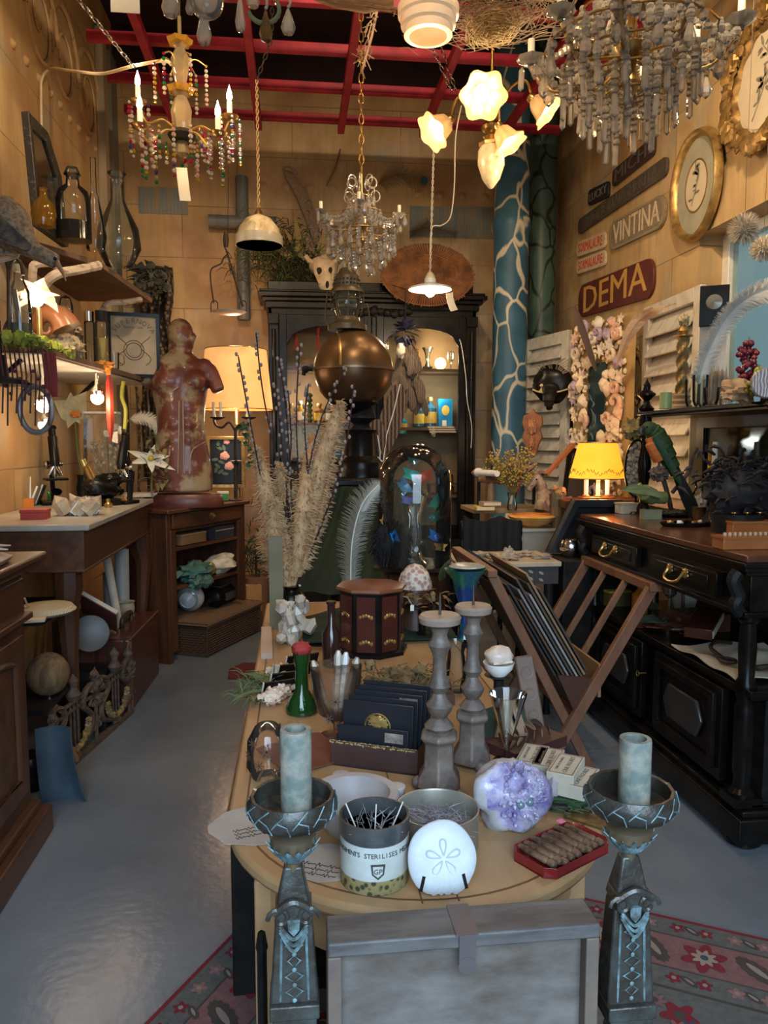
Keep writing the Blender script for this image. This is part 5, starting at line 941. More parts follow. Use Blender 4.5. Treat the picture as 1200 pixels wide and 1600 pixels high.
a,c=PZ(332,952,bz),PZ(394,925,bz);r=.075;a.z=c.z=bz+r;t=thing('black_lantern','black coach lantern lying on its side on the hamper','lantern',(0,0,0));d=(c-a).normalized();b=B();b.M=frame(d,a)
build('lantern_body',b.lathe([(.02,-.02),(r*.8,0),(r,.04),(r*.9,.06),(r*.95,.24),(r,.27),(r*.6,.3),(0,.3)],10),BLK,t);b=B();b.M=frame(d,a);build('lantern_panes',b.box((0,r*.8,.15),(.05,.03,.14)).box((-r*.8,0,.15),(.03,.05,.14)),glassm((.5,.5,.4),1.5,.3),t);build('lantern_spike',B().tube([a,a-d*.1+V((0,0,-.02))],[.018,.014],8),BLKM,t)
one('cardboard_box',B().box((0,0,.10),(.26,.2,.2)),M((.42,.23,.09),(.36,.19,.07),r=.8),'plain cardboard box behind the black lantern','box',BMt@V((bl+.06,.18,0))+V((0,.05,.13)),tb-.9)
one('box_support_crate',B().box((0,0,.064),(.24,.18,.128)),DW,'low dark crate under the cardboard box','crate',BMt@V((bl+.06,.18,0))+V((0,.05,0)),tb-.9)
p=PY(400,880,5.9);b=B()
for i in range(160):a=V((rnd.gauss(0,.07),rnd.gauss(0,.05),rnd.gauss(.05,.13)));d=V((rnd.gauss(0,1),rnd.gauss(0,.6),rnd.gauss(.3,1))).normalized()*.09;b.tube([a,a+d*.5,a+d+V((0,0,-.015))],[.003,.005,.001],3)
t=thing('dark_shrub','dark potted conifer-like plant on the floor behind the cardboard box','plant',(p.x,p.y,0));bz_=[tuple(v+V((0,0,p.z)))for v in b.v];bb=B();bb.v=[V(v)for v in bz_];bb.f=b.f;bb.k=b.k;build('foliage',bb,M((.02,.035,.022),(.045,.06,.035),r=.7),t);build('pot',B().lathe([(.08,0),(.11,p.z-.1),(.0,p.z-.1)],16),M((.2,.1,.06),None),t);build('stem',B().tube([(0,0,p.z-.1),(0,0,p.z+.05)],.012),DW,t)
# lamp, candelabrum, rose picture
lp=PY(370,640,5.98);o_=mpp(lp);h=92*o_;t=thing('parchment_lamp','large lit parchment drum lamp behind the torso','lamp',(lp.x,lp.y,0))
SHD=M((.95,.50,.18),(.88,.42,.13),r=.7,s=3,b=0,e=.75);z0=lp.z;z1=lp.z+h;r0,r1=56*o_,47*o_
build('lamp_shade',B().lathe([(r0,z0),(r1,z1),(r1-.004,z1),(r0-.004,z0)],40),SHD,t);build('shade_wire',B().tube([(r0*math.cos(a*pi/20),r0*math.sin(a*pi/20),z0)for a in range(40)],.004,5,True).tube([(r1*math.cos(a*pi/20),r1*math.sin(a*pi/20),z1)for a in range(40)],.004,5,True),BRS,t)
build('bulb',B().sph((-.04,-.1,z0+.06),.04,12,8),BULBW,t);build('pole',B().lathe([(.15,0),(.14,.02),(.02,.04),(.015,z1-.1)],16),BRS,t);light('lamp_glow','POINT',(lp.x-.04,lp.y-.12,z0-.03),12,WARM2,.06);light('lamp_glow_up','POINT',(lp.x,lp.y,z1+.08),5,WARM2,.06)
Yc=5.58;cpz=V((PY(368,780,Yc).x,Yc,CH));q=off(cpz);t=thing('iron_candelabrum','slim iron floor candelabrum twined with ivy under the parchment lamp','candelabrum',cpz);o_=mpp(PY(368,700,Yc))
build('stand',B().tube([(0,0,0),q(368,672,Yc),],.012,8).tube([q(369,782,Yc),q(372,722,Yc)],.009).lathe([(.05,0),(.05,.01),(.02,.02)],16).lathe([(.02,0),(.05,.004),(.02,.01)],12,q(370,721,Yc)),IRON,t)
build('arm',B().tube(bez([q(367,672,Yc),q(358,660,Yc),q(347,668,Yc),q(337,664,Yc),q(334,655,Yc)]),.009,6).tube(bez([q(367,672,Yc),q(375,664,Yc),q(385,670,Yc),q(388,660,Yc)]),.009,6),IRON,t)
for x in(340,389):build('drip_pan',B().lathe([(.01,-.01),(.05,.004),(.055,.01),(0,.006)],16,q(x,654,Yc)),IRON,t)
for x in(334,345,387):build('candle',B().lathe([(.010,0),(.010,24*o_),(0,24.5*o_)],10,q(x,653,Yc)),WAX,t)
b=B();st_=bez([q(372,668,Yc),q(385,665,Yc-.02),q(383,685,Yc-.03),q(392,700,Yc-.03),q(397,716,Yc-.03),q(388,730,Yc-.03)]);
for i,v in enumerate(st_):
 for k_ in range(2):b.petal(v+V((rnd.gauss(0,.012),0,rnd.gauss(0,.012))),(rnd.gauss(0,1),-.5,rnd.gauss(-.3,1)),.04,.035,.2,t=0)
build('ivy',b.tube(st_,.003,4),M((.16,.26,.13),(.07,.13,.06),r=.6),t)
def picture(name,label,c,w_,h_,fm,fw,cm,rot=(0,0,0),fd=.03):
 t=thing(name,label,'picture',c,rot=rot);b=B().at(rot=(pi/2,0,0)).ring([(-w_/2,-h_/2),(w_/2,-h_/2),(w_/2,h_/2),(-w_/2,h_/2)],[(-w_/2+fw,-h_/2+fw),(w_/2-fw,-h_/2+fw),(w_/2-fw,h_/2-fw),(-w_/2+fw,h_/2-fw)],fd);build('frame',b,fm,t,bev=.003)
 cv=build('canvas',B().box((0,-.004,0),(w_-fw*1.6,.006,h_-fw*1.6)),cm,t);return t,cv
Yr=5.95;c_=(PY(325,682,Yr)+PY(381,762,Yr))/2;o_=mpp(c_);w_,h_=58*o_,80*o_
t,cv=picture('rose_painting','framed painting of pink roses on black below the parchment lamp',c_,w_,h_,GOLD,5*o_,M((.012,.012,.014),None,r=.4))
gr=B()
for x,y,r in((351,712,9),(358,728,9),(354,690,6)):
 v=PY(x,y,Yr)-c_;ro=B()
 for k_ in range(14):a=k_*2.4;rr_=r*o_*(.15+.75*k_/14);ro.at(loc=(v.x+rr_*math.cos(a)*.6,-.009-.0004*(14-k_),v.z+rr_*math.sin(a)*.6),rot=(pi/2,0,0)).prism(circ(r*o_*.38,9),.001)
 build('painted_rose',ro,M((.75,.33,.24),(.85,.52,.42),r=.5,s=60),cv)
for x,y in((340,728),(345,737),(336,718),(352,740),(343,700),(341,694),(338,734),(350,700),(346,722)):v=PY(x,y,Yr)-c_;gr.at(loc=(v.x,-.0085,v.z),rot=(pi/2,x,0)).prism(circ(4.2*o_,8,1.3,.6),.001)
build('painted_leaves',gr,M((.12,.2,.12),(.08,.14,.08),r=.5),cv)
# ---- under and before the console ----
sm=math.atan2(.67,.022)
t=thing('leather_suitcase','upright brown leather suitcase by the console','suitcase',(-.858,4.02,0),sm);sl,sw,sh=.67,.19,.385;LEA=M((.095,.026,.015),(.06,.017,.01),r=.4,s=6,coat=.2)
build('case_body',B().box((sl/2,sw/2,sh/2),(sl,sw,sh)),LEA,t,bev=.012);b=B().box((sl/2,.12,sh/2),(sl+.006,.006,sh+.006));b.box((0,.03,sh/2),(.012,.012,sh));build('lid_seam',b,M((.04,.018,.012),None),t)
build('corner_strip',B().tube([(0,0,.01),(0,0,sh-.01)],.007,6).tube([(0,0,sh),(sl,0,sh)],.006,6),M((.16,.07,.04),None),t);build('handle',B().tube(bez([(sl*.35,.1,sh),(sl*.37,.1,sh+.05),(sl*.63,.1,sh+.05),(sl*.65,.1,sh)]),.013,8),IRON,t)
for x in(.2,.8):build('latch',B().box((sl*x,.12,sh+.006),(.05,.04,.014)),BRS,t,bev=.002)
# cast iron lyre panel along plane from (110,1190) to (195,1115)
f0,f1=PZ(66,1228,0)+V((.03,0,0)),PZ(196,1114,0)+V((.03,0,0));dv=(f1-f0);L=dv.length;an=math.atan2(dv.y,dv.x);t=thing('lyre_grille','rusty cast-iron grille with lyres and wreaths standing before the console','grille',f0,an);s=L
CI=M((.13,.085,.055),(.06,.04,.028),r=.75,s=30,b=.5);GI=M((.34,.24,.07),(.14,.09,.05),r=.6,s=30,b=.4)
def lq(pts):return bez([(x*s,0,z)for x,z in pts],6)
t.scale=(1,1,.8)
build('base_rail',B().box((s/2,0,.012),(s,.03,.024)).box((s/2,0,.30),(s,.014,.012)),CI,t)
for cx in(.27,.78):
 b=B()
 for k_ in(-1,1):b.tube(lq([(cx+k_*.03,.06),(cx+k_*.17,.11),(cx+k_*.19,.2),(cx+k_*.10,.28),(cx+k_*.13,.35),(cx+k_*.22,.37),(cx+k_*.2,.32)]),.015,7)
 for x in(-.04,0,.04):b.tube([((cx+x)*s,0,.1),((cx+x)*s,0,.34)],.005,5)
 b.tube([((cx-.14)*s,0,.34),((cx+.14)*s,0,.34)],.011,6).lathe([(.02,.34),(.035,.38),(.015,.42),(.024,.46),(0,.50)],10,(cx*s,0,0)).blob((cx*s,0,.06),(.035,.02,.04),.4,4);build('lyre',b,CI,t)
 b=B()
 for i in range(26):a=pi+pi*i/25;v=V((cx*s+.115*math.cos(a),-.01,.19+.11*math.sin(a)));b.blob(v,(.017,.014,.016),.5,3,i,7,5)
 build('gilt_wreath',b,GI,t)
for cx in(.03,.52,.97):
 b=B().tube([(cx*s,0,0),(cx*s,0,.36)],.009,6).lathe([(.012,.36),(.026,.4),(.012,.43),(0,.46)],8,(cx*s,0,0))
 for k_ in(-1,1):b.tube([V((cx*s+k_*(.035+.045*math.exp(-a*.12)*math.cos(a*.5)),0,.11+.06*math.exp(-a*.12)*math.sin(a*.5)))for a in range(20)],.007,5).tube([V((cx*s+k_*(.03+.035*math.exp(-a*.12)*math.cos(a*.5)),0,.25+.045*math.exp(-a*.12)*math.sin(a*.5)))for a in range(20)],.007,5)
 for i in range(10):b.blob((cx*s+rnd.gauss(0,.025),-.01,.33+rnd.gauss(0,.04)),(.02,.015,.02),.5,3,i,7,5)
 build('scroll_post',b,CI,t)
p=PZ(82,1265,0);one('metal_chute',B().surf(lambda u,v:V((-.06+.13*u+.05*v*v*(1 if u>.5 else .3),.03*math.sin(pi*u),.0+.30*(1-v))),8,10,.006),M((.055,.085,.11),(.035,.05,.065),r=.5),'curved blue-grey sheet metal piece on the floor beside the dark cabinet','metal',p+V((-.01,.05,0)))
p=PY(98,1190,3.1);one('wooden_hoop',B().tube([V((.055*math.cos(a*.28)*1.0,.01*a*.1,.05+.045*math.sin(a*.28)))for a in range(19)],.016,8,fl=.6),M((.24,.13,.07),(.16,.085,.045),r=.6),'curved brown wooden hoop piece above the blue-grey metal','hoop',(p.x,p.y,p.z-.05))
yy=3.62
p=V((-1.13,3.3,.62));t=thing('low_stand','dark low stand under the console holding the straw disc and coconut','stand',(-1.12,3.3,0));build('shelf',B().box((0,0,.345),(.28,.5,.02)),BLKM,t);build('shelf',B().box((0,0,.70),(.28,.5,.016)),BLKM,t);[build('post',B().box((x,y,.35),(.02,.02,.7)),BLKM,t)for x,y in((-.12,-.23),(-.12,.23),(.12,.23))]
p=PY(80,952,3.2);one('straw_disc',B().lathe([(0,0),(.10,0),(.115,.012),(.1,.03),(0,.045)],28,sy=1.1).tube([(-.06,-.05,.03),(-.09,-.09,.07)],.006).tube([(-.05,-.05,.03),(-.05,-.09,.08)],.004),M((.62,.54,.36),(.42,.36,.24),r=.8,s=50,k='w'),'round cream straw disc on the stand beside the dark cabinet','disc',V((p.x-.02,p.y,.71)))
one('folded_paper',B().box((0,0,.006),(.2,.18,.01)),PAP,'folded cream paper under the straw disc','paper',V((-1.08,3.1,.71)),.2)
p=PY(80,1022,3.3);one('coconut',B().sph((0,0,.085),(.085,.085,.09),20,14),M((.26,.17,.08),(.12,.07,.035),r=.9,s=40,st=(1,1,.15),b=.8),'hairy brown coconut on the lower board of the stand','coconut',V((p.x,p.y-.05,.357)))
one('black_pot',B().lathe([(.05,0),(.08,.08),(.06,.14)],18),BLK,'black pot on the floor under the coconut','pot',(-1.08,3.15,0))
p=V((-1.0,4.0,.40));t=thing('open_book','open book with printed lines propped beside the suitcase','book',PY(157,955,3.95),rot=(-.75,.5,-.2));build('page_block',B().box((0,0,0),(.2,.2,.02)),PAP,t);b=B()
for i in range(15):b.box((0,-.085+i*.012,.0105),(.17,.003,.001))
build('printed_lines',b,M((.3,.26,.2),None),t);build('cover',B().box((0,0,-.014),(.21,.21,.006)),M((.15,.05,.04),None),t)
one('crate_under_book',B().box((0,0,.25),(.2,.32,.5)),DW,'dark crate behind the suitcase under the open book','crate',(-1.12,4.1,0))
p=PY(141,990,3.7);one('grey_plate',B().at(rot=(pi/2-.3,0,.3)).lathe([(0,0),(.05,0),(.085,.012),(.085,.016),(.04,.006),(0,.006)],28),M((.07,.07,.065),None,r=.4),'grey glazed plate leaning behind the grille','plate',p)
one('plate_support_box',B().box((0,0,.15),(.2,.16,.3)),BLKM,'black box on the floor behind the grey plate','box',(p.x-.05,p.y+.12,0))
for i,(x,y0,y1,w_,Y,c_)in enumerate(((176,1000,868,13,4.4,.02),(188,985,858,22,4.6,.0),(166,955,895,14,4.5,0))):
 a,b_=PY(x+(14 if i==0 else 4),y0,Y),PY(x-(10 if i==0 else-2),y1,Y+.1);one('paper_roll',B().tube([V((a.x,a.y,max(a.z,.02))),b_],w_*mpp(a)/2,16),[M((.66,.62,.52),None),M((.40,.42,.42),None),M((.22,.22,.21),None)][i],['cream paper roll leaning under the console','thick grey paper roll leaning behind the cream roll','short dark grey roll under the console'][i],'roll',group=None)
p=V((PY(197,955,4.55).x,4.62,sh));one('small_urn',B().shell([(.03,0),(.045,.02),(.05,.05),(.045,.085),(.052,.09)],.005,18),M((.42,.38,.28),(.3,.26,.18),r=.7),'small stone-coloured pot behind the suitcase handle','pot',(p.x,4.55,.385))
t=thing('greeting_card','red-bordered framed card standing beyond the suitcase','card',PY(243,946,5.0),rot=(-.15,0,.3));build('border',B().box((0,0,0),(.11,.008,.17)),M((.5,.06,.06),None),t);build('card_face',B().box((0,-.005,0),(.085,.004,.14)),WHT,t);build('inner_picture',B().box((-.01,-.008,.0),(.05,.002,.07)),M((.4,.28,.2),(.6,.5,.4),s=30),t)
one('card_ledge',B().box((0,0,.17),(.14,.1,.34)),DW,'dark block carrying the red-bordered card','block',V((PY(243,960,5.03).x,5.06,0)))
# ================= right side =================
def pframe(a,b):
 a,b=V(a),V(b);x=V((b.x-a.x,b.y-a.y,0));L=x.length;x.normalize();z=x.cross(V((0,0,1)));m=Matrix((x,V((0,0,1)),z)).transposed().to_4x4();m.translation=a;return m,L
def rotz(a,b):return math.atan2(b.y-a.y,b.x-a.x)
RX90=Matrix.Rotation(pi/2,4,'X')
def wb(o=(0,0,0)):b=B();b.M=Matrix.Translation(V(o))@RX90;return b
# ---- name boards on the right wall ----
RW=-pi/2
def board(px,label,txt,col,tcol,size,rad=.5,name='name_board',cut=0,kind='sign',outline=None):
# px: left-top, right-top, left-bottom pixels on the wall
 lt,rt,lb=[PX(x,y,XR)for x,y in px];L=abs(lt.y-rt.y);H=lt.z-lb.z;c=(lt.y+rt.y)/2,(lt.z+rt.z)/2-H/2;dz=(rt.z-lt.z)/L
 t=thing(name,label,kind,V((XR-.022,c[0],c[1])),rot=(0,math.atan(dz)*0,RW));n=8;r=H*rad
 po=[]
 for cx,cz,a0 in((L/2-r,H/2-r,0),(-L/2+r,H/2-r,pi/2),(-L/2+r,-H/2+r,pi),(L/2-r,-H/2+r,1.5*pi)):po+=[(cx+r*math.cos(a0+pi/2*i/n),cz+r*math.sin(a0+pi/2*i/n))for i in range(n+1)]
 po=[(x,z+x*dz)for x,z in po]
 b=wb((0,.02,0)).prism(po,.02);build('board',b,col,t,bev=.003)
 b=B();b.M=Matrix.Translation((0,-.001,0))@RX90@Matrix(((1,0,0,0),(dz,1,0,0),(0,0,1,0),(0,0,0,1)));b.M=b.M@Matrix.Diagonal((1,1.22,1,1));b.text(txt,size*H,.004,sx=1);me=build('lettering',b,tcol,t)
 w_=max(v[0]for v in b.v)-min(v[0]for v in b.v);me.scale=(min(3,L*.84/w_),1,1)
 if outline:b=wb((0,-.0,0)).ring(po,[(x*.93,z*.84+x*dz*.09)for x,z in po],.003);build('painted_edge',b,outline,t)
 return t
OXB=M((.13,.025,.02),(.08,.018,.016),r=.45,s=8);GRD=M((.05,.04,.035),(.10,.075,.055),r=.6,s=20,st=(.3,1,3));CRM=M((.62,.52,.36),(.5,.38,.24),r=.6,s=20)
board([(908,447),(1027,400),(908,497)],'dark red name board lettered DEMA in gold','DEMA',OXB,M((.58,.34,.08),(.48,.27,.07),r=.5),.92,.42)
board([(957,349),(1045,300),(957,393)],'weathered grey name board lettered VINTINA','VINTINA',M((.17,.13,.09),(.25,.2,.14),r=.7,s=30,st=(.4,1,2)),CRM,.82,.48,outline=M((.30,.24,.16),None))
board([(907,344),(1047,242),(907,367)],'longest name board, dark with worn grey letters','SIMONE-MARGHERITA',GRD,M((.10,.09,.08),None),.8,.4)
board([(961,267),(1027,211),(961,293)],'dark name board ending in MICHI above the longest board','MICHI',M((.035,.02,.02),(.06,.03,.03),r=.5),M((.12,.11,.10),None),.85,.3)
board([(923,298),(955,282),(923,322)],'smallest dark name board, left of the MICHI board','LUCKY',M((.025,.02,.03),None,r=.5),M((.2,.2,.2),None),.6,.3)
REDL=M((.50,.08,.05),None)
board([(905,379),(950,361),(905,402)],'upper of two small cream boards with red letters','SORMALAURE',CRM,REDL,.7,.35,kind='sign')
board([(905,407),(950,390),(905,429)],'lower of two small cream boards with red letters','SORMALAURE',CRM,REDL,.7,.35)
# oval frames on the right wall
def oval(label,lt,rt,tp,bt,fw,fm,mat_in,seed,ornate):
 c0=PX(lt[0],lt[1],XR-.03);c1=PX(rt[0],rt[1],XR-.03);a=abs(c0.y-c1.y)/2;zt=PX(tp[0],tp[1],XR-.03).z;zb=PX(bt[0],bt[1],XR-.03).z;hh=(zt-zb)/2
 t=thing('oval_picture',label,'picture',V((XR-.02,(c0.y+c1.y)/2,(zt+zb)/2)),RW);n=56;b=B()
 pr=[(0,.02),(fw*.25,.045),(fw*.6,.04),(fw,.015),(fw*1.05,.0),(0,0)];vs=[];fs=[];k_=len(pr)
 for i in range(n):
  an=2*pi*i/n;wob=1+(ornate and .10*math.cos(10*an)*.3)
  for o_,dpt in pr:vs.append(((a*wob-o_)*math.cos(an),-dpt-(ornate and .006*math.sin(24*an)),(hh*wob-o_)*math.sin(an)))
 for i in range(n):
  j=(i+1)%n
  for q in range(k_):fs.append((i*k_+q,j*k_+q,j*k_+(q+1)%k_,i*k_+(q+1)%k_))
 b.add(vs,fs)
 if ornate:
  for i in range(36):an=2*pi*i/36;b.blob(((a-fw*.4)*math.cos(an),-.045,(hh-fw*.4)*math.sin(an)),(fw*.5,.02,fw*.42),.5,3,i,8,6)
  for an in(pi/2,-pi/2,.5,2.6,-.5,-2.6):
   for j in range(5):b.blob(((a-fw*.3)*math.cos(an+(j-2)*.09),-.05,(hh-fw*.3)*math.sin(an+(j-2)*.09)),(fw*.5,.03,fw*.5),.4,3,j,8,6)
 build('frame',b,fm,t);mt_=build('mat_board',wb((0,-.004,0)).prism(circ(1,48,a-fw*.95,hh-fw*.95),.006),mat_in,t)
 f=.52 if not ornate else .93;build('paper',wb((0,-.011,0)).prism(circ(1,40,(a-fw)*f,(hh-fw)*f),.002),M((.58,.50,.36),(.52,.43,.3),r=.7),t)
 rr=random.Random(seed);b=B();sc_=(hh-fw)*f*.74;st_=bez([(-.3*a*f,-.014,-sc_),(0,-.014,-.2*sc_),(.12*a,-.014,.5*sc_),(-.05*a,-.014,sc_)]);b.tube(st_,.003,4)
 for i in range(26):
  v=st_[rr.randrange(4,len(st_))];v=V((v.x,-.0145,v.z));an=rr.uniform(-.6,pi+.6);L=sc_*rr.uniform(.3,.6);c_=v+V((math.cos(an)*L*.55,0,math.sin(an)*L*.5));b.M=Matrix.Translation(c_)@Matrix.Rotation(-an,4,'Y')@RX90;b.prism(circ(1,10,L*.38,L*.12),.0008)
 b.M=Matrix.Identity(4);build('drawn_leaves',b,M((.13,.12,.09),(.25,.22,.16),r=.7,s=30),t)
 if not ornate:build('inner_rim',wb((0,-.008,0)).ring(circ(1,40,(a-fw)*.56,(hh-fw)*.56),circ(1,40,(a-fw)*.52,(hh-fw)*.52),.006),GOLD,t)
oval('oval gold-framed plant drawing with wide grey mat beside the name boards',(1053,300),(1128,262),(1098,197),(1085,377),.045,GOLD,M((.36,.34,.25),None,r=.7),3,0)
oval('oval plant drawing in an ornate gilt frame at the top right edge',(1139,150),(1262,80),(1190,22),(1172,245),.09,M((.36,.22,.07),(.18,.10,.03),r=.45,m=.5,s=20,b=.5),M((.58,.50,.36),None,r=.7),5,1)
p=PX(997,588,XR-.02);t=thing('brass_oval_plaque','small brass oval plaque on the wall left of the tall shutter','plaque',p,RW);o_=mpp(p);build('oval_rim',B().tube([(.09*math.cos(a*pi/12),-.01,.14*math.sin(a*pi/12))for a in range(24)],.014,6,True),GOLD,t);build('oval_panel',wb().prism(circ(1,24,.08,.13),.006),M((.30,.20,.08),None),t)
for dz in(.16,-.16):build('finial_drop',B().blob((0,-.01,dz),(.02,.012,.035),.3,3),GOLD,t)
for i,(x,y,r_)in enumerate(((1163,358,24),(1193,388,20))):
 p=PY(x,y,2.95+.1*i);r=r_*mpp(p);b=B();rr=random.Random(i)
 for k_ in range(420):v=V((rr.gauss(0,1),rr.gauss(0,1),rr.gauss(0,1))).normalized();b.tube([v*r*.6,v*r*1.1],[.0022,.0004],3)
 t=thing('urchin_ball',['spiny white sea-urchin ball hanging in the window, the upper left one','spiny white sea-urchin ball hanging at the right edge'][i],'urchin',p);build('spines',b,M((.78,.70,.54),None,r=.8),t);build('body',B().sph((0,0,0),r*.66,16,12),M((.5,.42,.3),None,r=.9),t);build('thread',B().tube([(0,0,r),(0,0,1.0)],.0012,4),CHR,t)
# ---- shutters ----
WSH=M((.50,.48,.42),(.33,.30,.25),r=.7,s=18,st=(1,1,.6),b=.3,lo=.45,hi=.75)
def shutter(label,a,b_,zb,zt,n,fw=.09,tilt=0):
 t=thing('louvred_shutter',label,'shutter',V((a.x,a.y,zb)),rot=(tilt,0,rotz(a,b_)));L=math.hypot(b_.x-a.x,b_.y-a.y);H=zt-zb
 build('frame',B().box((fw/2,0,H/2),(fw,.035,H)).box((L-fw/2,0,H/2),(fw,.035,H)).box((L/2,0,fw/2),(L-2*fw,.033,fw)).box((L/2,0,H-fw/2),(L-2*fw,.033,fw)),WSH,t,bev=.004)
 for i in range(n):build('slat',B().box((L/2,0,fw+(H-2*fw)*(i+.5)/n),(L-2*fw,.012,(H-2*fw)/n*1.25),(-.5,0,0)),WSH,t,bev=.002)
 return t
a,b_=PY(819,600,6.2),PY(889,600,5.55);shutter('grey-white louvred shutter beside the blue column',a,b_,.75,PY(889,515,5.55).z,13)
a,b_=PY(999,600,4.55),PY(1094,600,3.97);b_=PX(1094,600,XR-.1);a=PX(999,600,XR-.1);shutter('tall white louvred shutter by the window, behind the twisted candlestick',V((XR-.07,a.y,0)),V((XR-.10,b_.y,0)),1.0,PX(1094,446,XR-.1).z,9,.08)
p=PX(1118,470,XR+.05);one('black_camera_panel',B().box((0,0,0),(.22,.03,.26)).at(rot=(pi/2,0,0)).lathe([(.068,0),(.068,.03),(.055,.035),(0,.035)],24),[BLK],'black square panel with a round lens by the window','instrument',p,RW)if 0 else None
t=thing('black_lens_panel','black square panel with a round pale lens before the window','instrument',PY(1116,478,3.55),-.5);build('panel',B().box((0,0,-.0),(.13,.03,.19)),BLK,t,bev=.003);build('round_lens',B().at(loc=(.0,-.015,.015),rot=(pi/2,0,0)).lathe([(.038,0),(.035,.012),(0,.016)],24),M((.30,.32,.27),None,r=.1),t);build('white_stand',B().box((0,.02,-.2),(.12,.02,.22)),WHT,t)
# ---- shell-encrusted mirror ----
a,b_=PY(893,700,5.35),PY(972,700,4.75);zb=.95;zt=PY(930,502,5.05).z;L=math.hypot(b_.x-a.x,b_.y-a.y);H=zt-zb
t=thing('shell_mirror','narrow blue mirror in a frame thickly covered with shells','mirror',V((a.x,a.y,zb)),rotz(a,b_));build('back_board',B().box((L/2+.02,.03,H/2),(L+.06,.03,H+.02)),M((.45,.30,.12),(.36,.23,.09),r=.6),t)
build('mirror_glass',B().box((L/2,.0,H*.47),(L*.32,.01,H*.62)),M((.16,.30,.38),None,r=.08,m=.9,b=0),t);rr=random.Random(6);cols_=[M((.62,.48,.32),(.75,.62,.45),r=.5,s=60),M((.60,.30,.20),(.7,.5,.35),r=.5,s=60),M((.28,.2,.3),(.45,.36,.4),r=.5,s=60),M((.70,.62,.5),None,r=.5)]
fb=B()
for i in range(420):
 x,z=rr.uniform(0,L),rr.uniform(0,H)
 if abs(x-L/2)>L*.17 or z>H*.79 or z<H*.13:s_=rr.uniform(.010,.022);fb.blob((x,rr.uniform(-.02,.01),z),(s_,s_*.7,s_),.4,3,i,7,5)
build('small_shells',fb,cols_[0],t)['kind']='stuff'
for i in range(98):
 while 1:
  x,z=rr.uniform(.0,L),rr.uniform(0,H)
  if abs(x-L/2)>L*.16 or z>H*.78 or z<H*.14:break
 k_=rr.randrange(4);b=B();s_=rr.uniform(.028,.052);an=rr.uniform(0,6.28)
 if i%3==0:b.lathe([(0,0),(s_,.006),(s_*.8,.02),(s_*.3,.034),(0,.04)],9,flute=.16,nf=5)
 elif i%3==1:
  for j in range(6):b.petal((0,0,0),(math.cos(j*1.05),math.sin(j*1.05),.5),s_*1.3,s_*.8,.3)
 else:b.tube([V((s_*(1-q/14)*math.cos(q*.7),s_*(1-q/14)*math.sin(q*.7),.008+q*.003))for q in range(12)],[s_*.45*(1-q/14)for q in range(12)],6)
 o=build('shell',b,cols_[k_ if rr.random()<.5 else 0],t);o.location=(x,-.02,z);o.rotation_euler=(pi/2,an,0)
p=PY(919,545,4.95);one('brown_quill',vane(B(),[PY(897,478,4.95)-p,PY(912,520,4.95)-p,PY(932,580,4.98)-p],.05),M((.09,.06,.045),None,r=.8),'dark brown quill feather stuck across the shell mirror top','feather',p)
p=PY(1010,520,4.3);q=off(p);t=thing('pale_pheasant_feather','pale brown long feather sweeping from the shell mirror to the tall shutter','feather',p);build('vane',vane(B(),[q(966,565,4.5),q(985,520,4.4),q(1010,492,4.3),q(1052,476,4.0)],.075,sh=.8),M((.50,.38,.26),(.36,.26,.18),r=.7,s=30,st=(1,1,3)),t);build('quill',B().tube(bez([q(962,575,4.5),q(985,520,4.4),q(1010,492,4.3),q(1056,474,4.0)]),.003,4),M((.35,.22,.12),None),t)
# ---- black mask on the shutter ----
p=PY(862,604,5.45);o_=mpp(p);t=thing('black_mask','black beaked carnival mask with gilt trim hung on the left shutter','mask',p,-.5)
b=B().blob((0,0,.02),(30*o_,.06,30*o_),.1,2,3,24,16);build('mask_face',b,BLK,t);build('beak',B().tube(bez([(0,-.04,-.02),(0,-.09,-14*o_),(0,-.1,-26*o_),(-.0,-.07,-36*o_)]),[.065]*5+[.055]*5+[.045]*5+[.035]*4+[.024]*4+[.012]*2,12),BLKM,t)
b=B()
for i in range(14):b.blob((-.07+.012*(i%7)+rnd.gauss(0,.01),-.07,-.02+rnd.gauss(0,.012)),(.016,.012,.012),.4,3,i,7,5)
b.tube(bez([(-.13,-.03,-.02),(-.06,-.08,-.045),(.05,-.08,-.045),(.13,-.03,-.02)]),.006,5);build('gilt_trim',b,M((.55,.42,.22),None,r=.4),t)
b=B()
for i in range(30):an=rnd.uniform(.4,2.6);b.tube([(.02,-.03,.06),V((.02+.12*math.cos(an),-.04,.06+.10*math.sin(an))),V((.02+.22*math.cos(an*.9),-.02,.05+.15*math.sin(an)))],.0018,3)
build('feather_spray',b,M((.22,.17,.12),None,r=.8),t)
p=PY(833,676,5.5);o_=mpp(p);t=thing('carved_wall_bracket','reddish carved wooden ornament below the mask','carving',p,-.5);pl=[(x*o_,z*o_)for x,z in((0,38),(5,30),(14,26),(16,14),(12,4),(16,-6),(10,-20),(7,-34),(0,-40),(-7,-34),(-10,-20),(-16,-6),(-12,4),(-16,14),(-14,26),(-5,30))]
build('carved_body',wb().prism(pl,.04),M((.30,.11,.04),(.16,.06,.03),r=.5,s=18,b=.4),t,bev=.008);build('carved_relief',B().blob((0,-.05,.04),(.03,.02,.05),.4,3).blob((0,-.05,-.07),(.02,.02,.05),.4,4),M((.40,.17,.07),None,r=.45),t)
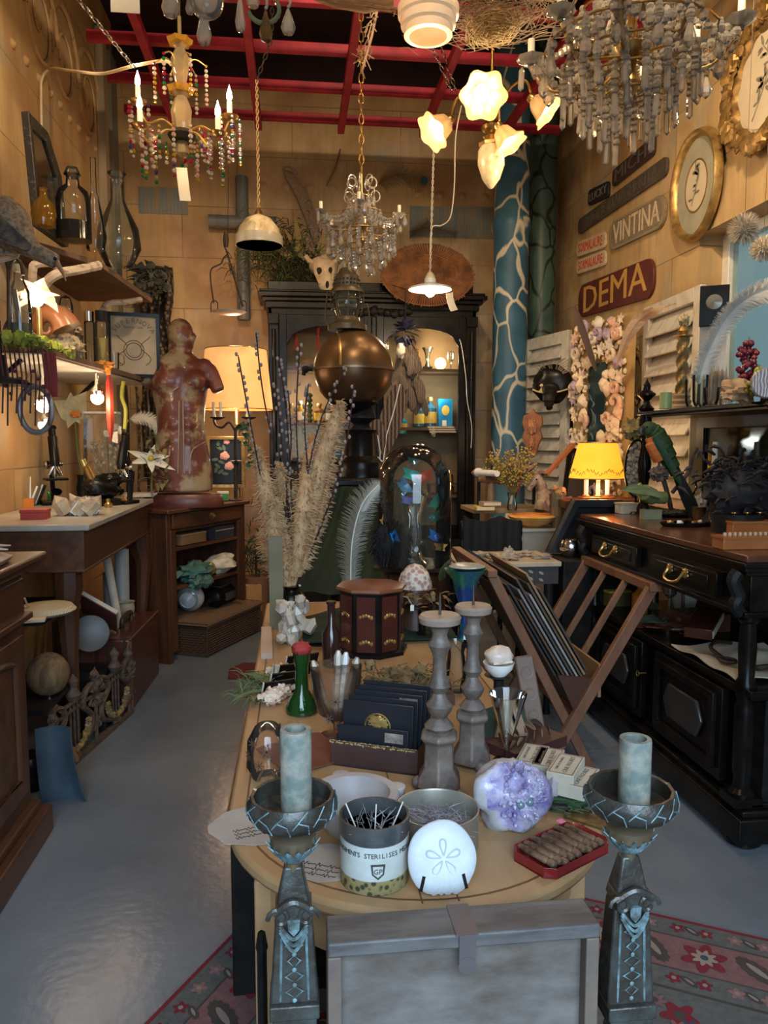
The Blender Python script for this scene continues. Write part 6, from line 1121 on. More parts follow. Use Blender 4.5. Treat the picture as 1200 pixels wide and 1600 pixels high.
# ---- back corner stand with dried flowers, urn, horse ----
Ye=5.1;xa,xb=PY(738,800,Ye).x,PY(872,800,Ye).x;z1=PY(760,795,Ye).z;z2=PY(790,742,Ye+.15).z
t=thing('corner_stand','low dark stand with a tan top behind the black chair','table',((xa+xb)/2,Ye+.18,0));w_=xb-xa
build('top',B().box((0,0,z1-.015),(w_,.4,.03)),M((.36,.25,.13),(.26,.17,.08),r=.6),t,bev=.003);build('upper_board',B().box((.05,.06,z2),(w_*.75,.24,.014)),BLKM,t)
for x in(-w_/2+.03,w_/2-.03):
 for y in(-.17,.17):build('leg',B().box((x,y,(z1-.03)/2),(.04,.04,z1-.03)),BLKM,t)
for x in(-w_*.3,w_*.38):build('upright',B().box((x+.0,.14,(z1+z2)/2),(.02,.02,z2-z1)),BLKM,t)
p=V((PY(800,798,4.98).x,4.98,z1));q=off(p);rr=random.Random(9);t=thing('dried_flower_vase','bunch of yellow-green dried flowers in a narrow vase by the wardrobe','plant',p);build('vase',B().lathe([(.03,0),(.035,.02),(.025,.08),(.035,.12)],16),GLD,t)
b=B();b2=B();b3=B()
for i in range(120):
 a=V((rr.gauss(0,.008),rr.gauss(0,.008),.1));e=q(rr.gauss(800,20),rr.uniform(700,745),4.98)+V((0,rr.gauss(0,.05),0));b.tube([a,a.lerp(e,.5)+V((0,0,.03)),e],.0018,3)
 for j in range(7):v=a.lerp(e,rr.uniform(.5,1.03))+V((rr.gauss(0,.012),rr.gauss(0,.012),rr.gauss(0,.01)));(b2 if i%6 else b3).sph(v,rr.uniform(.004,.0085),5,4)
build('stems',b,M((.28,.20,.06),None),t);build('flower_heads',b2,M((.50,.36,.08),(.32,.24,.06),r=.8,s=40),t)['kind']='stuff';build('dark_heads',b3,M((.12,.05,.05),None),t)['kind']='stuff'
build('red_ribbon',B().petal((.03,-.03,.10),(.15,0,1),.2,.03,.1),M((.6,.04,.04),None),t)
p=V((PY(770,770,5.25).x,5.3,z1));o_=mpp(p);one('horn_dish',B().tube(bez([(-.13,0,.25),(-.08,0,.21),(.05,0,.20),(.2,0,.24),(.33,0,.30)]),[.02]*8+[.04]*8+[.05]*8+[.03]*6+[.012]*3,10).lathe([(.06,0),(.03,.03),(.02,.18),(.05,.2)],14),M((.20,.11,.06),(.32,.2,.12),r=.4),'brown curved horn on a foot beside the dried flowers','horn',p)
p=PY(746,738,5.1);t=thing('white_pipe_end','white ceramic pipe end by the wardrobe','pipe',p,rot=(pi/2,0,.3));build('pipe',B().lathe([(.022,0),(.03,.004),(.03,.03),(.022,.05),(.02,.25)],18),WHT,t)
for i,(x,c_,w_)in enumerate(((756,(.65,.5,.08),26),(765,(.4,.3,.2),30))):p=V((PY(x,790,5.0).x,5.0+.0*i,z1+.03*i));t=thing('flat_book',['yellow-green small book on the tan stand top','brown book lying on the yellow one'][i],'book',p,.1*i);build('cover',B().box((0,0,.014),(.12,.10,.026)),M(c_,None),t);build('pages',B().box((.002,-.001,.014),(.118,.102,.018)),PAP,t)
p=V((PY(842,800,4.75).x,4.92,z1));p=V((PY(842,800,5.0).x,5.0,z1));o_=mpp(p);HS=M((.42,.34,.24),(.20,.12,.08),r=.6,s=14,lo=.4,hi=.6);t=thing('horse_head','painted wooden horse head leaning left beside the glass tumbler','horse head',p)
build('neck',B().tube(bez([(.02,0,.0),(.03,0,.09),(.01,0,.17),(-.015,0,.22)]),[.055]*6+[.045]*6+[.036]*6+[.03]*8,12),HS,t);build('head',B().tube([(.0,0,.225),(-.03,0,.205),(-.06,0,.16),(-.075,0,.13)],[.03,.032,.024,.02],12),HS,t)
for s_ in(-1,1):build('ear',B().petal((.0,s_*.015,.24),(-.1,s_*.3,1),.04,.02,0,t=.004),HS,t)
build('eye',B().sph((-.03,-.028,.205),.007,8,6),BLK,t);build('halter',B().tube([(-.055+.024*math.cos(a),.024*math.sin(a)*1.0,.165+.012*math.cos(a))for a in[k_*pi/6 for k_ in range(12)]],.003,4,True),BLKM,t)
# pale pedestal box, orange dish, tumbler, crystals
YQ=4.35;x0,x1=PY(812,830,YQ).x,PY(905,830,YQ).x;zq=PY(840,826,YQ).z
t=thing('stone_pedestal_box','pale grey stone plinth under the orange dish','plinth',((x0+x1)/2,YQ+.14,0));build('block',B().box((0,0,zq/2),(x1-x0,.28,zq-.02)),M((.36,.34,.28),(.27,.25,.2),r=.7),t,bev=.004);build('rim',B().box((0,0,zq-.008),(x1-x0+.02,.3,.016)),M((.55,.5,.4),None),t)
p=V((PY(835,820,YQ+.06).x,YQ+.1,zq));one('orange_alabaster_dish',B().shell([(.05,0),(.12,.03),(.15,.065),(.13,.075)],.006,20,flute=.05,nf=5),M((.75,.33,.06),(.9,.5,.15),r=.25,s=8,sss=.5),'translucent orange alabaster dish on the stone plinth','dish',p)
p=V((PY(872,822,YQ+.03).x,YQ+.05,zq));t=thing('cut_tumbler','cut-glass tumbler glowing by the lamp on the stone plinth','glass',p);h=PY(868,772,YQ).z-zq;build('tumbler',B().shell([(.035,0),(.05,h*.9),(.052,h)],.004,20,flute=.03,nf=8),glassm((.95,.85,.6),1.5,.25),t);b=B()
for i in range(14):an=i*.9;b.blob((.03*math.cos(an),.03*math.sin(an),h+rnd.uniform(-.01,.03)),(.022,.02,.018),.5,3,i,7,6)
build('amber_pebbles',b,M((.55,.33,.14),(.4,.22,.1),r=.4,tr=.2),t)
p=PY(864,765,4.7);b=B();rr=random.Random(3)
for i in range(24):b.M=T((rr.gauss(0,.05),rr.gauss(0,.03),rr.uniform(-.04,.03)),(rr.uniform(-.7,.7),rr.uniform(-.7,.7),0));b.lathe([(.02,-.03),(.02,.03),(0,.05)],6)
one('purple_crystal_lump',b,M((.16,.12,.14),(.30,.24,.25),r=.3,s=30),'dusty purple crystal lump behind the cut tumbler','crystal',V((p.x,4.62,zq+.10)),sm=False);one('crystal_block',B().box((0,0,(zq+.06)/2),(.16,.12,zq+.06)),BLKM,'black block holding the purple crystal lump','block',(p.x,4.62,0))
p=PY(876,720,4.9);one('orange_painted_stick',B().beam(PY(853,742,4.85)-p,PY(896,694,4.95)-p,.035,.02),M((.40,.12,.04),(.25,.08,.03),r=.5),'slanting orange-brown wooden bar beside the lamp','bar',p);
a,c=PY(862,790,4.95),PY(905,700,4.98);t=thing('dark_leaning_frame','dark picture frame leaning behind the slanting orange bar','frame',V(((a.x+c.x)/2,4.98,0)),rot=(-.08,.12,-.1));H=c.z;w_=c.x-a.x+.05;build('frame_bars',wb().ring([(-w_/2,.6),(w_/2,.6),(w_/2,H),(-w_/2,H)],[(-w_/2+.03,.63),(w_/2-.03,.63),(w_/2-.03,H-.03),(-w_/2+.03,H-.03)],.03),BLK,t);build('dark_panel',B().box((0,.0,H/2+.0),(w_-.03,.01,H-.04)),M((.03,.02,.02),None),t)
# ---- yellow lamp ----
p=PY(932,776,4.35);o_=mpp(p);t=thing('yellow_lamp','lit yellow-orange lampshade on three candle tubes','lamp',p);zs0,zs1=29*o_,84*o_;r0,r1=43*o_,29*o_
YSH=M((1,.47,.035),(1,.40,.02),r=.7,s=4,b=0,e=1.0)
build('lamp_shade',B().lathe([(r0,zs0),(r1,zs1),(r1-.003,zs1),(r0-.003,zs0)],40),YSH,t)
b=B()
for z,r in((zs0,r0),(zs1,r1)):b.tube([(r*math.cos(a*pi/20),r*math.sin(a*pi/20),z)for a in range(40)],.003,5,True)
build('shade_trim',b,M((.35,.16,.03),None),t);b=B()
for i in range(40):a=i*2*pi/40;z=zs0+10*o_+3*o_*math.sin(i*1.3);r=r0-(z-zs0)/(zs1-zs0)*(r0-r1)+.001;b.tube([V((r*math.cos(a+j*.035),r*math.sin(a+j*.035),z+3*o_*math.sin(j*1.6+i)))for j in range(5)],.0018,4)
build('painted_scroll',b,M((.18,.20,.03),None),t)
for x in(-.065,.0,.065):build('candle_tube',B().lathe([(.012,.01),(.012,zs0+.06)],12,(x,-.02+abs(x)*.3,0)),M((.95,.75,.42),None,e=.5),t);build('tube_cup',B().lathe([(.022,0),(.022,.008),(.014,.014)],14,(x,-.02+abs(x)*.3,.0)),BRS,t)
build('foot',B().box((0,0,-.008),(.2,.1,.016)),BRS,t,bev=.003);build('bulb',B().sph((0,0,zs0+.05),.03,12,8),BULBW,t);light('yellow_lamp_light','POINT',p+V((0,-.02,zs0-.02)),4,WARM,.05);light('yellow_lamp_up','POINT',p+V((0,0,zs1+.05)),3.5,WARM,.05)
one('lamp_table',B().box((0,0,p.z-.016-.02),(.5,.26,.04)).box((-.2,0,(p.z-.05)/2),(.05,.2,p.z-.06)).box((.2,0,(p.z-.05)/2),(.05,.2,p.z-.06)),DW,'dark side table under the yellow lamp','table',(p.x+.02,p.y+.02,0))
# ---- black trunk with raised lid ----
Yk=3.98;c=[PY(852,862,Yk),PY(893,780,Yk),PY(968,780,Yk),PY(1000,862,Yk)];t=thing('travel_chest','black trunk with its lid raised, before the yellow lamp','trunk',(0,0,0));pl=[(v.x,v.z)for v in c];cx=sum(v.x for v in c)/4;cz=sum(v.z for v in c)/4
b=B();b.M=Matrix.Translation((0,Yk,0))@RX90;inn=[(cx+(x-cx)*.78-.0,cz+(z-cz)*.72)for x,z in pl];b.ring(pl,inn,.05);build('lid_rim',b,M((.035,.035,.037),(.02,.02,.02),r=.45),t,bev=.004);b=B();b.M=Matrix.Translation((0,Yk+.01,0))@RX90;build('lid_lining',b.prism(pl,.008),M((.012,.011,.012),None,r=.9),t)
build('chest_body',B().box(((c[0].x+c[3].x)/2,Yk-.13,c[0].z/2),(c[3].x-c[0].x-.02,.26,c[0].z-.02)),BLKM,t,bev=.006)
p=V((PY(890,865,Yk-.12).x,Yk-.13,c[0].z-.01));one('silver_bowl',B().shell([(.03,0),(.055,.03),(.06,.06),(.045,.09)],.004,20),CHR,'small shiny silver bowl on the black trunk','bowl',p)
# ---- black chair ----
YH=4.28;xl,xr=PY(722,820,YH).x,PY(812,820,YH).x;zt=PY(770,810,YH).z;t=thing('black_chair','black turned-post chair with a dark cloth over its back','chair',((xl+xr)/2,YH,0));w_=xr-xl
def turned(x,y,z0,z1):
 n=9;pr=[]
 for i in range(n):z=z0+(z1-z0)*i/n;h=(z1-z0)/n;pr+=[(.012,z),(.017,z+h*.25),(.017,z+h*.75),(.012,z+h*.95)]
 return B().lathe(pr+[(.0,z1)],10,(x,y,0))
for x in(-w_/2,w_/2):build('back_post',turned(x,0,0,zt-.01),BLK,t);build('leg',turned(x,.4,0,.45),BLK,t)
build('seat',B().box((0,.2,.45),(w_+.03,.43,.035)),BLKM,t,bev=.006);b=B()
for z in(.62,.78):b.box((0,0,z),(w_,.02,.05))
build('back_rail',b.box((0,0,zt-.05),(w_,.02,.04)),BLK,t);
def fn(u,v):return V((-w_*.5+w_*u,-.03-.012*math.sin(u*22),zt+.02-.05*math.sin(u*pi*1.0)*0-.03*abs(math.sin(u*5))-v*.3))
one('black_cloth',B().surf(fn,24,6,.01),M((.012,.012,.013),None,r=.8),'black cloth hung over the back of the black chair','cloth',((xl+xr)/2,YH,0))
# ---- specimen table ----
z=.80;x0,x1=PZ(722,880,z),PZ(872,878,z);YA=x1.y;t=thing('specimen_table','small table with a marble slab and a patterned apron','table',((x0.x+x1.x)/2,YA,0));w_=x1.x-x0.x+.04;MRB=M((.62,.53,.38),(.48,.4,.28),r=.3,s=7,b=0)
build('marble_slab',B().box((0,.20,z-.012),(w_,.40,.026)),MRB,t,bev=.005);APR=M((.05,.045,.045),(.28,.24,.2),r=.6,s=26,k='c',lo=.12,hi=.1,b=0)
build('apron',B().box((.01,.2,z-.07),(w_-.04,.36,.09)),M((.055,.05,.05),None),t);b=B()
for i in range(16):b.at(loc=(-w_/2+.05+(i%8)*.054,.019,z-.05-.035*(i//8)-.008*(i%2)),rot=(pi/2,.5,0)).prism(circ(1,10,.014,.007),.001)
build('apron_pattern',b,M((.35,.3,.26),None),t)
for x in(-w_/2+.05,w_/2-.05):
 for y in(.05,.35):build('leg',B().lathe([(.022,0),(.015,.05),(.025,.4),(.025,z-.115)],10,(x,y,0)),BLKM,t)
rr=random.Random(5)
for i in range(7):
 p=V((x0.x+.08+i*.06,YA+.16+.07*math.sin(i*1.7),z+.001));b=B().blob((0,0,.012),(.05,.035,.014),.5,3,i,16,10)
 if i==3:b.blob((0,.0,.03),(.03,.02,.03),.5,3,3)
 one('oyster_shell',b,M((.50,.42,.30),(.30,.24,.18),r=.6,s=40),['oyster shell at the left end of the marble slab','oyster shell second from the left on the marble slab','oyster shell third from the left on the marble slab','upright lump among the oyster shells on the marble slab','oyster shell right of the upright lump','oyster shell second from the right on the marble slab','oyster shell at the right end of the marble slab'][i],'shell',p,rr.uniform(0,3),group='oyster shells on the marble slab')
# ---- print rack ----
RWD=M((.15,.065,.035),(.22,.105,.055),r=.5,s=8,st=(2,2,.6));Y0,Y1=3.0,3.72
def XZ(x,y,Y):v=PY(x,y,Y);return V((v.x,Y,v.z))
t=thing('print_rack','folding wooden print rack holding framed prints, beside the black sideboard','rack',(1.1,3.3,0));O=V((1.1,3.3,0));A1,A0=XZ(1020,916,Y0),V((1.0,Y0,.0));B1,B0=XZ(770,897,Y0),V((1.24,Y0,0))
dp=V((0,Y1-Y0,0));
for d in(V((0,0,0)),dp):
 build('ladder_leg',B().beam(A0+d-O,A1+d-O,.045,.03,up=(0,1,0)),RWD,t,bev=.003);build('folder_leg',B().beam(B0+d+V((0,.035,0))-O,B1+d+V((0,.035,0))-O,.04,.03,up=(0,1,0)),RWD,t,bev=.003)
build('top_rail',B().beam(A1-O-V((0,.03,0)),A1+dp-O+V((0,.03,0)),.05,.04),RWD,t,bev=.004);build('folder_rail',B().beam(B1-O,B1+dp-O,.04,.03),RWD,t,bev=.003)
lo_=A0.lerp(A1,.42)
for k_ in(.33,.66):build('slat',B().beam(lo_+dp*k_-O,A1+dp*k_-O,.028,.016,up=(0,1,0)),RWD,t,bev=.002)
vb=A0.lerp(A1,.34);vl=B0.lerp(B1,.34)
b=B();pl=[XZ(903,1125,Y0),XZ(872,1056,Y0),XZ(937,1062,Y0)];vs=[v-O-V((0,.0,0))for v in pl]+[v-O+V((0,.02,0))for v in pl];b.add(vs,[(0,1,2),(5,4,3),(0,3,4,1),(1,4,5,2),(2,5,3,0)]);build('end_panel',b,M((.075,.03,.018),None,r=.5),t)
build('trough_board',B().beam(XZ(937,1064,Y0)-O,XZ(937,1064,Y0)+dp-O,.012,.14),M((.3,.17,.08),None),t);build('trough_board',B().beam(pl[0]-O,pl[0]+dp-O,.05,.02),RWD,t)
e=(B1-pl[0]).normalized();nrm=V((e.z,0,-e.x));b0=pl[0]+V((0,.04,0))+e*.05
cols_=[(.05,.035,.025),(.03,.025,.02),(.12,.07,.04),(.24,.24,.24),(.08,.06,.05),(.34,.33,.31),(.10,.075,.05),(.30,.20,.11),(.07,.05,.04)]
for i in range(9):
 w_=.64-.02*(i%3);hgt=.55+.05*math.sin(i*2.1)-.012*i;o=b0+nrm*(.018+.0155*i)+e*(.012*i)
 t2=thing('mounted_print',['mounted print nearest the folder side of the rack','second print from the folder side of the rack','third print from the folder side, brown','grey mounted print, fourth from the folder side','dark print in the middle of the rack','pale grey print, fourth from the ladder side','brown print, third from the ladder side','tan board, second from the ladder side','dark print nearest the ladder side of the rack'][i],'print',o,group='prints in the rack')
 m=Matrix((V((0,1,0)),e,nrm)).transposed().to_4x4();b=B();b.M=m;b.box((w_/2,hgt/2,0),(w_,hgt,.009));build('board',b,M(cols_[i],None,r=.6),t2,bev=.001)
 b=B();b.M=m;b.box((w_/2,hgt/2,.0052),(w_-.1,hgt-.1,.001));build('print_face',b,M((.3,.27,.22),(.12,.1,.08),r=.6,s=9),t2)
a=PY(732,858,3.72);one('blue_folder',B().add([(0,0,0),(.0,0,-.03),(.22,-.25,-.25),(.26,-.25,-.16),(0,.02,0),(.0,.02,-.03),(.22,-.23,-.25),(.26,-.23,-.16)],[(0,1,2,3),(7,6,5,4),(0,4,5,1),(1,5,6,2),(2,6,7,3),(3,7,4,0)]),M((.035,.045,.06),None,r=.5),'dark blue folder sticking out of the rack over the specimen table','folder',a)
# basket on the far side
p=PZ(925,1042,.0);t=thing('small_wicker_basket','small round wicker basket of scraps seen through the rack','basket',(1.50,4.0,.27));b=B()
for k_ in range(9):b.tube([((.11+.002*k_+.003*(-1)**(i+k_))*math.cos(i*pi/14),(.11+.002*k_+.003*(-1)**(i+k_))*math.sin(i*pi/14),.01+.02*k_)for i in range(28)],.008,5,True)
build('weave',b,WK,t);build('base',B().lathe([(0,0),(.1,0),(.11,.15),(0,.15)],24),WK,t);b=B()
for i in range(12):b.blob((rnd.gauss(0,.04),rnd.gauss(0,.04),.18),(.04,.03,.02),.5,3,i,7,5)
build('scraps',b,M((.4,.3,.22),(.35,.05,.05),s=14),t);one('basket_crate',B().box((0,0,.134),(.28,.28,.266)),BLKM,'black crate under the small wicker basket','crate',(1.50,4.0,0))
# ---- black sideboard ----
SX,SY0,SY1,SZ=1.47,2.34,3.80,1.03;SB=thing('black_sideboard','large black carved sideboard with shelf and mirror back along the right wall','sideboard',(SX,SY0,0));L=SY1-SY0;D=.60
MAH=M((.075,.028,.018),(.13,.055,.03),r=.22,s=4,st=(4,.6,4),b=0)
build('top',B().box((D/2+.0,L/2,SZ-.012),(D+.02,L+.02,.024)),MAH,SB,bev=.004);build('top_moulding',B().box((D/2-.0,L/2,SZ-.032),(D+.05,L+.05,.016)).box((D/2,L/2,SZ-.048),(D+.03,L+.03,.016)).box((D/2,L/2,SZ-.062),(D+.01,L+.01,.014)),BLK,SB,bev=.003)
build('frieze',B().box((D/2+.01,L/2,SZ-.13),(D-.02,L-.02,.13)).box((D/2,L/2,SZ-.20),(D+.01,L+.01,.018)),BLK,SB,bev=.003)
for y0 in(.16,.80):
 d=build('drawer',B().box((.005,y0+.26,SZ-.13),(.03,.50,.085)).box((-.006,y0+.26,SZ-.13),(.02,.40,.05)),BLK,SB,bev=.004)
 b=B()
 for k_ in(-.06,.06):b.blob((-.022,y0+.26+k_,SZ-.12),(.01,.016,.018),.3,4)
 b.tube(bez([(-.03,y0+.20,SZ-.12),(-.05,y0+.21,SZ-.15),(-.055,y0+.26,SZ-.16),(-.05,y0+.31,SZ-.15),(-.03,y0+.32,SZ-.12)]),.0055,6);build('drawer_handle',b,BRS,d)
for y0 in(.03,L-.05):b=B().tube(bez([(-.015,y0,SZ-.06),(-.03,y0,SZ-.09),(-.01,y0,SZ-.14),(-.02,y0,SZ-.17),(0,y0,SZ-.2)]),.022,8).blob((-.02,y0,SZ-.075),(.018,.02,.016),.4,3);build('carved_corbel',b,BLKM,SB)
ZL=.57;build('lower_top',B().box((D/2+.02,L/2,ZL-.012),(D-.02,L,.024)).box((D/2+.02,L/2,ZL-.03),(D-.04,L-.02,.014)),BLK,SB,bev=.003)
build('lower_carcass',B().box((D/2+.05,L/2,.34),(D-.10,L-.04,.42)),BLKM,SB)
build('plinth',B().box((D/2+.01,L/2,.085),(D+.02,L+.03,.09)).box((D/2+.02,L/2,.14),(D,L,.025)).box((D/2+.035,L/2,.165),(D-.04,L-.02,.02)),BLK,SB,bev=.006)
for y in(.07,L-.07):build('bun_foot',B().lathe([(.04,0),(.06,.015),(.06,.03),(.045,.042)],18,(.07,y,0)),BLK,SB)
for y0 in(.16,.80):
 dr=build('door',B().box((.045,y0+.27,.355),(.03,.52,.34)),BLK,SB,bev=.003);M_=Matrix(((0,0,-1,.03),(1,0,0,0),(0,1,0,0),(0,0,0,1)))
 b=B();b.M=M_;yo=y0+.04;b.ring([(yo,.22),(yo+.46,.22),(yo+.46,.50),(yo,.50)],[(yo+.035,.25),(yo+.425,.25),(yo+.425,.47),(yo+.035,.47)],.018);build('door_moulding',b,BLK,dr,bev=.003)
 b=B();b.M=M_;cy,cz_=yo+.23,.36;b.prism([(cy-.15,cz_),(cy-.11,cz_+.07),(cy+.11,cz_+.07),(cy+.15,cz_),(cy+.11,cz_-.07),(cy-.11,cz_-.07)],.016);build('raised_panel',b,M((.035,.032,.03),None,r=.25),dr,bev=.006)
b=B().tube([(.035,.77,.40),(-.0,.77,.40)],.004,6).tube([(-.004+.0*a,.77+.012*math.cos(a*pi/5),.40+.012*math.sin(a*pi/5))for a in range(10)],.003,5,True);build('key',b,BRS,SB)
for y in(.06,L-.06):
 pr=[(.032,.17),(.045,.185),(.045,.2),(.03,.215),(.028,.25),(.034,.27),(.034,.50),(.028,.52),(.036,.55),(.036,.58),(.026,.6),(.03,.70),(.026,.79),(.036,.80),(.036,.82)]
 build('turned_column',B().lathe(pr,20,(.05,y,0)).box((.05,y,.175),(.10,.10,.03)),BLK,SB)
XS=1.75-SX;ZSH=1.555;build('back_panel',B().box((D-.02,L/2,.78),(.02,L-.04,.44)),M((.02,.018,.017),None,r=.5),SB)
build('upper_shelf',B().box(((XS+D)/2,L/2-.0,ZSH-.01),(D-XS,L+.02,.018)).box(((XS+D)/2+.01,L/2,ZSH-.026),(D-XS-.02,L,.014)),BLK,SB,bev=.003)
b=B().box((D-.02,L/2,(SZ+ZSH)/2),(.03,L,ZSH-SZ));build('mirror_back',b,BLKM,SB);xm=D-.036
build('mirror_glass',B().box((xm,L/2,(SZ+ZSH)/2+.03),(.004,L-.34,ZSH-SZ-.17)),M((.22,.19,.15),None,r=.1,m=1,b=0),SB)
b=B();b.M=Matrix(((0,0,-1,xm),(1,0,0,0),(0,1,0,0),(0,0,0,1)));y0,y1,z0,z1=.1,L-.1,SZ+.04,ZSH-.03;b.ring([(y0,z0),(y1,z0),(y1,z1),(y0,z1)],[(y0+.07,z0+.07),(y1-.07,z0+.07),(y1-.07,z1-.06),(y0+.07,z1-.06)],.02);build('mirror_frame',b,BLK,SB,bev=.005)
for y in(L-.03,):
 pr=[(.03,SZ),(.035,SZ+.03),(.02,SZ+.06),(.016,SZ+.12),(.03,SZ+.2),(.034,SZ+.26),(.02,SZ+.34),(.016,SZ+.40),(.03,SZ+.46),(.03,ZSH)]
 build('spindle',B().lathe(pr,16,(XS+.03,y,0)),BLK,SB);build('urn_finial',B().lathe([(.035,ZSH),(.04,ZSH+.015),(.02,ZSH+.035),(.016,ZSH+.055),(.045,ZSH+.08),(.045,ZSH+.09),(.018,ZSH+.11),(.02,ZSH+.13),(.006,ZSH+.155),(0,ZSH+.17)],18,(XS+.03,y,0)),BLK,SB)
b=B();ac=.55
for r_ in(.19,.225):b.tube([(D-.03,ac+r_*1.3*math.cos(a*pi/20),ZSH+.0+r_*math.sin(a*pi/20))for a in range(21)],.016,8)
build('arched_crest',b.box((D-.03,ac-.4,ZSH+.05),(.03,.35,.03)),BLK,SB)
def ons(x,y,z=SZ):return PZ(x,y,z)
# on the sideboard top
p=ons(983,803);t=thing('stone_box','small pale stone box at the far end of the sideboard top','box',p+V((0,.03,0)),.1);build('box',B().box((0,0,.025),(.1,.07,.05)),STN,t,bev=.003);build('lid',B().box((0,0,.053),(.105,.075,.008)),STN,t)
def tray(label,x,y,w_,d_):
 p=ons(x,y);t=thing('black_tray',label,'tray',p);build('tray_plate',B().lathe([(0,.002),(.9,.002),(1.0,.014),(1.0,.018),(.88,.008),(0,.008)],32,sx=w_,sy=d_),BLK,t);return p
p=tray('black oval tray under the parrots on the sideboard',1052,806,.13,.12);tz=SZ+.014
pb=p;b=B()
for i in range(60):b.blob((rnd.gauss(0,.05),rnd.gauss(0,.04),.012),(.014,.012,.008),.5,3,i,6,5)
one('moss_and_twigs',b,M((.05,.045,.03),(.10,.08,.05),r=.9),'dark moss and bark bed on the tray below the parrots','moss',pb+V((0,0,.01)))
p=tray('black tray of trinkets before the parrot tray',1072,822,.12,.06)
for i in range(5):one('trinket',B().blob((0,0,.008),(.015,.012,.008),.4,3,i,8,6),[GOLD,WHT,CHR,BRS,SHL][i],['gilt trinket at the left of the trinket tray','white trinket in the trinket tray','silver trinket in the middle of the trinket tray','brass trinket in the trinket tray','shell trinket at the right of the trinket tray'][i],'trinket',p+V((-.07+.035*i,.01*(-1)**i,.009)),group='trinkets in the black tray')
# parrot
pp=V((PY(1035,690,3.55).x,3.55,PY(1035,690,3.55).z));q=off(pp);Yp=3.55
t=thing('stuffed_parrot','stuffed dark green parrot with orange-red breast perched on the sideboard','bird',pp)
PG=M((.02,.045,.02),(.05,.10,.03),r=.7,s=50,b=.4)
build('body',B().tube(bez([q(1013,668,Yp),q(1022,676,Yp),q(1032,695,Yp),q(1044,718,Yp),q(1056,740,Yp)]),[.03]*3+[.035]*3+[.042]*3+[.05]*5+[.055]*5+[.048]*5+[.038]*5+[.028]*4,14).sph(q(1014,670,Yp),.036,14,10),PG,t)
b=B();
for i in range(16):a=q(1022+i*1.8,682+i*3.2,Yp-.045);b.petal(a,(.55,-.1,-1),.12,.035,.05,up=(0,-1,0),t=.002)
build('wing',b,M((.018,.05,.03),(.03,.09,.03),r=.6,s=30),t);b=B()
for i in range(7):b.petal(q(1052+i,735,Yp-.02),(.42+.03*i,0,-1),.34,.03,.03,up=(0,-1,0),t=.002)
build('tail',b,M((.02,.03,.03),None,r=.6),t);build('red_breast',B().tube(bez([q(1014,684,Yp-.02),q(1020,700,Yp-.025),q(1030,718,Yp-.02)]),[.02]*5+[.028]*6+[.03]*6,10),M((.55,.10,.02),(.5,.2,.04),r=.7,s=40,b=.4),t)
build('beak',B().tube(bez([q(1006,668,Yp-.01),q(1001,672,Yp-.01),q(1003,680,Yp-.01)]),[.014]*8+[.012]*6+[.005]*3,8),M((.05,.04,.04),None,r=.3),t);build('eye',B().sph(q(1011,667,Yp-.032),.005,8,6),BLK,t)
build('foot',B().tube([q(1030,722,Yp-.02),q(1030,736,Yp-.02)],.006,5).tube([q(1040,726,Yp),q(1038,738,Yp)],.006,5),M((.12,.1,.09),None),t)
t=thing('perch_branch','knotty forked branch carrying the parrot','branch',pb+V((0,0,.015)));q2=off(pb+V((0,0,.015)));b=B().tube(bez([(0,.02,0),q2(1045,780,3.6),q2(1035,745,3.55),q2(1025,736,3.55)]),.012,7).tube(bez([q2(1050,770,3.6),q2(1075,738,3.6),q2(1082,715,3.6),q2(1090,700,3.6)]),[.01]*17+[.006]*8,6).blob(q2(1030,740,3.52),(.04,.03,.03),.5,3);build('branch',b,M((.09,.065,.05),(.16,.12,.09),r=.9,s=30),t)
p=V((PY(1022,790,3.62).x,3.55,SZ+.02));q=off(p);t=thing('stuffed_parakeet','pale green stuffed parakeet lying head down below the parrot','bird',p);build('body',B().tube(bez([q(1040,778,3.55),q(1020,776,3.55),q(1005,768,3.5),q(996,758,3.5)]),[.03]*8+[.04]*8+[.02]*9,12),M((.22,.26,.09),(.12,.16,.05),r=.8,s=40),t);b=B()
for i in range(12):b.petal(q(1035-i*1.5,776-i*.6,3.46),(-1,-.1,.42-.03*i),.16,.03,.1,up=(0,-1,0),t=.0015)
build('wing_feathers',b,M((.26,.30,.12),(.14,.17,.07),r=.7),t);build('green_stone_foot',B().box((-.06,-.02,-.0),(.09,.05,.05)),M((.18,.2,.12),(.25,.28,.16),r=.7),t)
p=PY(992,732,3.82);o_=mpp(p);t=thing('oval_shell_frame','oval wire frame filled with small shells standing beside the spindle','frame',V((p.x,3.80,SZ)),rot=(0,0,-.3));h=p.z-SZ;build('oval_rim',B().tube([(17*o_*math.cos(a*pi/14),0,h+44*o_*math.sin(a*pi/14))for a in range(28)],.006,6,True).tube([(0,0,.01),(0,0,max(.02,h-44*o_))],.006,6),BLK,t);b=B();rr=random.Random(8)
for i in range(90):
 a,r=rr.uniform(0,6.28),math.sqrt(rr.random());b.blob((14*o_*r*math.cos(a),rr.uniform(-.01,.01),h+39*o_*r*math.sin(a)),(.012,.008,.012),.4,3,i,6,5)
build('shell_fill',b,M((.36,.31,.24),(.16,.12,.09),r=.6,s=30),t);build('backing',wb((0,.015,h)).prism(circ(1,28,16*o_,42*o_),.006),M((.2,.16,.12),None),t);build('stand_foot',B().lathe([(.05,0),(.04,.012),(0,.015)],16),BLK,t)
p=PY(992,672,3.82);one('sponge_ball',B().blob((0,0,0),(.055,.05,.05),.5,4,3,24,16),M((.42,.32,.12),(.18,.14,.06),r=.95,s=30,b=.8),'yellow-brown sea sponge above the oval shell frame','sponge',p)
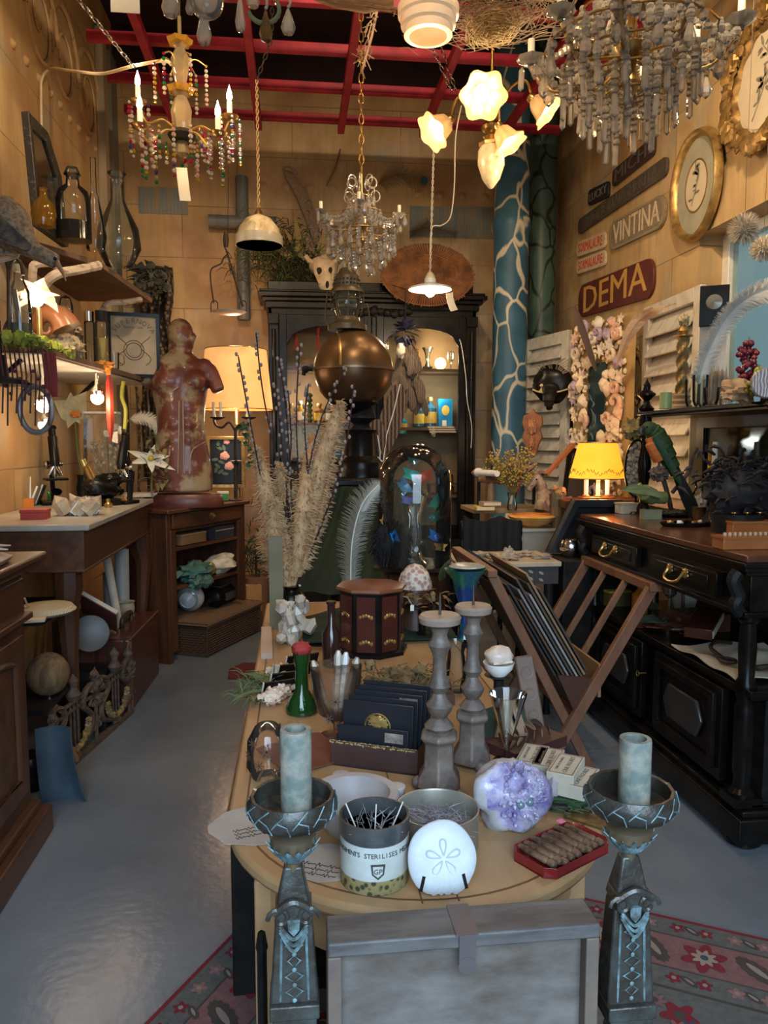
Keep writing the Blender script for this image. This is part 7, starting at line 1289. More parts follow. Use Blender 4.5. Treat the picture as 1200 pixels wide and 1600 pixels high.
p=ons(1040,790);t=thing('clear_jar','clear jar with white pieces behind the parrot tail','jar',V((2.0,3.6,SZ)));build('jar_glass',B().lathe([(.05,0),(.055,.1),(.03,.15),(.035,.17)],18),GL,t);build('white_pieces',B().blob((0,0,.06),(.04,.04,.05),.5,4),WHT,t)
p=ons(1091,812);one('brass_cup',B().shell([(.02,0),(.03,.02),(.034,.06),(.036,.062)],.003,16),M((.12,.09,.05),(.3,.2,.08),r=.4,m=.5),'dark brass cup beside the glass candlestick','cup',p)
p=ons(1113,815);o_=mpp(p);h=70*o_;t=thing('glass_candlestick','tall cut-glass candlestick holding a cream candle on the sideboard','candlestick',p);build('glass_stem',B().lathe([(.055,0),(.05,.012),(.02,.05),(.012,.09),(.016,h-.05),(.01,h-.03),(.035,h-.01),(.045,h+.01),(.02,h-.005)],20,flute=.05,nf=8),GLD,t);build('candle',B().lathe([(.014,h),(.011,h+54*o_),(0,h+54.5*o_)],12),WAX,t)
b=B();b2=B();p=PY(1155,745,2.95);rr=random.Random(2)
for i in range(260):a=V((rr.gauss(0,.08),rr.gauss(0,.04),rr.gauss(0,.05)));d=V((rr.gauss(-.2,.8),rr.gauss(0,.5),rr.gauss(.1,.6))).normalized()*rr.uniform(.03,.06);b.tube([a,a+d*.5,a+d+V((0,0,-.012))],[.006,.008,.001],4)
fm_=one('black_feather_mound',b.blob((0,0,-.06),(.13,.08,.10),.3,3,4),M((.008,.008,.009),(.025,.022,.022),r=.7),'mound of black feathers in front of the sideboard mirror','feathers',p);one('black_hat_box',B().lathe([(.1,0),(.1,max(.05,p.z-.15-SZ)),(0,max(.05,p.z-.15-SZ))],24),BLKM,'round black box under the mound of black feathers','box',(p.x,p.y,SZ))
OW=M((.30,.10,.03),(.42,.16,.05),r=.35,s=9,st=(1,.4,1));p=ons(1128,862);
for i,(x,y,dx,w_,h_,zz)in enumerate(((1140,861,0,.26,.04,0),(1155,838,.0,.27,.05,0))):
 p=ons(x,y)+V((.12,.06,0));t=thing('wooden_weight_box',['low orange-brown wooden box with a row of small pegs, the nearer one','taller orange-brown wooden box with brass weights, behind the nearer one'][i],'box',p);build('box_body',B().box((0,0,h_/2),(w_,.075,h_)),OW,t,bev=.003);build('top_edge',B().box((0,0,h_+.002),(w_+.006,.08,.008)),OW,t)
 b=B()
 for k_ in range(12 if i==0 else 5):
  xx=-w_*.4+w_*.8*k_/(11 if i==0 else 4)
  if i==0:b.lathe([(.006,h_+.006),(.006,h_+.016),(0,h_+.017)],8,(xx,0,0))
  else:b.lathe([(.011,h_+.006),(.011,h_+.012),(.004,h_+.016),(.005,h_+.03),(.013,h_+.036),(.012,h_+.04),(0,h_+.041)],12,(xx,0,0))
 build('pegs' if i==0 else 'brass_weights',b,M((.5,.42,.3),None)if i==0 else BRS,t)
# on the sideboard shelf
def onh(x,y):return PZ(x,y,ZSH)
p=V((1.92,3.50,ZSH));p=V((PY(1058,622,3.4).x,3.4,ZSH));o_=mpp(p);t=thing('twisted_candlestick','gold barley-twist candlestick on the sideboard shelf','candlestick',V((PY(1065,600,3.62).x,3.62,ZSH)));o_=mpp((1.9,3.62,1.6))
b=B();h0,h1=26*o_,112*o_;N=40;vs=[];fs=[];n=16
for i in range(N+1):
 z=h0+(h1-h0)*i/N
 for j in range(n):a=2*pi*j/n;r=(.025+.0065*math.cos(3*a-i*.62));vs.append((r*math.cos(a),r*math.sin(a),z))
for i in range(N):
 for j in range(n):fs.append((i*n+j,i*n+(j+1)%n,(i+1)*n+(j+1)%n,(i+1)*n+j))
b.add(vs,fs);build('twisted_shaft',b,M((.42,.30,.12),(.26,.17,.06),r=.35,m=.4,s=9),t)
build('drip_pan',B().lathe([(.02,h1),(.045,h1+.004),(.045,h1+.01),(.02,h1+.012),(.028,h1+.03),(.02,h1+.05),(.008,h1+.06)],18),GOLD,t);build('knob_top',B().blob((0,0,h1+.085),(.024,.024,.028),.3,3),M((.5,.42,.25),(.3,.22,.12)),t);build('stepped_foot',B().lathe([(.055,0),(.055,.02),(.045,.03),(.05,.045),(.04,.055),(.045,h0-.01),(.03,h0)],20),M((.52,.40,.24),(.36,.26,.15)),t)
p=V((PY(1048,630,3.4).x,3.45,ZSH));one('green_candle',B().lathe([(.028,0),(.027,.075),(.02,.077),(0,.07)],16),M((.30,.42,.16),None,r=.4,sss=.3),'short pale green candle on the sideboard shelf','candle',p)
for i,(x,Yg,h_)in enumerate(((1082,3.25,.12),(1094,3.15,.13),(1102,3.3,.14),(1112,3.05,.07))):p=V((PY(x,610,Yg).x,Yg,ZSH));one('drinking_glass',B().shell([(.022,0),(.03,.02),(.033,h_*.95),(.034,h_)],.002,18,flute=.02,nf=8),GL,['leftmost clear tumbler on the sideboard shelf','clear tumbler next to the leftmost one','tallest clear tumbler, behind the others','low clear tumbler beside the sandy stone'][i],'glass',p,group='tumblers on the sideboard shelf')
p=V((PY(1125,590,3.2).x,3.2,ZSH));b=B();rr=random.Random(7)
for i in range(40):a=V((rr.gauss(0,.035),rr.gauss(0,.02),rr.uniform(0,.03)));b.lathe([(.004,0),(.005,.12),(0,rr.uniform(.13,.17))],6,a)
one('glass_rods',b,CRY,'cluster of clear glass rods standing behind the stones','glass rods',p)
p=V((PY(1158,610,2.8).x,2.8,ZSH));one('sandy_stone',B().blob((0,0,.04),(.075,.05,.045),.4,2.5,3,24,16),M((.48,.32,.18),(.28,.17,.09),r=.6,s=16,b=.4),'sandy brown cut stone on the sideboard shelf','stone',p)
p=V((PY(1196,610,2.62).x,2.62,ZSH));t=thing('agate_slice','grey banded agate slice at the right edge of the shelf','stone',p,-.3);build('slice',B().at(loc=(0,0,.055),rot=(pi/2,0,0)).lathe([(0,0),(.05,0),(.055,.01),(.05,.02),(0,.02)],24),M((.22,.19,.2),(.38,.35,.34),r=.2,s=30,k='w'),t)
def grapes(label,x,y,Y,m,n,h_,sd):
 p=PY(x,y,Y);rr=random.Random(sd);b=B();t=thing('grape_bunch',label,'grapes',p)
 for i in range(n):u=rr.random();w_=.035*math.sin(pi*(.15+.8*(1-u)))**.7;b.sph((rr.uniform(-1,1)*w_,rr.uniform(-1,1)*w_,-h_*u),.0115,10,8)
 build('grapes',b,m,t)['kind']='stuff';build('stalk',B().tube([(0,0,.02),(0,0,-h_*.6)],.003),M((.2,.14,.06),None),t);return t
g=grapes('bunch of dark red glass grapes hanging over the sandy stone',1170,535,2.85,M((.18,.015,.03),(.10,.01,.03),r=.15,s=20,b=0,coat=.5),70,.15,3);g=grapes('bunch of green glass grapes spilling beside the agate slice',1186,578,2.72,M((.33,.38,.05),(.22,.26,.04),r=.15,s=20,b=0,coat=.5),60,.09,5)
p=PY(1150,500,3.0);q=off(p);b=feather(B(),[q(1092,600,3.2),q(1105,555,3.15),q(1135,498,3.05),(q(1175,462,2.95)),q(1230,444,2.9)],.06,900,4,1.6,th=.0013,taper=False);t=thing('ostrich_plume','white ostrich plume arching over the sideboard shelf to the right edge','feather',p);build('barbs',b,M((.9,.86,.76),None,r=.8),t)
# in the open bay of the sideboard (z = ZL)
def onl(x,y):return PZ(x,y,ZL)
p=V((1.62,3.72,ZL));t=thing('yellow_box','yellow-lidded dark box in the open bay seen through the rack','box',p,.1);build('box',B().box((0,0,.035),(.12,.1,.07)),M((.16,.12,.04),None),t);build('lid',B().box((0,0,.075),(.125,.105,.01)),M((.6,.42,.06),None),t)
p=V((1.64,3.48,ZL));t=thing('orange_bottle','round orange bottle in the sideboard bay','bottle',p);build('bottle_body',B().lathe([(.035,0),(.038,.01),(.038,.10),(.014,.125),(.014,.14)],18),M((.62,.20,.03),None,r=.3),t);build('stopper',B().lathe([(.018,.14),(.018,.16),(0,.165)],12),GRN,t)
for i,(x,y,h_)in enumerate(((1.78,3.62,.22),(1.74,3.38,.20),(1.86,3.48,.2))):one('silver_goblet',B().lathe([(.04,0),(.03,.01),(.008,.03),(.008,h_*.5),(.03,h_*.6),(.04,h_)],18),M((.5,.47,.4),None,r=.2,m=.8),['silver goblet farthest back in the sideboard bay','silver goblet nearest the orange bottle in the bay','silver goblet behind the brown case in the bay'][i],'goblet',(x,y,ZL),group='silver goblets')
t=thing('cream_vase','tall cream vase at the back of the sideboard bay','vase',(1.93,3.6,ZL));build('vase_body',B().lathe([(.05,0),(.07,.08),(.06,.18),(.03,.22),(.035,.24)],20),WAX,t)
t=thing('brown_case','dark brown case lying behind the leather scraps','case',(1.78,3.18,ZL),.1);build('case',B().box((0,0,.04),(.2,.16,.08)),DW,t,bev=.003);build('clasp',B().box((-.1,0,.05),(.006,.03,.02)),BRS,t)
t=thing('leather_album','long brown leather album leaning in the sideboard bay','book',(1.70,3.0,ZL+.055),rot=(0,-.1,.9));build('album_cover',B().box((0,0,.015),(.28,.11,.045)),LEA,t,bev=.004);build('pages',B().box((0,-.003,.015),(.27,.11,.03)),PAP,t)
b=B();rr=random.Random(5)
for i in range(5):one('leather_scrap',B().surf(lambda u,v:V(((u-.5)*.14+.01*math.sin(v*7+i),(v-.5)*.10,.004+.006*i+.006*math.sin(u*6+i))),8,6,.003),[LEA,M((.2,.07,.03),None),M((.10,.16,.13),None),LEA,M((.14,.05,.03),None)][i],['lowest brown leather scrap in the bay','red-brown leather scrap in the bay','grey-green sheet at the edge of the bay','dark brown leather piece under the magnifier','topmost red leather strip in the bay'][i],'leather',(1.56+.02*i,3.28-.06*i+(.12 if i==2 else 0),ZL+.003*i),rr.uniform(0,2),group='leather scraps')
t=thing('hand_magnifier','black-rimmed hand magnifier lying on the leather pieces','magnifier',(1.60,3.02,ZL+.042),.4);build('rim',B().tube([(.045*math.cos(a*pi/10),.03*math.sin(a*pi/10),0)for a in range(20)],.005,6,True),BLK,t);build('lens',B().lathe([(0,-.003),(.04,0),(0,.003)],20,sy=.7),M((.5,.5,.45),None,r=.1),t);build('handle',B().tube([(.045,0,0),(.12,.01,0)],.007),BLK,t)
b=B().surf(lambda u,v:V(((u-.5)*.40,(v-.5)*.46,.01+.008*math.sin(u*9+v*3)+.006*math.sin(v*13))),16,16,.004);one('cream_cloth',b,M((.52,.46,.34),(.42,.36,.26),r=.8),'crumpled cream cloth in the near end of the sideboard bay','cloth',(1.70,2.66,ZL))
t=thing('iron_tongs','dark iron tool with ring handles lying on the cream cloth','tool',(1.62,2.72,ZL+.03),.3);b=B().tube(bez([(-.08,-.08,.0),(-.06,.0,.02),(.0,.03,.03),(.1,.05,.01)]),.008,6).tube([(-.08+.025*math.cos(a*pi/6),-.1+.03*math.sin(a*pi/6),.0)for a in range(12)],.007,6,True);build('tongs',b,IRON,t)
t=thing('iron_lever','small dark iron lever at the near end of the cream cloth','tool',(1.74,2.5,ZL+.03),0);build('lever',B().tube([(-.12,0,0),(.1,.02,.01)],.011,8).tube([(0,0,0),(0,.0,.05)],.006),IRON,t)
# ================= rug, table and everything on it =================
def uvf(o,ux,uy):m=Matrix((ux,uy,V((0,0,1)))).transposed().to_4x4();m.translation=o;return m
ro=PZ(1200,1470,.004);r1=PZ(980,1420,.004);ux=(ro-r1).normalized();uy=V((ux.y,-ux.x,0));o=r1-ux*1.02
RC=[M((.20,.10,.095),(.15,.075,.075),r=.95,s=60,b=.2),M((.075,.08,.08),(.11,.11,.10),r=.95,s=60),M((.17,.015,.025),None,r=.95),M((.27,.22,.18),None,r=.95),M((.04,.06,.08),None,r=.95),M((.26,.13,.13),None,r=.95),M((.06,.05,.045),None,r=.95)]
b=B();b.M=uvf(V((o.x,o.y,.002)),ux,uy);RL,RWd=2.25,1.3
b.box((RL/2,RWd/2,.003),(RL,RWd,.006))
def rect(x0,x1,y0,y1,z,mi):b.mi=mi;b.box(((x0+x1)/2,(y0+y1)/2,z),(x1-x0,y1-y0,.001))
for k_,(d0,d1,mi)in enumerate(((0,.012,2),(.012,.085,1),(.235,.31,1),(.31,.318,6),(.085,.09,6),(.23,.235,6))):
 rect(d0,RL-d0,d0,d1,.0065+k_*.0001,mi);rect(d0,d1,d0,RWd,.0065+k_*.0001,mi);rect(RL-d1,RL-d0,d0,RWd,.0065+k_*.0001,mi)
rect(.32,RL-.32,.32,RWd,.0066,1);rr=random.Random(3);M0=b.M.copy()
def flower(x,y,r,mi,mc,n=8,z=.0078):
 b.M=M0@T((x,y,0),(0,0,rr.uniform(0,1)));b.mi=mi;b.prism([(r*(1+.28*math.cos(n*a*pi/20))*math.cos(a*pi/20),r*(1+.28*math.cos(n*a*pi/20))*math.sin(a*pi/20))for a in range(40)],.0008,z);b.mi=mc;b.prism(circ(r*.38,10),.0008,z+.0008)
def leafm(x,y,a,L,mi):
 b.M=M0@T((x,y,0),(0,0,a));b.mi=mi;b.prism([(L*math.cos(q*pi/14)*(1+.1*(q%2)),L*.42*math.sin(q*pi/14)*(1+.2*(q%2)))for q in range(28)],.0008,.0074);b.mi=3;b.prism(circ(1,12,L*.6,L*.15),.0008,.0083)
def row(y,st,big):
 for i in range(int(RL/st)):
  x=st*(i+.5)
  for X,Y_ in((x,y),(y,x),(RL-y,x)):
   if Y_>RWd-.05:continue
   if big:
    if i%2:flower(X,Y_,.05,2,3,6);flower(X,Y_,.028,3,4,8,.0090)
    else:leafm(X,Y_,rr.uniform(.5,1.2),.06,6)
   else:flower(X,Y_,.017,[2,5,5,2][i%4],3,5);leafm(X+st*.5,Y_,.6,.024,6)if i%2 else None
row(.048,.075,0);row(.16,.13,1);row(.272,.075,0)
for i in range(90):flower(rr.uniform(.36,RL-.36),rr.uniform(.36,RWd-.04),rr.uniform(.015,.04),rr.choice([2,5,0,3,4]),rr.choice([3,6,2]),rr.choice([5,6,8]),.0078+.00003*i)
b.M=Matrix.Identity(4);one('persian_rug',b,RC,'worn pink and grey oriental rug with flower borders under the near end of the table','rug',sm=False)
p=PZ(385,1050,0);one('red_mat',B().prism([(-.10,-.14),(.12,-.16),(.14,.16),(-.03,.18),(-.11,.05)],.008),M((.16,.02,.025),(.09,.015,.02),r=.95,s=40),'small dark red mat on the floor beside the far end of the table','mat',p)
# ---- table ----
TX,TR,TZ_=.215,.345,.72;OAK=M((.43,.275,.14),(.34,.20,.09),r=.42,s=5,st=(3,.5,3),b=.05,lo=.3,hi=.7);TY0,TY1=1.385,3.25
t=thing('pine_table','long honey-coloured wooden table with a rounded near end','table',(TX,TY0,0));n=28
def outl(r,y1):return[(-r,y1)]+[(-r*math.cos(pi*i/n),-r*math.sin(pi*i/n))for i in range(n+1)]+[(r,y1)]
build('tabletop',B().prism(outl(TR,TY1-TY0),.026,TZ_-.026),OAK,t,bev=.008)
b=B();b.ring(outl(TR-.03,TY1-TY0-.03),outl(TR-.034,TY1-TY0-.034),.0008,TZ_-.0002)
for x in(.02,-.035):b.box((x,(TY1-TY0)/2-.17,TZ_+.0002),(.0025,TY1-TY0+.30,.0012))
build('inlay_lines',b,M((.14,.07,.03),None),t);build('apron',B().prism(outl(TR-.05,TY1-TY0-.05),.09,TZ_-.12),OAK,t)
for x,y in((-.255,-.1),(.255,-.1),(-.255,1.7),(.255,1.7)):build('leg',B().box((x,y,.33),(.075,.06,.66),tp=1.0),OAK,t,bev=.006)
tag(build('black_rod',B().lathe([(.008,0),(.008,.60),(.010,.605),(.006,.63),(0,.635)],10),BLK),'thin black rod with a brass tip before the left table leg','rod').location=(PY(408,1420,1.16).x,1.16,0)
for i,(x,y,w_,d_,h_)in enumerate(((-.02,2.2,.40,.7,.5),(.24,1.6,.44,.36,.60))):t2=thing('storage_crate',['long black crate under the far half of the table','black crate under the rounded end of the table'][i],'crate',(x+.05,y,.0));build('crate_body',B().box((0,0,h_/2),(w_,d_,h_)),BLKM,t2,bev=.004);build('rim',B().box((0,0,h_-.012),(w_+.012,d_+.012,.02)),DWX,t2)
PATM=M((.045,.038,.03),(.09,.105,.10),r=.38,m=.4,s=26,b=.35,lo=.45,hi=.75,coat=.1);VER=M((.20,.34,.38),(.05,.06,.055),r=.55,s=45,b=.4);CND=M((.13,.165,.15),(.36,.33,.26),r=.5,s=30,b=.15,lo=.4,hi=.66)
def torchere(label,px,py,Y):
 p=PY(px,py,Y);o_=mpp(p)*1.0;t=thing('torchere',label,'candle stand',(p.x,p.y,0),0);z=lambda y:PY(px,y,Y).z;R=71*o_
 zb=z(py+12)
 build('bowl',B().lathe([(0,zb-.022),(R*.5,zb-.021),(R*.85,zb-.012),(R,zb+.0),(R*1.0,zb+.010),(R*.92,zb+.021),(R*.85,zb+.020),(R*.82,zb+.0),(R*.6,zb-.008),(0,zb-.008)],16),PATM,t)
 b=B()
 for i in range(14):
  a=2*pi*(i+.5)/14;a2=a+.35;b.tube([V((R*1.01*math.cos(a),R*1.01*math.sin(a),zb+.001)),V((R*1.01*math.cos(a+.12),R*1.01*math.sin(a+.12),zb+.009)),V((R*.94*math.cos(a2),R*.94*math.sin(a2),zb+.020))],.0009,4).tube([V((R*1.01*math.cos(a+.12),R*1.01*math.sin(a+.12),zb+.009)),V((R*1.01*math.cos(a+.34),R*1.01*math.sin(a+.34),zb+.004)),V((R*.90*math.cos(a+.4),R*.90*math.sin(a+.4),zb-.010))],.0009,4)
 build('patina_tracery',b,VER,t)
 build('collar',B().lathe([(R*.22,zb-.022),(R*.5,zb-.034),(R*.5,zb-.048),(R*.30,zb-.062),(R*.16,zb-.07),(R*.16,zb-.085)],20),M((.20,.14,.07),(.10,.09,.07),r=.35,m=.5),t);b=B()
 for i in range(14):a=i*pi/7;b.petal((R*.2*math.cos(a),R*.2*math.sin(a),zb-.068),(math.cos(a),math.sin(a),.75),.035,.022,-.2,t=.0015)
 build('leaf_cup',b,VER,t);z0=zb-.083
 build('neck',B().box((0,.0,z0-.022),(R*.82,R*.6,.062),tp=.48),PATM,t,bev=.003);b=B()
 for s_ in(-1,1):b.tube([V((s_*(R*.30)+s_*.016*(1-k_/16)*math.cos(k_*.5),-R*.38,z0-.052+.016*(1-k_/16)*math.sin(k_*.5)))for k_ in range(14)],.0035,5)
 b.tube(bez([(-R*.42,-R*.36,z0-.045),(0,-R*.40,z0-.03),(R*.42,-R*.36,z0-.045)]),.005,6).box((0,-R*.1,z0-.048),(R*.8,R*.55,.022));build('scroll_head',b,PATM,t,bev=.0015);b=B()
 for k_ in range(3):b.tube(bez([(-R*.3,-R*.40,z0-.06-.004*k_),(0,-R*.44,z0-.078-.008*k_),(R*.3,-R*.40,z0-.06-.004*k_)]),.0022,5)
 b.M=Matrix.Translation((0,-R*.38,z0-.062))@RX90;b.prism([(-.008,.01),(.008,.01),(.007,-.004),(0,-.012),(-.007,-.004)],.004);b.M=Matrix.Identity(4);build('festoon',b,VER,t)
 zl=z(1552);build('pilaster',B().box((0,0,(z0-.055+zl)/2),(R*1.08,R*.70,z0-.055-zl),tp=.74),PATM,t,bev=.003);b=B();zz=z0-.09
 while zz>zl+.012:
  w_=R*.17*(1+.2*math.sin(zz*400));b.tube([(-w_,-R*.345,zz),(0,-R*.36,zz+.008),(w_,-R*.345,zz),(0,-R*.355,zz-.008)],.0016,4,True).blob((0,-R*.35,zz-.012),(.003,.0015,.003),.2,3,1,6,4);zz-=.021
 for s_ in(-1,1):b.tube([(s_*R*.27,-R*.30,z0-.08),(s_*R*.31,-R*.34,zl+.005)],.0016,4)
 build('panel_ornament',b,VER,t);build('base_block',B().box((0,0,zl-.008),(R*1.1,R*.95,.02)).box((0,0,zl-.024),(R*.98,R*.85,.014)),PATM,t,bev=.002);b=B()
 for s_ in(-1,0,1):b.lathe([(.004,0),(.011,-.012),(.012,-.04),(.006,-.06),(0,-.062)],10,(s_*R*.32,-R*.30,zl-.03))
 build('acanthus_base',b,VER,t);build('shaft_below',B().lathe([(R*1.3,0),(R*1.3,.03),(R*.6,.08),(R*.4,.2),(R*.45,zl-.05)],20),PATM,t)
 zc=zb-.004;t2=thing('stone_cylinder_candle',{457:'grey-green mottled cylinder standing in the left patinated bowl',985:'grey-green mottled cylinder standing in the right patinated bowl'}[px],'candle',(p.x+.005,p.y,zc));r=24.5*o_;h=z(1125 if px<600 else 1140)-zc-.012
 build('cylinder',B().shell([(r*.97,0),(r,.004),(r,h-.003),(r*.97,h)],.006,28),CND,t2);build('dark_core',B().lathe([(0,h-.02),(r*.7,h-.02)],20),BLKM,t2)
torchere('patinated bronze candle stand with a wide bowl, at the left before the table',457,1252,.96);torchere('patinated bronze candle stand with a wide bowl, at the right before the rug',985,1240,.96)
# open case in front
Yf,zf=.93,PY(512,1477,.93).z;x0,x1=PY(512,1477,Yf).x,PY(938,1477,Yf).x;t=thing('shallow_wooden_case','grey worn shallow wooden case standing upright before the table','case',((x0+x1)/2,Yf,0));w_=x1-x0;dk=.062
GRW=M((.13,.125,.12),(.06,.055,.055),r=.5,s=14,st=(.5,2,2),b=.3);zs_=zf-.02;b=B().box((-w_/2+.009,dk/2,zs_/2),(.018,dk-.004,zs_)).box((w_/2-.009,dk/2,zs_/2),(.018,dk-.004,zs_)).box((0,dk/2,.01),(w_-.036,dk,.02));build('case_sides',b,M((.16,.12,.09),(.1,.08,.07),r=.6,s=12),t,bev=.002)
build('top_edge',B().box((0,dk/2,zf-.009),(w_,dk,.02)),GRW,t,bev=.003);build('back_board',B().box((0,dk*.45,zf/2),(w_-.03,.008,zf-.02)),M((.17,.16,.15),(.075,.055,.04),r=.8,s=7,st=(1,1,2.2),b=.3,lo=.35,hi=.68,d=9),t)
b=B().box((.0,dk/2,zf+.001),(.03,dk+.004,.003)).box((0,-.002,zf-.018),(.022,.003,.04));b.M=T((0,-.002,zf-.04))@RX90;b.prism(circ(.012,12),.002);build('iron_strap',b,M((.14,.12,.12),None,r=.5,m=.4),t)
def ont(x,y):return PZ(x,y,TZ_)
def feath(b,n,r,zr,seed=0):
 rr=random.Random(seed)
 for i in range(n):a=rr.uniform(0,6.28);q=r*math.sqrt(rr.random())*.8;c_=V((q*math.cos(a),q*math.sin(a),zr*.5));e=V((rr.uniform(-1,1)*r*.9,rr.uniform(-1,1)*r*.9,zr*rr.uniform(.55,.95)));b.tube([c_,c_.lerp(e,.5)+V((0,0,.005)),e],[.0012,.0008,.0003],3)
 return b
# tins
p=ont(585,1370);o_=mpp(p);r=53*o_;h=.105;t=thing('label_tin','round tin of feathers with a cream label and gold flower band','tin',p);TM=M((.10,.115,.125),(.17,.18,.18),r=.35,m=.7,s=20)
build('tin_body',B().shell([(r,0),(r,h)],.002,40),TM,t);build('flower_band',B().lathe([(r*1.006,.001),(r*1.006,h*.22)],40),M((.05,.045,.025),(.24,.20,.09),r=.4,s=90,k='c',lo=.3,hi=.45),t);build('tin_rim',B().lathe([(r*.97,h-.026),(r*1.03,h-.024),(r*1.03,h),(r*.98,h),(r*.97,h-.026)],40),TM,t)
lb=build('paper_label',B().lathe([(r*1.012,h*.22),(r*1.012,h*.72)],40),M((.46,.50,.48),(.36,.38,.34),r=.6,s=16),t);b=B()
def wrap(st,size,z,a0,sp):
 for i,ch in enumerate(st):a=a0+(i-(len(st)-1)/2)*sp;b.M=Matrix.Translation((r*1.022*math.sin(a),-r*1.022*math.cos(a),z))@Matrix.Rotation(a,4,'Z')@RX90;b.text(ch,size,.0005)
wrap('PANSEMENTS STERILISES MEDICAL',.0105,h*.60,-.05,.10);b.M=Matrix.Translation((0,-r*1.02,h*.37))@RX90;b.ring([(-.011,.012),(.011,.012),(.009,-.004),(0,-.012),(-.009,-.004)],[(-.008,.009),(.008,.009),(.007,-.003),(0,-.009),(-.007,-.003)],.0006);b.text('GP',.011,.0005);build('printed_lettering',b,M((.05,.05,.05),None),lb)
build('feathers',feath(B(),110,r,h,2),M((.55,.55,.58),(.16,.14,.14),r=.8,s=40),t)['kind']='stuff';build('feather_shaft',B().tube([(-.02,0,.06),(-.045,-.01,h+.022)],.0012).tube([(.0,0,.06),(.002,-.01,h+.018)],.001).tube([(.02,0,.06),(.045,0,h+.015)],.001),WHT,t);build('feather_bed',B().lathe([(0,h*.55),(r*.96,h*.5)],24),M((.16,.17,.2),(.42,.43,.48),r=.9,s=60),t)
p=ont(683,1318);o_=mpp(p);r=64*o_;h=.065;t=thing('feather_tin','wide round tin of grey feathers behind the sand dollar','tin',p);build('tin_body',B().shell([(r,0),(r,h-.003),(r*1.02,h)],.0025,40),M((.34,.33,.28),(.24,.22,.18),r=.35,m=.5),t);build('feathers',feath(B(),150,r,h*.9,5),M((.36,.34,.36),(.12,.10,.11),r=.8,s=40),t)['kind']='stuff';build('feather_bed',B().lathe([(0,h*.6),(r*.96,h*.5)],24),M((.13,.12,.13),(.32,.30,.32),r=.9,s=40),t)
# sand dollar
p=ont(693,1402);o_=mpp(p);R=55*o_;t=thing('sand_dollar','large white sand dollar standing upright with two slots at the bottom','sand dollar',p,rot=(-.28,0,0));pl=[]
N=80
for i in range(N):
 a=-pi/2+2*pi*i/N;rr_=R*(1+.012*math.cos(5*a));y=R*1.04+rr_*1.05*math.sin(a);x=rr_*math.cos(a)
 if math.sin(a)<-.62:x*=1.02;y=max(y,.002*math.cos(i*2.1)+.004)
 pl.append((x,y))
WD=M((.58,.62,.65),(.48,.53,.56),r=.6,s=30,b=.15);b=B();vs=[];fs=[];rings=[(1,.0),(.97,.006),(.7,.010),(.3,.016),(.0,.018)]
cy=R*1.04
for k_,dpt in rings:vs+=[(x*k_,-dpt,cy+(y-cy)*k_)for x,y in pl]
for q in range(len(rings)-1):
 for i in range(N):j=(i+1)%N;fs.append((q*N+i,q*N+j,(q+1)*N+j,(q+1)*N+i))
fs.append(list(range(N))[::-1]);b.add(vs,fs);build('test_disc',b,WD,t,ang=70);b=B()
for i in range(5):
 a=pi/2+i*2*pi/5;d=V((math.cos(a),0,math.sin(a)));sd=V((-d.z,0,d.x));c_=V((0,-.0185,cy+.004))
 b.tube([c_+d*R*(.08+.42*math.sin(q*pi/12)**1)*1+sd*R*.09*math.cos(q*pi/12)*math.sin(q*pi/12)*2+V((0,.004*(math.sin(q*pi/12)),0))for q in range(13)],.0011,4)
build('petal_marks',b,M((.52,.58,.62),None),t)
for s_ in(-1,1):build('slot',B().beam((s_*R*.66,-.004,.012),(s_*R*.56,-.009,.034),.005,.004,up=(0,1,0)),BLKM,t)
# marble mortar
p=ont(553,1292);o_=mpp(p);R=71*o_;h=.062;t=thing('marble_mortar','grey marble mortar bowl with four lugs','bowl',p);MB=M((.42,.39,.38),(.30,.28,.28),r=.45,s=9,b=.1,lo=.3,hi=.7)
build('bowl',B().lathe([(0,0),(R*.6,0),(R*.8,h*.4),(R*.93,h*.8),(R,h),(R*.97,h+.004),(R*.80,h+.003),(R*.74,h*.75),(R*.5,h*.4),(0,h*.35)],48),MB,t);
for a in(.2,1.8,3.3,4.95):build('lug',B().at(loc=(R*.99*math.cos(a),R*.99*math.sin(a),0),rot=(0,0,a)).lathe([(.006,h*.45),(.014,h*.75),(.017,h+.003),(0,h+.004)],12),MB,t,bev=.002)
one('brown_shell_piece',B().tube([(-.025,0,0),(-.012,0,.02),(.012,0,.02),(.027,0,0)],[.008,.011,.01,.007],8),M((.12,.08,.05),(.26,.2,.14),r=.6),'arched brown shell fragment in the marble mortar','shell',p+V((.015,-.02,h*.48)))
# geode
p=ont(812,1310);o_=mpp(p);t=thing('amethyst_geode','grey-shelled geode lined with lilac amethyst crystals','geode',p+V((0,.04,0)),rot=(0,0,0));R=60*o_
ico=B().sph((0,0,0),1,40,28);vs=[];AM=[M((.34,.33,.35),(.46,.45,.44),r=.5,s=8,b=.2),M((.15,.12,.32),(.46,.44,.58),r=.25,s=24,b=.5,coat=.3,lo=.36,hi=.6)];fd=V((.42,-.82,.30)).normalized();b=B()
hol=[(V((-.15,-.8,.62)).normalized(),.34,.5),(V((-.02,-.98,.05)).normalized(),.17,.22),(V((.26,-.94,.10)).normalized(),.17,.22)]
for v in ico.v:
 q=v.normalized();f=q.dot(fd);e=1+.34*nz.noise(q*1.5+V((3,1,2)))+.05*nz.noise(q*6)
 if f>.12:e*=1-.16*min(1,(f-.12)*2.5)+.05*nz.noise(q*14)+.03*nz.noise(q*30)
 for hd,ang_,dp_ in hol:
  g=math.acos(max(-1,min(1,q.dot(hd))))
  if g<ang_:e*=1-dp_*(1-(g/ang_)**2)
 vs.append((q.x*e*R*1.02,q.y*e*R*.8,q.z*e*R*1.02+R*.92))
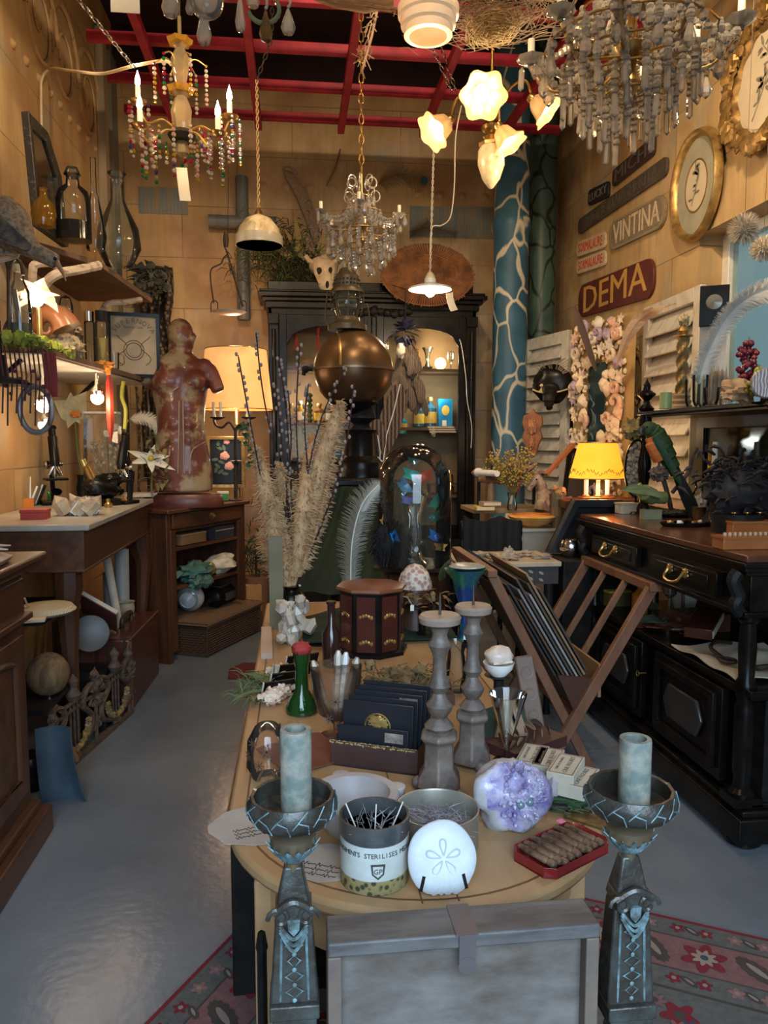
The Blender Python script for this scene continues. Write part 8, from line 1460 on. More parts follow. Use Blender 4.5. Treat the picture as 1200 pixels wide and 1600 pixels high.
for f in ico.f:
 c_=sum((ico.v[i]for i in f),V())/len(f);b.k.append(1 if c_.normalized().dot(fd)>.16 else 0)
b.v=[V(v)for v in vs];b.f=list(ico.f);build('geode_body',b,AM,t,ang=80);b=B();rr=random.Random(4)
for i in range(260):
 q=(fd+V((rr.gauss(0,.5),rr.gauss(0,.5),rr.gauss(0,.5)))).normalized()
 if q.dot(fd)<.2 or any(math.acos(max(-1,min(1,q.dot(hd))))<ang_*.8 for hd,ang_,_ in hol):continue
 c_=V((q.x*R*.80,q.y*R*.65,q.z*R*.80+R*.92));b.M=frame(q+V((rr.gauss(0,.3),rr.gauss(0,.3),rr.gauss(0,.3))),c_);s_=rr.uniform(.0025,.005);b.lathe([(s_,-.003),(s_,.004),(0,.009)],6)
b.M=Matrix.Identity(4);build('amethyst_crystals',b,M((.19,.15,.36),(.48,.46,.60),r=.2,s=26,tr=.1,lo=.4,hi=.6),t,sm=False)['kind']='stuff'
for hd,*_ in hol[1:]:build('glass_bead_eye',B().sph(V((hd.x*R*.86,hd.y*R*.70,hd.z*R*.86+R*.92)),.0075,12,8),M((.16,.24,.28),None,r=.05,coat=1),t)
p=ont(864,1250);one('quartz_point',B().lathe([(.011,0),(.012,.035),(0,.058)],6),M((.50,.46,.46),(.28,.2,.3),r=.2,tr=.2),'upright violet-tipped quartz point behind the geode','crystal',p)
# red tray of wooden rods
c=[ont(884,1290),ont(802,1342),ont(870,1382),ont(948,1330)];ce=sum(c,V())/4;ax=(c[2]-c[1]).normalized();ay=V((-ax.y,ax.x,0));Lx=(c[2]-c[1]).length;Ly=(c[1]-c[0]).length;t=thing('red_tray','small red lacquer tray with clipped corners','tray',ce,math.atan2(ax.y,ax.x));x,y,k_=Lx/2,Ly/2,.014
pl=[(-x+k_,-y),(x-k_,-y),(x,-y+k_),(x,y-k_),(x-k_,y),(-x+k_,y),(-x,y-k_),(-x,-y+k_)];RL_=M((.22,.015,.015),None,r=.3,coat=.4);build('tray_wall',B().ring(pl,[(a*.94,c2*.92)for a,c2 in pl],.018),RL_,t,bev=.001);build('tray_floor',B().prism(pl,.003),RL_,t)
RD=M((.05,.025,.014),(.24,.15,.09),r=.5,s=60,st=(1,1,1));m_=T(ce,(0,0,math.atan2(ax.y,ax.x)))
r0_=None
for i in range(12):
 yy_=-Ly*.30+Ly*.60*(i//1%12)/11;loc=m_@V((-.0+.004*(i%3-1),yy_*1.15,.014+.004*(i%2)))
 lb_='wooden rod lying in the red tray, '+['nearest the viewer','second from the viewer','third from the viewer','fourth from the viewer','fifth from the viewer','sixth from the viewer','sixth from the geode','fifth from the geode','fourth from the geode','third from the geode','second from the geode','nearest the geode'][i]
 if r0_ is None:
  b=B();b.M=Matrix.Rotation(pi/2,4,'Y');Lr=Lx*.84;b.lathe([(0,-Lr/2),(.0045,-Lr/2),(.005,-Lr*.38),(.0062,-Lr*.3),(.0056,0),(.0062,Lr*.25),(.0042,Lr*.3),(.0064,Lr*.34),(.006,Lr*.46),(.004,Lr/2),(0,Lr/2)],10)
  r0_=one('wooden_rod',b,RD,lb_,'rod',loc,math.atan2(ax.y,ax.x),'rods in the red tray')
 else:dup(r0_,loc,math.atan2(ax.y,ax.x)+.03*(i%3-1),lb_)
one('pink_tag',B().box((0,0,0),(.014,.012,.001)),M((.85,.25,.45),None),'tiny pink paper tag at the corner of the red tray','tag',ont(876,1302)+V((0,0,.022)),.5)
p=ont(918,1276);t=thing('metal_scoop','small bronze-coloured scoop behind the red tray','scoop',p,-.6);t.scale=(1.3,1.3,1.3);build('blade',B().prism([(-.028,-.02),(.028,-.03),(.034,.03),(-.022,.026)],.003),M((.22,.15,.06),(.10,.07,.03),r=.4,m=.6,s=60),t);build('handle',B().tube([(-.028,0,.006),(-.07,-.012,.006)],.006,8),BLKM,t)
# card stacks and green things
p=ont(880,1262);one('green_cloth_book',B().box((0,0,.006),(.15,.17,.012)),M((.03,.08,.04),None),'green cloth folder under the fanned card packs','folder',ont(872,1228),.7)
CDM=M((.52,.47,.38),(.44,.39,.3),r=.7,s=12);c0_=None
for i,(x,y,h_)in enumerate(((832,1196,.03),(856,1202,.03),(884,1214,.032),(904,1232,.02))):
 lb_=['printed card pack farthest left of the four behind the geode','second printed card pack from the left behind the geode','topmost printed card pack, third from the left','card pack at the right, lowest of the four'][i];z_=.014+(.016 if i==2 else 0)
 loc=PZ(x,y,TZ_+z_)
 if c0_ is None:
  c0_=t=thing('card_pack',lb_,'cards',loc,-.5,'printed card packs');build('pack',B().box((0,0,.013),(.052,.10,.026)),CDM,t,bev=.001);b=B();b.M=T((.006,0,.0262),(0,0,pi/2));b.text('CINE FIGURES',.0125,.0004);b.M=T((-.012,0,.0262),(0,0,pi/2));b.text('LIBRE AU MONDE',.0075,.0004);b.M=T((0,0,.026));b.ring([(-.023,-.046),(.023,-.046),(.023,.046),(-.023,.046)],[(-.0215,-.0445),(.0215,-.0445),(.0215,.0445),(-.0215,.0445)],.0004);build('printed_face',b,M((.10,.08,.06),None),t)
 else:dup(c0_,loc,-.5-.08*(i-1),lb_)
b=B();rr=random.Random(6)
for i in range(70):a=V((rr.uniform(-.06,.06),rr.uniform(-.02,.02),.004));b.petal(a,(rr.uniform(-1,1),-.6+rr.random()*.8,.25),.035,.006,.2,t=.0006)
one('green_sprig',b,M((.035,.075,.03),(.10,.15,.08),r=.7),'sprig of dark green needles in front of the card packs','sprig',ont(895,1262))
# silvered candlesticks
def stick(label,px,y0,y1,w_):
 p=ont(px,y0);p=V((p.x,p.y+.03,TZ_));o_=mpp(p);H=PY(px,y1,p.y).z-TZ_;k_=w_*o_;t=thing('turned_candlestick',label,'candlestick',p,.3);SW=M((.17,.135,.11),(.08,.06,.05),r=.5,s=22,b=.35)
 build('tripod_base',B().lathe([(k_*1.15,.012),(k_*1.1,.03),(k_*.8,.05),(k_*.75,H*.28),(k_*1.0,H*.31),(k_*.9,H*.335),(k_*.45,H*.35)],6),SW,t,bev=.003)
 for a in range(3):build('ball_foot',B().sph((k_*1.0*math.cos(a*2.09+.5),k_*1.0*math.sin(a*2.09+.5),.013),.013,10,8),SW,t)
 pr=[(.45,.34),(.7,.37),(.5,.40),(.32,.42),(.55,.46),(.62,.49),(.38,.53),(.30,.56),(.52,.60),(.42,.63),(.34,.66),(.30,.76),(.42,.80),(.55,.83),(.4,.86),(.34,.89),(.45,.93)]
 build('baluster',B().lathe([(a*k_,c_*H)for a,c_ in pr],24,flute=.04,nf=8),SW,t);build('drip_pan',B().lathe([(k_*.45,H*.93),(k_*.95,H*.955),(k_*1.0,H*.985),(k_*.9,H),(0,H)],28),M((.30,.22,.16),(.22,.17,.13),r=.5,s=20),t);build('iron_spike',B().lathe([(.003,H),(.002,H+.035),(0,H+.045)],8),IRON,t)
stick('silvered turned wooden candlestick, the nearer of two in the middle of the table',690,1245,960,33);stick('silvered turned wooden candlestick behind and right of the nearer one',742,1205,945,29)
# black plate box
p=PZ(610,1215,TZ_);an=.42;t=thing('brown_card_box','open dark brown box holding black glass plates','box',ont(598,1185),-an);w_,d_,h_=.19,.13,.055;BR_=M((.07,.03,.025),(.04,.02,.018),r=.6)
build('box_walls',B().ring([(-w_/2,-d_/2),(w_/2,-d_/2),(w_/2,d_/2),(-w_/2,d_/2)],[(-w_/2+.006,-d_/2+.006),(w_/2-.006,-d_/2+.006),(w_/2-.006,d_/2-.006),(-w_/2+.006,d_/2-.006)],h_),BR_,t,bev=.001);build('box_floor',B().box((0,0,.003),(w_,d_,.005)),BR_,t);b=B()
for i in range(40):b.blob((-w_/2+w_*i/40,-d_/2+.003,h_*.92),(.004,.004,.004),.4,3,i,6,4)
build('gilt_edging',b,M((.42,.32,.12),None),t);bm=T(ont(598,1185),(0,0,-an));pl0=None
for i in range(6):
 loc=bm@V((.005*(i-2),-d_*.34+d_*.68*i/5,.007));lb_='black plate in the brown box, '+['foremost and lowest','second from the front, with a round gilt mark','third from the front','fourth from the front','fifth from the front','rearmost'][i];hh=.075 if i==0 else .115+.006*i
 t2=thing('black_plate',lb_,'plate',loc,group='black plates in the brown box',rot=(-.10,.0,-an));build('plate',B().box((0,0,hh/2),(w_*.82,.004,hh)),M((.012,.014,.02),None,r=.35),t2,bev=.001)
 if i==1:build('gilt_mark',B().tube([(.028*math.cos(a*pi/10),-.0025,.07+.028*math.sin(a*pi/10))for a in range(11)],.0018,4).blob((0,-.002,.08),(.02,.001,.012),.5,3),GOLD,t2)
 if i in(0,3):build('paper_label',B().box((w_*.25,-.003,hh-.018),(.04,.001,.02)),M((.30,.25,.2),(.1,.08,.07),s=70),t2)
# green bottle, goblet, star vases
p=ont(472,1113);o_=mpp(p);t=thing('green_bottle','emerald green glass bottle with a red stopper','bottle',p);k_=25*o_;zt=95*o_
build('glass_body',B().lathe([(0,0),(k_,.004),(k_,.015),(k_*.8,.035),(k_*.42,.06),(k_*.38,zt*.75),(k_*.5,zt*.9),(k_*.52,zt)],20,flute=.03,nf=10),GRN,t);build('red_stopper',B().blob((0,0,zt+.01),(k_*.62,k_*.62,.018),.15,3),M((.35,.03,.03),None,r=.7),t)
p=ont(526,1150);o_=mpp(p);t=thing('etched_goblet','clear footed goblet etched with stars holding quartz sticks','goblet',p);k_=40*o_;H=112*o_;build('goblet_bowl',B().lathe([(k_*.7,0),(k_*.6,.006),(k_*.12,.012),(k_*.14,.03),(k_*.75,.06),(k_*.92,H*.6),(k_,H)],28),glassm((.88,.80,.72),1.5,.06),t)
def star(b,c_,r,n=7):
 for i in range(n):a=i*2*pi/n;b.beam(c_,V(c_)+V((math.cos(a)*r,0,math.sin(a)*r)),.0022,.0006,up=(0,1,0))
b=B()
for x,z in((-.02,.06),(.014,.08),(.03,.055),(-.005,.1),(0,.045)):star(b,(x,-math.sqrt(max(0,(k_*.93)**2-x*x)),z),.011)
build('etched_stars',b,M((.10,.06,.04),None),t)
for i,(x,h_,l_,c_)in enumerate(((-.03,.15,-.28,(.42,.32,.18)),(-.006,.165,.05,(.50,.42,.32)),(.012,.16,.12,(.66,.65,.62)),(.03,.15,.26,(.45,.37,.25)))):one('quartz_stick',B().lathe([(.009,0),(.0095,h_*.92),(.004,h_),(0,h_)],6),M(c_,tuple(v*.6 for v in c_),r=.2,s=40),['amber quartz stick leaning left in the etched goblet','brownish quartz stick in the middle of the goblet','white quartz stick in the etched goblet','clear brown quartz stick leaning right in the goblet'][i],'crystal',p+V((x*.4,.004*i,.035)),rot=(-.05,l_,0),group='quartz sticks')
p=ont(418,1222);o_=mpp(p);k_=33*o_;t=thing('star_vase','tall clear glass vase painted with dark stars at the left table edge','vase',p+V((0,.02,0)));H=88*o_;build('vase_body',B().lathe([(0,.003),(k_*.75,.004),(k_,H*.25),(k_*.95,H*.7),(k_*.6,H*.95),(k_*.45,H)],28),glassm((.90,.82,.72),1.5,.05),t);b=B()
for i in range(9):a=-pi/2+(i-4)*.36;z=H*(.25+.5*((i*37)%5)/4);b.M=Matrix.Translation((k_*1.0*math.cos(a),k_*1.0*math.sin(a),z))@Matrix.Rotation(a+pi/2,4,'Z');star(b,(0,0,0),.011)
b.M=Matrix.Identity(4);build('painted_stars',b,M((.12,.06,.03),None),t)
p=ont(452,1175);t=thing('cut_glass_beaker','small cut-glass beaker behind the left cylinder candle','glass',p);build('beaker',B().shell([(.016,0),(.026,.06)],.002,16,flute=.05,nf=8),GL,t)
one('red_napkin',B().surf(lambda u,v:V(((u-.5)*.16,(v-.5)*.16,.004+.004*math.sin(u*9)*math.sin(v*8))),10,10,.003),M((.20,.06,.03),None,r=.8),'red-brown cloth under the goblet and star vase','cloth',ont(478,1180),.5)
for i,(x,y,w_,d_,a)in enumerate(((392,1290,.12,.12,.3),(508,1348,.11,.10,-.4))):
 p=ont(x,y);t=thing('handwritten_paper',['torn handwritten parchment overhanging the left table edge','torn handwritten parchment beside the label tin'][i],'paper',p,a);rr=random.Random(i);pl=[(w_*.5*math.cos(q*pi/9)*rr.uniform(.92,1.12)*1.15,d_*.5*math.sin(q*pi/9)*rr.uniform(.92,1.12)*1.15)for q in range(18)]
 build('sheet',B().prism(pl,.001,.0006),M((.42,.38,.34),(.33,.29,.25),r=.8),t);b=B()
 for l_ in range(3):b.tube([(-.035+.0018*k_,-.012-.013*l_+.003*math.sin(k_*1.7+l_)*(1+math.sin(k_*.5)),.0022)for k_ in range(38)],.0006,3)
 build('handwriting',b,BLKM,t)
# shells, greenery and small drawers at the left edge
p=ont(430,1092);b=B();rr=random.Random(2)
for i in range(3):b2=B();[coral(b2,(rr.gauss(0,.012),rr.gauss(0,.012),.02),3,.014,.008,rr,1,V((rr.gauss(0,1),rr.gauss(0,1),.8)).normalized())for _ in range(6)];b2.blob((0,0,.02),(.026,.024,.02),.4,3,i);one('knobbly_shell',b2,SHL if i else M((.62,.55,.42),(.5,.35,.25),s=20),['pale knobbly murex shell at the left table edge','pinkish murex shell beside the green bottle','murex shell behind the star vase'][i],'shell',ont([438,440,425][i],[1060,1090,1100][i])+V((.0,.0,0)),group=None)
b=B()
for i in range(130):a=V((rr.uniform(-.06,.04),rr.uniform(-.13,.10),rr.uniform(0,.02)));d=V((rr.uniform(-1,.5),rr.gauss(0,.6),rr.uniform(-.4,.3))).normalized()*.05;b.tube([a,a+d*.5+V((0,0,.008)),a+d],[.0012,.0016,.0006],3)
for i in range(9):b.petal((rr.uniform(-.03,.03),rr.uniform(-.08,.05),.01),(rr.uniform(-1,.6),rr.gauss(0,.7),.3),.08,.03,.3)
one('fern_bunch',b,M((.06,.10,.035),(.13,.17,.08),r=.7),'bunch of fern and moss spilling over the left table edge','plant',ont(408,1078))
for i in range(4):p=PZ(470-11*i,1040+14*i,TZ_+.01);t=thing('black_glass_plate','flat black plate leaning in the row beside the green bottle, '+['farthest','second farthest','second nearest','nearest'][i],'plate',p,rot=(.5,0,.35),group='row of black plates');build('glass_sheet',B().box((0,0,.02),(.10,.004,.05)),BLK,t);build('white_edge',B().box((-.051,0,.02),(.003,.005,.05)),PAP,t)
p=ont(457,1003);b=B();rr=random.Random(5)
for i in range(30):a=V((rr.gauss(0,.028),rr.gauss(0,.02),rr.uniform(.01,.15)));b.M=T(a,(rr.gauss(0,.6),rr.gauss(0,.6),0));s_=rr.uniform(.013,.024);b.lathe([(s_*.8,-.025),(s_,.012),(0,.034)],6)
one('quartz_cluster',b,M((.60,.54,.45),(.42,.35,.28),r=.3,s=14,sss=.2),'chunky milky quartz cluster before the pampas vase','crystal',p,sm=False)
one('olive_board',B().box((0,0,.17),(.05,.012,.34)),M((.14,.12,.06),(.2,.17,.1),r=.6),'narrow olive board standing behind the quartz cluster','board',(PY(432,940,2.78).x,2.78,TZ_));one('pale_batten',B().box((0,0,.01),(.035,.35,.02)),M((.5,.38,.28),None),'pale pinkish wooden batten along the far left table edge','batten',ont(410,1020)+V((.01,.1,0)),.04)
p=ont(518,1040);t=thing('brown_bottle','slim dark brown bottle before the lacquer cabinet','bottle',p);build('glass_body',B().lathe([(0,0),(.028,.002),(.028,.10),(.012,.13),(.012,.19),(.015,.192),(.015,.2)],18),M((.035,.015,.012),None,r=.12,coat=.5),t)
p=ont(528,1020);one('glass_ashtray',B().shell([(.05,0),(.065,.015)],.004,20),GLD,'low clear glass dish beside the quartz cluster','dish',ont(500,1010))
# lacquer cabinet
p=ont(583,1022);p.y+=.05;o_=mpp(p);r=50*o_;H=105*o_;t=thing('lacquer_cabinet','small eight-sided dark red lacquer cabinet with gilt fittings','cabinet',p,.12);LQ=M((.075,.014,.010),(.05,.01,.008),r=.3,coat=.5)
build('body',B().lathe([(r*1.15,0),(r*1.15,.012),(r,.018),(r,H*.93)],8,a0=0),BLK,t,ang=20);build('lid',B().lathe([(r*1.08,H*.93),(r*1.12,H*.95),(r*1.1,H*.985),(r*.9,H),(0,H)],8),M((.20,.07,.03),(.13,.045,.02),r=.3),t,ang=20)
for i in range(8):
 a=i*pi/4+pi/8;m_=Matrix.Translation((r*.925*math.cos(a),r*.925*math.sin(a),H*.48))@Matrix.Rotation(a+pi/2,4,'Z');b=B();b.M=m_;pn=build('red_panel',b.box((0,0,0),(r*.56,.006,H*.80)),LQ,t);b=B();b.M=m_
 for z in(-.26,.12):
  for k_ in range(5):b.blob(((k_-2)*r*.085,-.005,H*z+.004*math.cos((k_-2)*1.1)),(r*.06,.003,.006),.3,3,k_,7,5)
 build('gilt_fitting',b,GOLD,pn)
one('string_tag',B().box((0,0,0),(.012,.001,.02)).tube([(0,0,.01),(-.015,0,.035),(-.03,0,.04)],.0008,3),WHT,'tiny white string tag beside the lacquer cabinet','tag',PY(644,950,2.45))
# moss clump in box
p=ont(640,1098);t=thing('moss_box','low wooden box heaped with golden dried moss','box',p,.1);build('box',B().box((0,.02,.014),(.22,.13,.028)),M((.14,.08,.05),None),t);b=B();rr=random.Random(3)
for i in range(46):b.blob((rr.gauss(0,.045),.02+rr.gauss(0,.025),.03+abs(rr.gauss(0,.025))),(.016,.014,.014),.6,3,i,8,6)
for i in range(110):a=V((rr.gauss(0,.055),.02+rr.gauss(0,.03),rr.uniform(.02,.08)));b.tube([a,a+V((rr.gauss(0,.02),rr.gauss(0,.02),.01)),a+V((rr.gauss(0,.03),rr.gauss(0,.03),0))],.0016,3)
build('dried_moss',b,M((.26,.17,.07),(.10,.065,.03),r=.9,s=40,b=.4),t)['kind']='stuff'
# right middle: shell bowl, cone glass, pulley, open case
p=ont(778,1130);o_=mpp(p);H=PY(778,1055,p.y).z-TZ_;t=thing('white_bowl','small white bowl raised on a dark stand right of the candlesticks','bowl',p);build('stand',B().lathe([(.04,0),(.012,.02),(.012,H-.01),(.035,H)],16),BLKM,t);build('bowl',B().shell([(.018,H),(.034,H+.018),(.038,H+.032)],.002,24),WHT,t)
one('cowrie_shell',B().blob((0,0,.028),(.036,.03,.024),.08,2,2,24,14).tube([(-.028,-.02,.016),(.02,-.028,.018)],.003,5),M((.60,.46,.38),(.70,.62,.52),r=.3,s=20),'pinkish cowrie shell resting in the white bowl','shell',p+V((0,0,H+.02)),.3)
p=ont(792,1190);one('conical_glass',B().lathe([(.03,0),(.028,.004),(.004,.01),(.005,.03),(.04,.15),(.041,.15),(.006,.032)],24),GL,'tall conical measuring glass behind the geode','glass',p)
p=ont(842,1150);t=thing('perforated_board','brown wooden bar with round hollows leaning behind the card packs','board',p+V((0,.02,0)),rot=(-.25,-.12,0));build('bar',B().box((0,0,.09),(.045,.014,.18)),M((.13,.07,.04),(.09,.05,.03),s=14),t,bev=.004);b=B()
for z in(.04,.09,.14):b.M=Matrix.Translation((0,-.0065,z))@RX90;b.ring(circ(.015,18),circ(.011,18),.002)
build('round_hollows',b,M((.12,.07,.05),None),t)
one('tan_wedge',B().prism([(-.06,0),(.03,0),(.0,.10),(-.03,.10)],.012),M((.26,.15,.08),None),'tan wooden wedge leaning beside the perforated bar','board',ont(812,1170)+V((0,.02,0)),rot=(pi/2-.2,0,0))
p=ont(828,1180);t=thing('open_specimen_case','open shallow case lined green, filled with small feathers','case',p+V((.0,.04,0)),.55);build('case_box',B().box((0,0,.012),(.17,.10,.024)),M((.06,.02,.02),None),t);build('green_lid',B().box((-.0,.065,.04),(.17,.006,.08),(-.5,0,0)),M((.04,.06,.045),None),t,bev=.001)
for i in range(12):one('brown_feather',vane(B(),[(-.02,0,0),(.0,.0,.004),(.022,.0,0)],.012),[M((.16,.11,.06),None),M((.28,.2,.1),None),M((.08,.06,.05),None)][i%3],'small brown feather in the open green-lined case','feather',T(p+V((0,.04,.027)),(0,0,.55))@V((-.06+.024*(i%6),-.02+.035*(i//6),.001*i)),.9+.1*i,'feathers in the green-lined case')
p=ont(755,1090);one('clear_vase',B().shell([(.02,0),(.03,.05),(.022,.11),(.03,.14)],.002,20),GL,'clear glass vase behind the two candlesticks','vase',ont(712,1080));
# far end: pampas, willow, drape, dome
p=V((PY(455,930,2.9).x,2.9,TZ_));q=off(p);t=thing('pampas_vase','black vase of fluffy beige pampas grass','plant',p);zr=q(455,915,2.9).z;build('vase',B().lathe([(.035,0),(.055,.05),(.05,zr-.03),(.03,zr-.01),(.04,zr),(.025,zr)],22),BLK,t);PA=M((.46,.275,.13),(.66,.44,.235),r=.9,s=25,b=0,sss=.1);rr=random.Random(9)
for(x0,y0,x1,y1,x2,y2,W)in((450,905,425,810,404,712,.075),(458,900,450,800,438,735,.065),(465,900,490,770,528,640,.085),(462,900,475,790,487,690,.07),(452,920,428,860,428,790,.075),(468,890,498,790,512,710,.065)):
 pts=bez([q(x0,y0,2.9),q(x1,y1,2.88+rr.uniform(-.05,.05)),q(x2,y2,2.86+rr.uniform(-.08,.08))],12);b=B().tube([(0,0,zr-.05)]+pts,.003,4);N=len(pts)
 for i in range(1000):
  u=rr.random()**.8;c_=pts[min(N-1,int(u*N))];d=(pts[min(N-1,int(u*N)+1)]-pts[max(0,int(u*N)-1)]).normalized();w2=W*(.35+math.sin(pi*min(1,.15+u*.85)))*.75;e=V((rr.gauss(0,1),rr.gauss(0,1),rr.gauss(0,.4))).normalized()*w2*rr.uniform(.5,1)
  b.tube([c_,c_+e*.55+d*.03,c_+e+d*.035-V((0,0,.01))],[.0026,.0022,.0007],3)
 b.tube(pts,[W*.42*math.sin(pi*min(1,.08+.9*i_/N))**.7+.002 for i_ in range(N)],9);build('plume',b,PA,t)
t=thing('willow_branches','dark pussy-willow branches with grey catkins rising from the pampas vase','branches',p+V((0,.0,0)));b=B();b2=B()
for pts in(((458,915),(420,800),(395,680),(372,555)),((460,910),(440,760),(412,620),(400,520)),((462,910),(455,760),(447,640),(436,560)),((462,910),(466,760),(463,650),(468,540)),((464,910),(475,780),(500,660),(540,575)),((466,910),(510,800),(540,700),(553,600)),((462,905),(452,800),(440,690),(430,600)),((464,905),(480,760),(476,660),(482,600)),((460,905),(448,780),(455,690),(450,610))):
 cv=bez([q(x,y,2.92-.06*i)for i,(x,y)in enumerate(pts)],12);b.tube([V((0,0,zr-.06))]+cv,[.004]*(len(cv)//2)+[.0028]*(len(cv)-len(cv)//2)+[.002],5)
 for i in range(8,len(cv)):
  if rr.random()<.8:a=cv[i]+V((rr.choice((-1,1))*.006,-.003,rr.uniform(-.004,.004)));b2.sph(a,(.0055,.0055,.008),7,5)
build('twigs',b,M((.07,.03,.025),None),t);build('catkins',b2,M((.36,.29,.24),(.24,.18,.15),r=.9),t)['kind']='stuff'
pe=V((SP.x+.04,3.98,0));t=thing('display_plinth','tall dark plinth under the black pedestal','plinth',pe);build('plinth_box',B().box((0,0,ZB/2),(.34,.34,ZB)),BLKM,t,bev=.006);build('plinth_cap',B().box((0,0,ZB-.02),(.38,.38,.028)),BLK,t,bev=.004)
GV=M((.005,.015,.009),(.010,.026,.012),r=.85,s=5)
def drape(o0,o1,w0,w1,n,label,sd,zt,zb_):
 def fn(u,v):x=(w0+(w1-w0)*v)*(u-.5);return V((o0.x+(o1.x-o0.x)*v+x,o0.y+(o1.y-o0.y)*v-.03*math.sin(u*n+sd)-.08*math.sin(pi*u),zt+(zb_-zt)*v**.8+.01*math.sin(u*7)))
 one('green_velvet_cloth',B().surf(fn,50,16,.004),GV,label,'cloth')
drape(PY(575,765,3.76),PY(560,985,3.34),.34,.62,24,'dark green velvet cloth draped down the plinth behind the white feather',1,PY(575,762,3.76).z,.74)
one('green_velvet_runner',B().surf(lambda u,v:V((-.25+.52*u,.40*(v-.5),.012+.012*math.sin(u*13+v*4)*math.sin(v*9)+.03*math.sin(pi*u)*v)),30,20,.004),GV,'dark green velvet runner rumpled on the table around the lacquer cabinet','cloth',(.27,2.72,TZ_))
p=PY(598,930,2.98);q=off(p);t=thing('white_peacock_feather','large white wispy peacock feather before the green velvet','feather',p);build('barbs',feather(feather(B(),[q(548,920,2.98),q(550,850,2.98),q(565,790,2.98),q(590,758,2.98)],.075,150,4,1.0,th=.0007),[q(565,800,2.97),q(580,772,2.97),q(596,755,2.97)],.035,70,6,.5,th=.0012),M((.52,.52,.45),None,r=.8),t);build('quill',B().tube(bez([q(548,925,2.97),q(550,850,2.97),q(565,790,2.97),q(592,757,2.97)]),.0026,5),WHT,t)
YD=3.0;x=PY(648,800,YD).x;zb_=PY(648,880,YD).z;r=57*mpp(V((x,YD,1)));zt=PY(648,693,YD).z;t=thing('glass_dome','tall glass cloche dome full of mounted butterflies','cloche',(x,YD,zb_-.02));h=zt-zb_+.02
build('wooden_base',B().lathe([(r*1.12,0),(r*1.15,.008),(r*1.08,.02),(0,.02)],36),BLK,t);build('glass',B().lathe([(r,.02)]+[(r,.02+(h-r)*.5),(r,h-r)]+[(r*math.cos(a*pi/20),h-r+r*math.sin(a*pi/20))for a in range(1,11)],40),glassm((.96,.96,.93),1.7,.02),t);build('crystal_column',B().lathe([(.06,.02),(.03,.05),(.018,.09),(.026,.14),(.018,.2),(.035,.26),(.05,.30),(.03,.33),(0,.35)],12,flute=.1,nf=6),GLD,t)
one('dome_riser',B().lathe([(r*.9,0),(r*.85,.02),(r*.85,zb_-.02-TZ_)],28),DW,'dark round riser under the glass dome','stand',(x,YD,TZ_));BLm=M((.0,.22,.60),(.0,.12,.4),r=.25,coat=.5);bf0=None
for i,(bx,by,c_,s_,a)in enumerate(((678,838,BLm,.062,.5),(616,838,BLm,.05,1.2),(640,742,M((.02,.26,.28),(.05,.42,.30),r=.3),.07,.3),(665,745,M((.60,.10,.03),(.4,.05,.02),r=.4),.07,-.4),(630,760,M((.05,.12,.28),(.1,.3,.4),r=.3),.075,1.0),(636,782,M((.16,.18,.42),None),.05,.2),(680,785,M((.01,.14,.10),(.03,.3,.2),r=.3),.065,-.9),(680,808,M((.01,.12,.09),None,r=.3),.06,-.5),(600,815,M((.5,.28,.06),None),.05,.9),(688,855,M((.45,.25,.05),None),.05,.1),(645,722,M((.03,.10,.09),None),.05,.2))):
 dpt=YD-(.10 if i%2 else .05);pb_=PY(bx,by,dpt);t2=thing('butterfly',['vivid blue butterfly low right in the dome','vivid blue butterfly low left in the dome','teal butterfly near the top of the dome','orange-red butterfly near the top of the dome','slate blue butterfly left of the orange one','lilac-blue butterfly in the middle of the dome','dark green butterfly right in the dome','second dark green butterfly under the first','amber butterfly at the left of the dome','amber butterfly at the lower right of the dome','dark butterfly topmost in the dome'][i],'butterfly',pb_,rot=(-.1,a,.2*(-1)**i),group='butterflies in the dome')
 build('body',B().tube([(0,0,-s_*.3),(0,0,s_*.3)],.0025,6),BLKM,t2)
 for sx_ in(-1,1):
  for z_,L_ in((.5,.62),(-.6,.48)):b=B().petal((0,-.002,0),(sx_,-.25,z_),s_*L_,s_*.5,.05,up=(0,-1,0),pt=.45,t=.0008);build('wing',b,c_,t2)
one('netted_cloche',B().lathe([(.062,0),(.06,.02),(.048,.055),(.025,.08),(0,.088)],20,flute=.03,nf=10),M((.36,.22,.18),(.62,.55,.48),r=.7,s=60,k='c',b=.5),'small pink and white beaded dome before the tall cloche','ornament',PY(648,918,2.70));one('netted_stand',B().lathe([(.07,0),(.05,PY(648,918,2.70).z-TZ_)],20),DW,'round brown stand under the beaded dome','stand',(PY(648,918,2.70).x,2.70,TZ_))
p=PY(610,850,2.95);b=B();rr=random.Random(4)
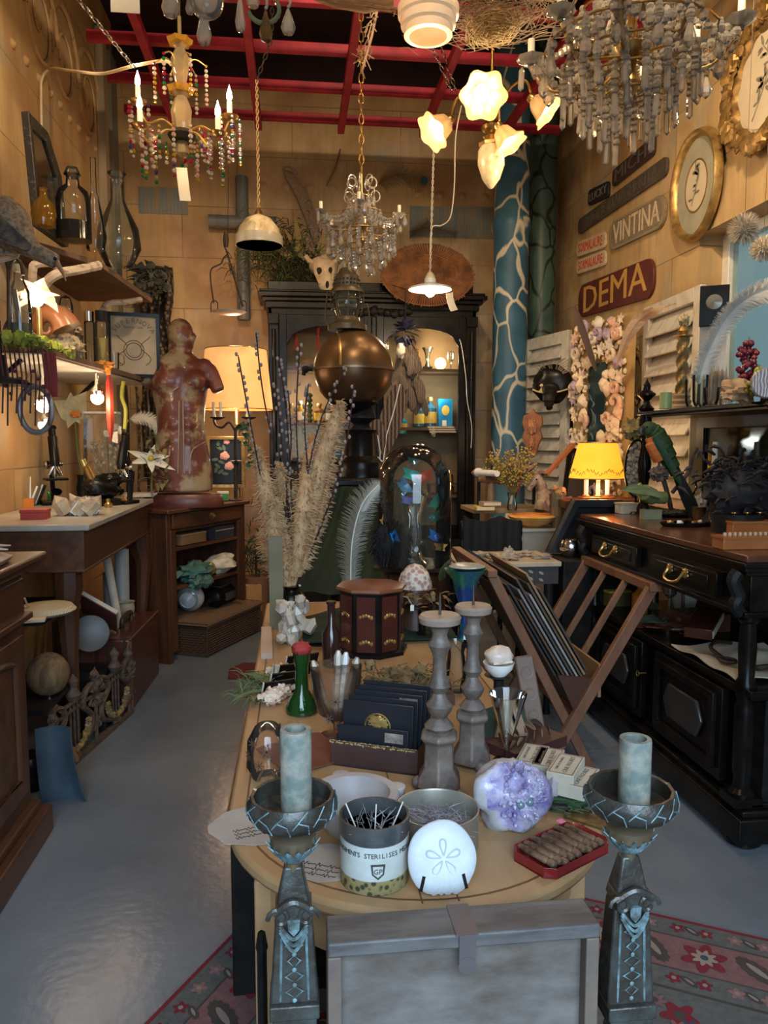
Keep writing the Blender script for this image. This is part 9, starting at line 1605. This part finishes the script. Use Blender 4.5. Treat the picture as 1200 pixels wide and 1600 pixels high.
for i in range(330):v=V((rr.gauss(0,1),rr.gauss(0,1),rr.gauss(0,1))).normalized();a=V((v.x*.06,v.y*.05,v.z*.07));b.tube([a,a*1.3+V((0,0,.006)),a*1.55-V((0,0,.008))],[.003,.0025,.0006],3)
t=thing('black_feather_ball','black fluffy feather ball left of the dome','feathers',p);build('plumage',b.blob((0,0,0),(.07,.055,.08),.2,3),M((.008,.008,.009),None,r=.9),t);build('stem',B().tube([(0,0,-.06),(0,0,TZ_-p.z+.0)],.012),BLKM,t)
b=B()
for i in range(60):a=V((rr.gauss(0,.05),rr.gauss(0,.03),rr.uniform(0,.05)));b.petal(a,(rr.gauss(0,1),-.4,rr.gauss(.4,1)),.035,.02,.3,t=0)
one('dried_petals',b,M((.30,.18,.08),(.16,.09,.05),r=.8),'heap of brown dried petals before the beaded dome','flowers',PY(660,935,2.62)-V((0,0,.03)));one('petal_dish',B().lathe([(.04,0),(.012,.02),(.012,PY(660,935,2.62).z-TZ_-.04),(.08,PY(660,935,2.62).z-TZ_-.025),(0,PY(660,935,2.62).z-TZ_-.03)],20),BLK,'black footed dish under the dried petals','dish',(PY(660,935,2.62).x,2.62,TZ_))
p=ont(738,1010);p=V((PY(727,950,2.55).x,2.55,TZ_));q=off(p);H=q(727,888,2.55).z;t=thing('peacock_glass_vase','blue and green flaring glass vase behind the far candlestick','vase',p);build('vase',B().shell([(.03,0),(.018,.03),(.022,H*.5),(.045,H*.85),(.075,H)],.003,22,flute=.06,nf=6),M((.01,.04,.14),(.015,.14,.07),r=.15,s=9,coat=.5,lo=.45,hi=.55),t)
one('marble_saucer',B().lathe([(0,0),(.05,.0),(.062,.006),(.05,.012),(0,.012)],28),M((.40,.42,.38),(.25,.28,.25),r=.3),'grey-green marble saucer on the blue-green vase','saucer',p+V((.005,0,H+.001)))
b=B();b.petal((0,0,0),(.2,-.1,1),.09,.10,.2,pt=.4);one('round_green_leaf',b,M((.10,.14,.06),None),'round dull green leaf beside the beaded dome','leaf',PY(692,905,2.75))
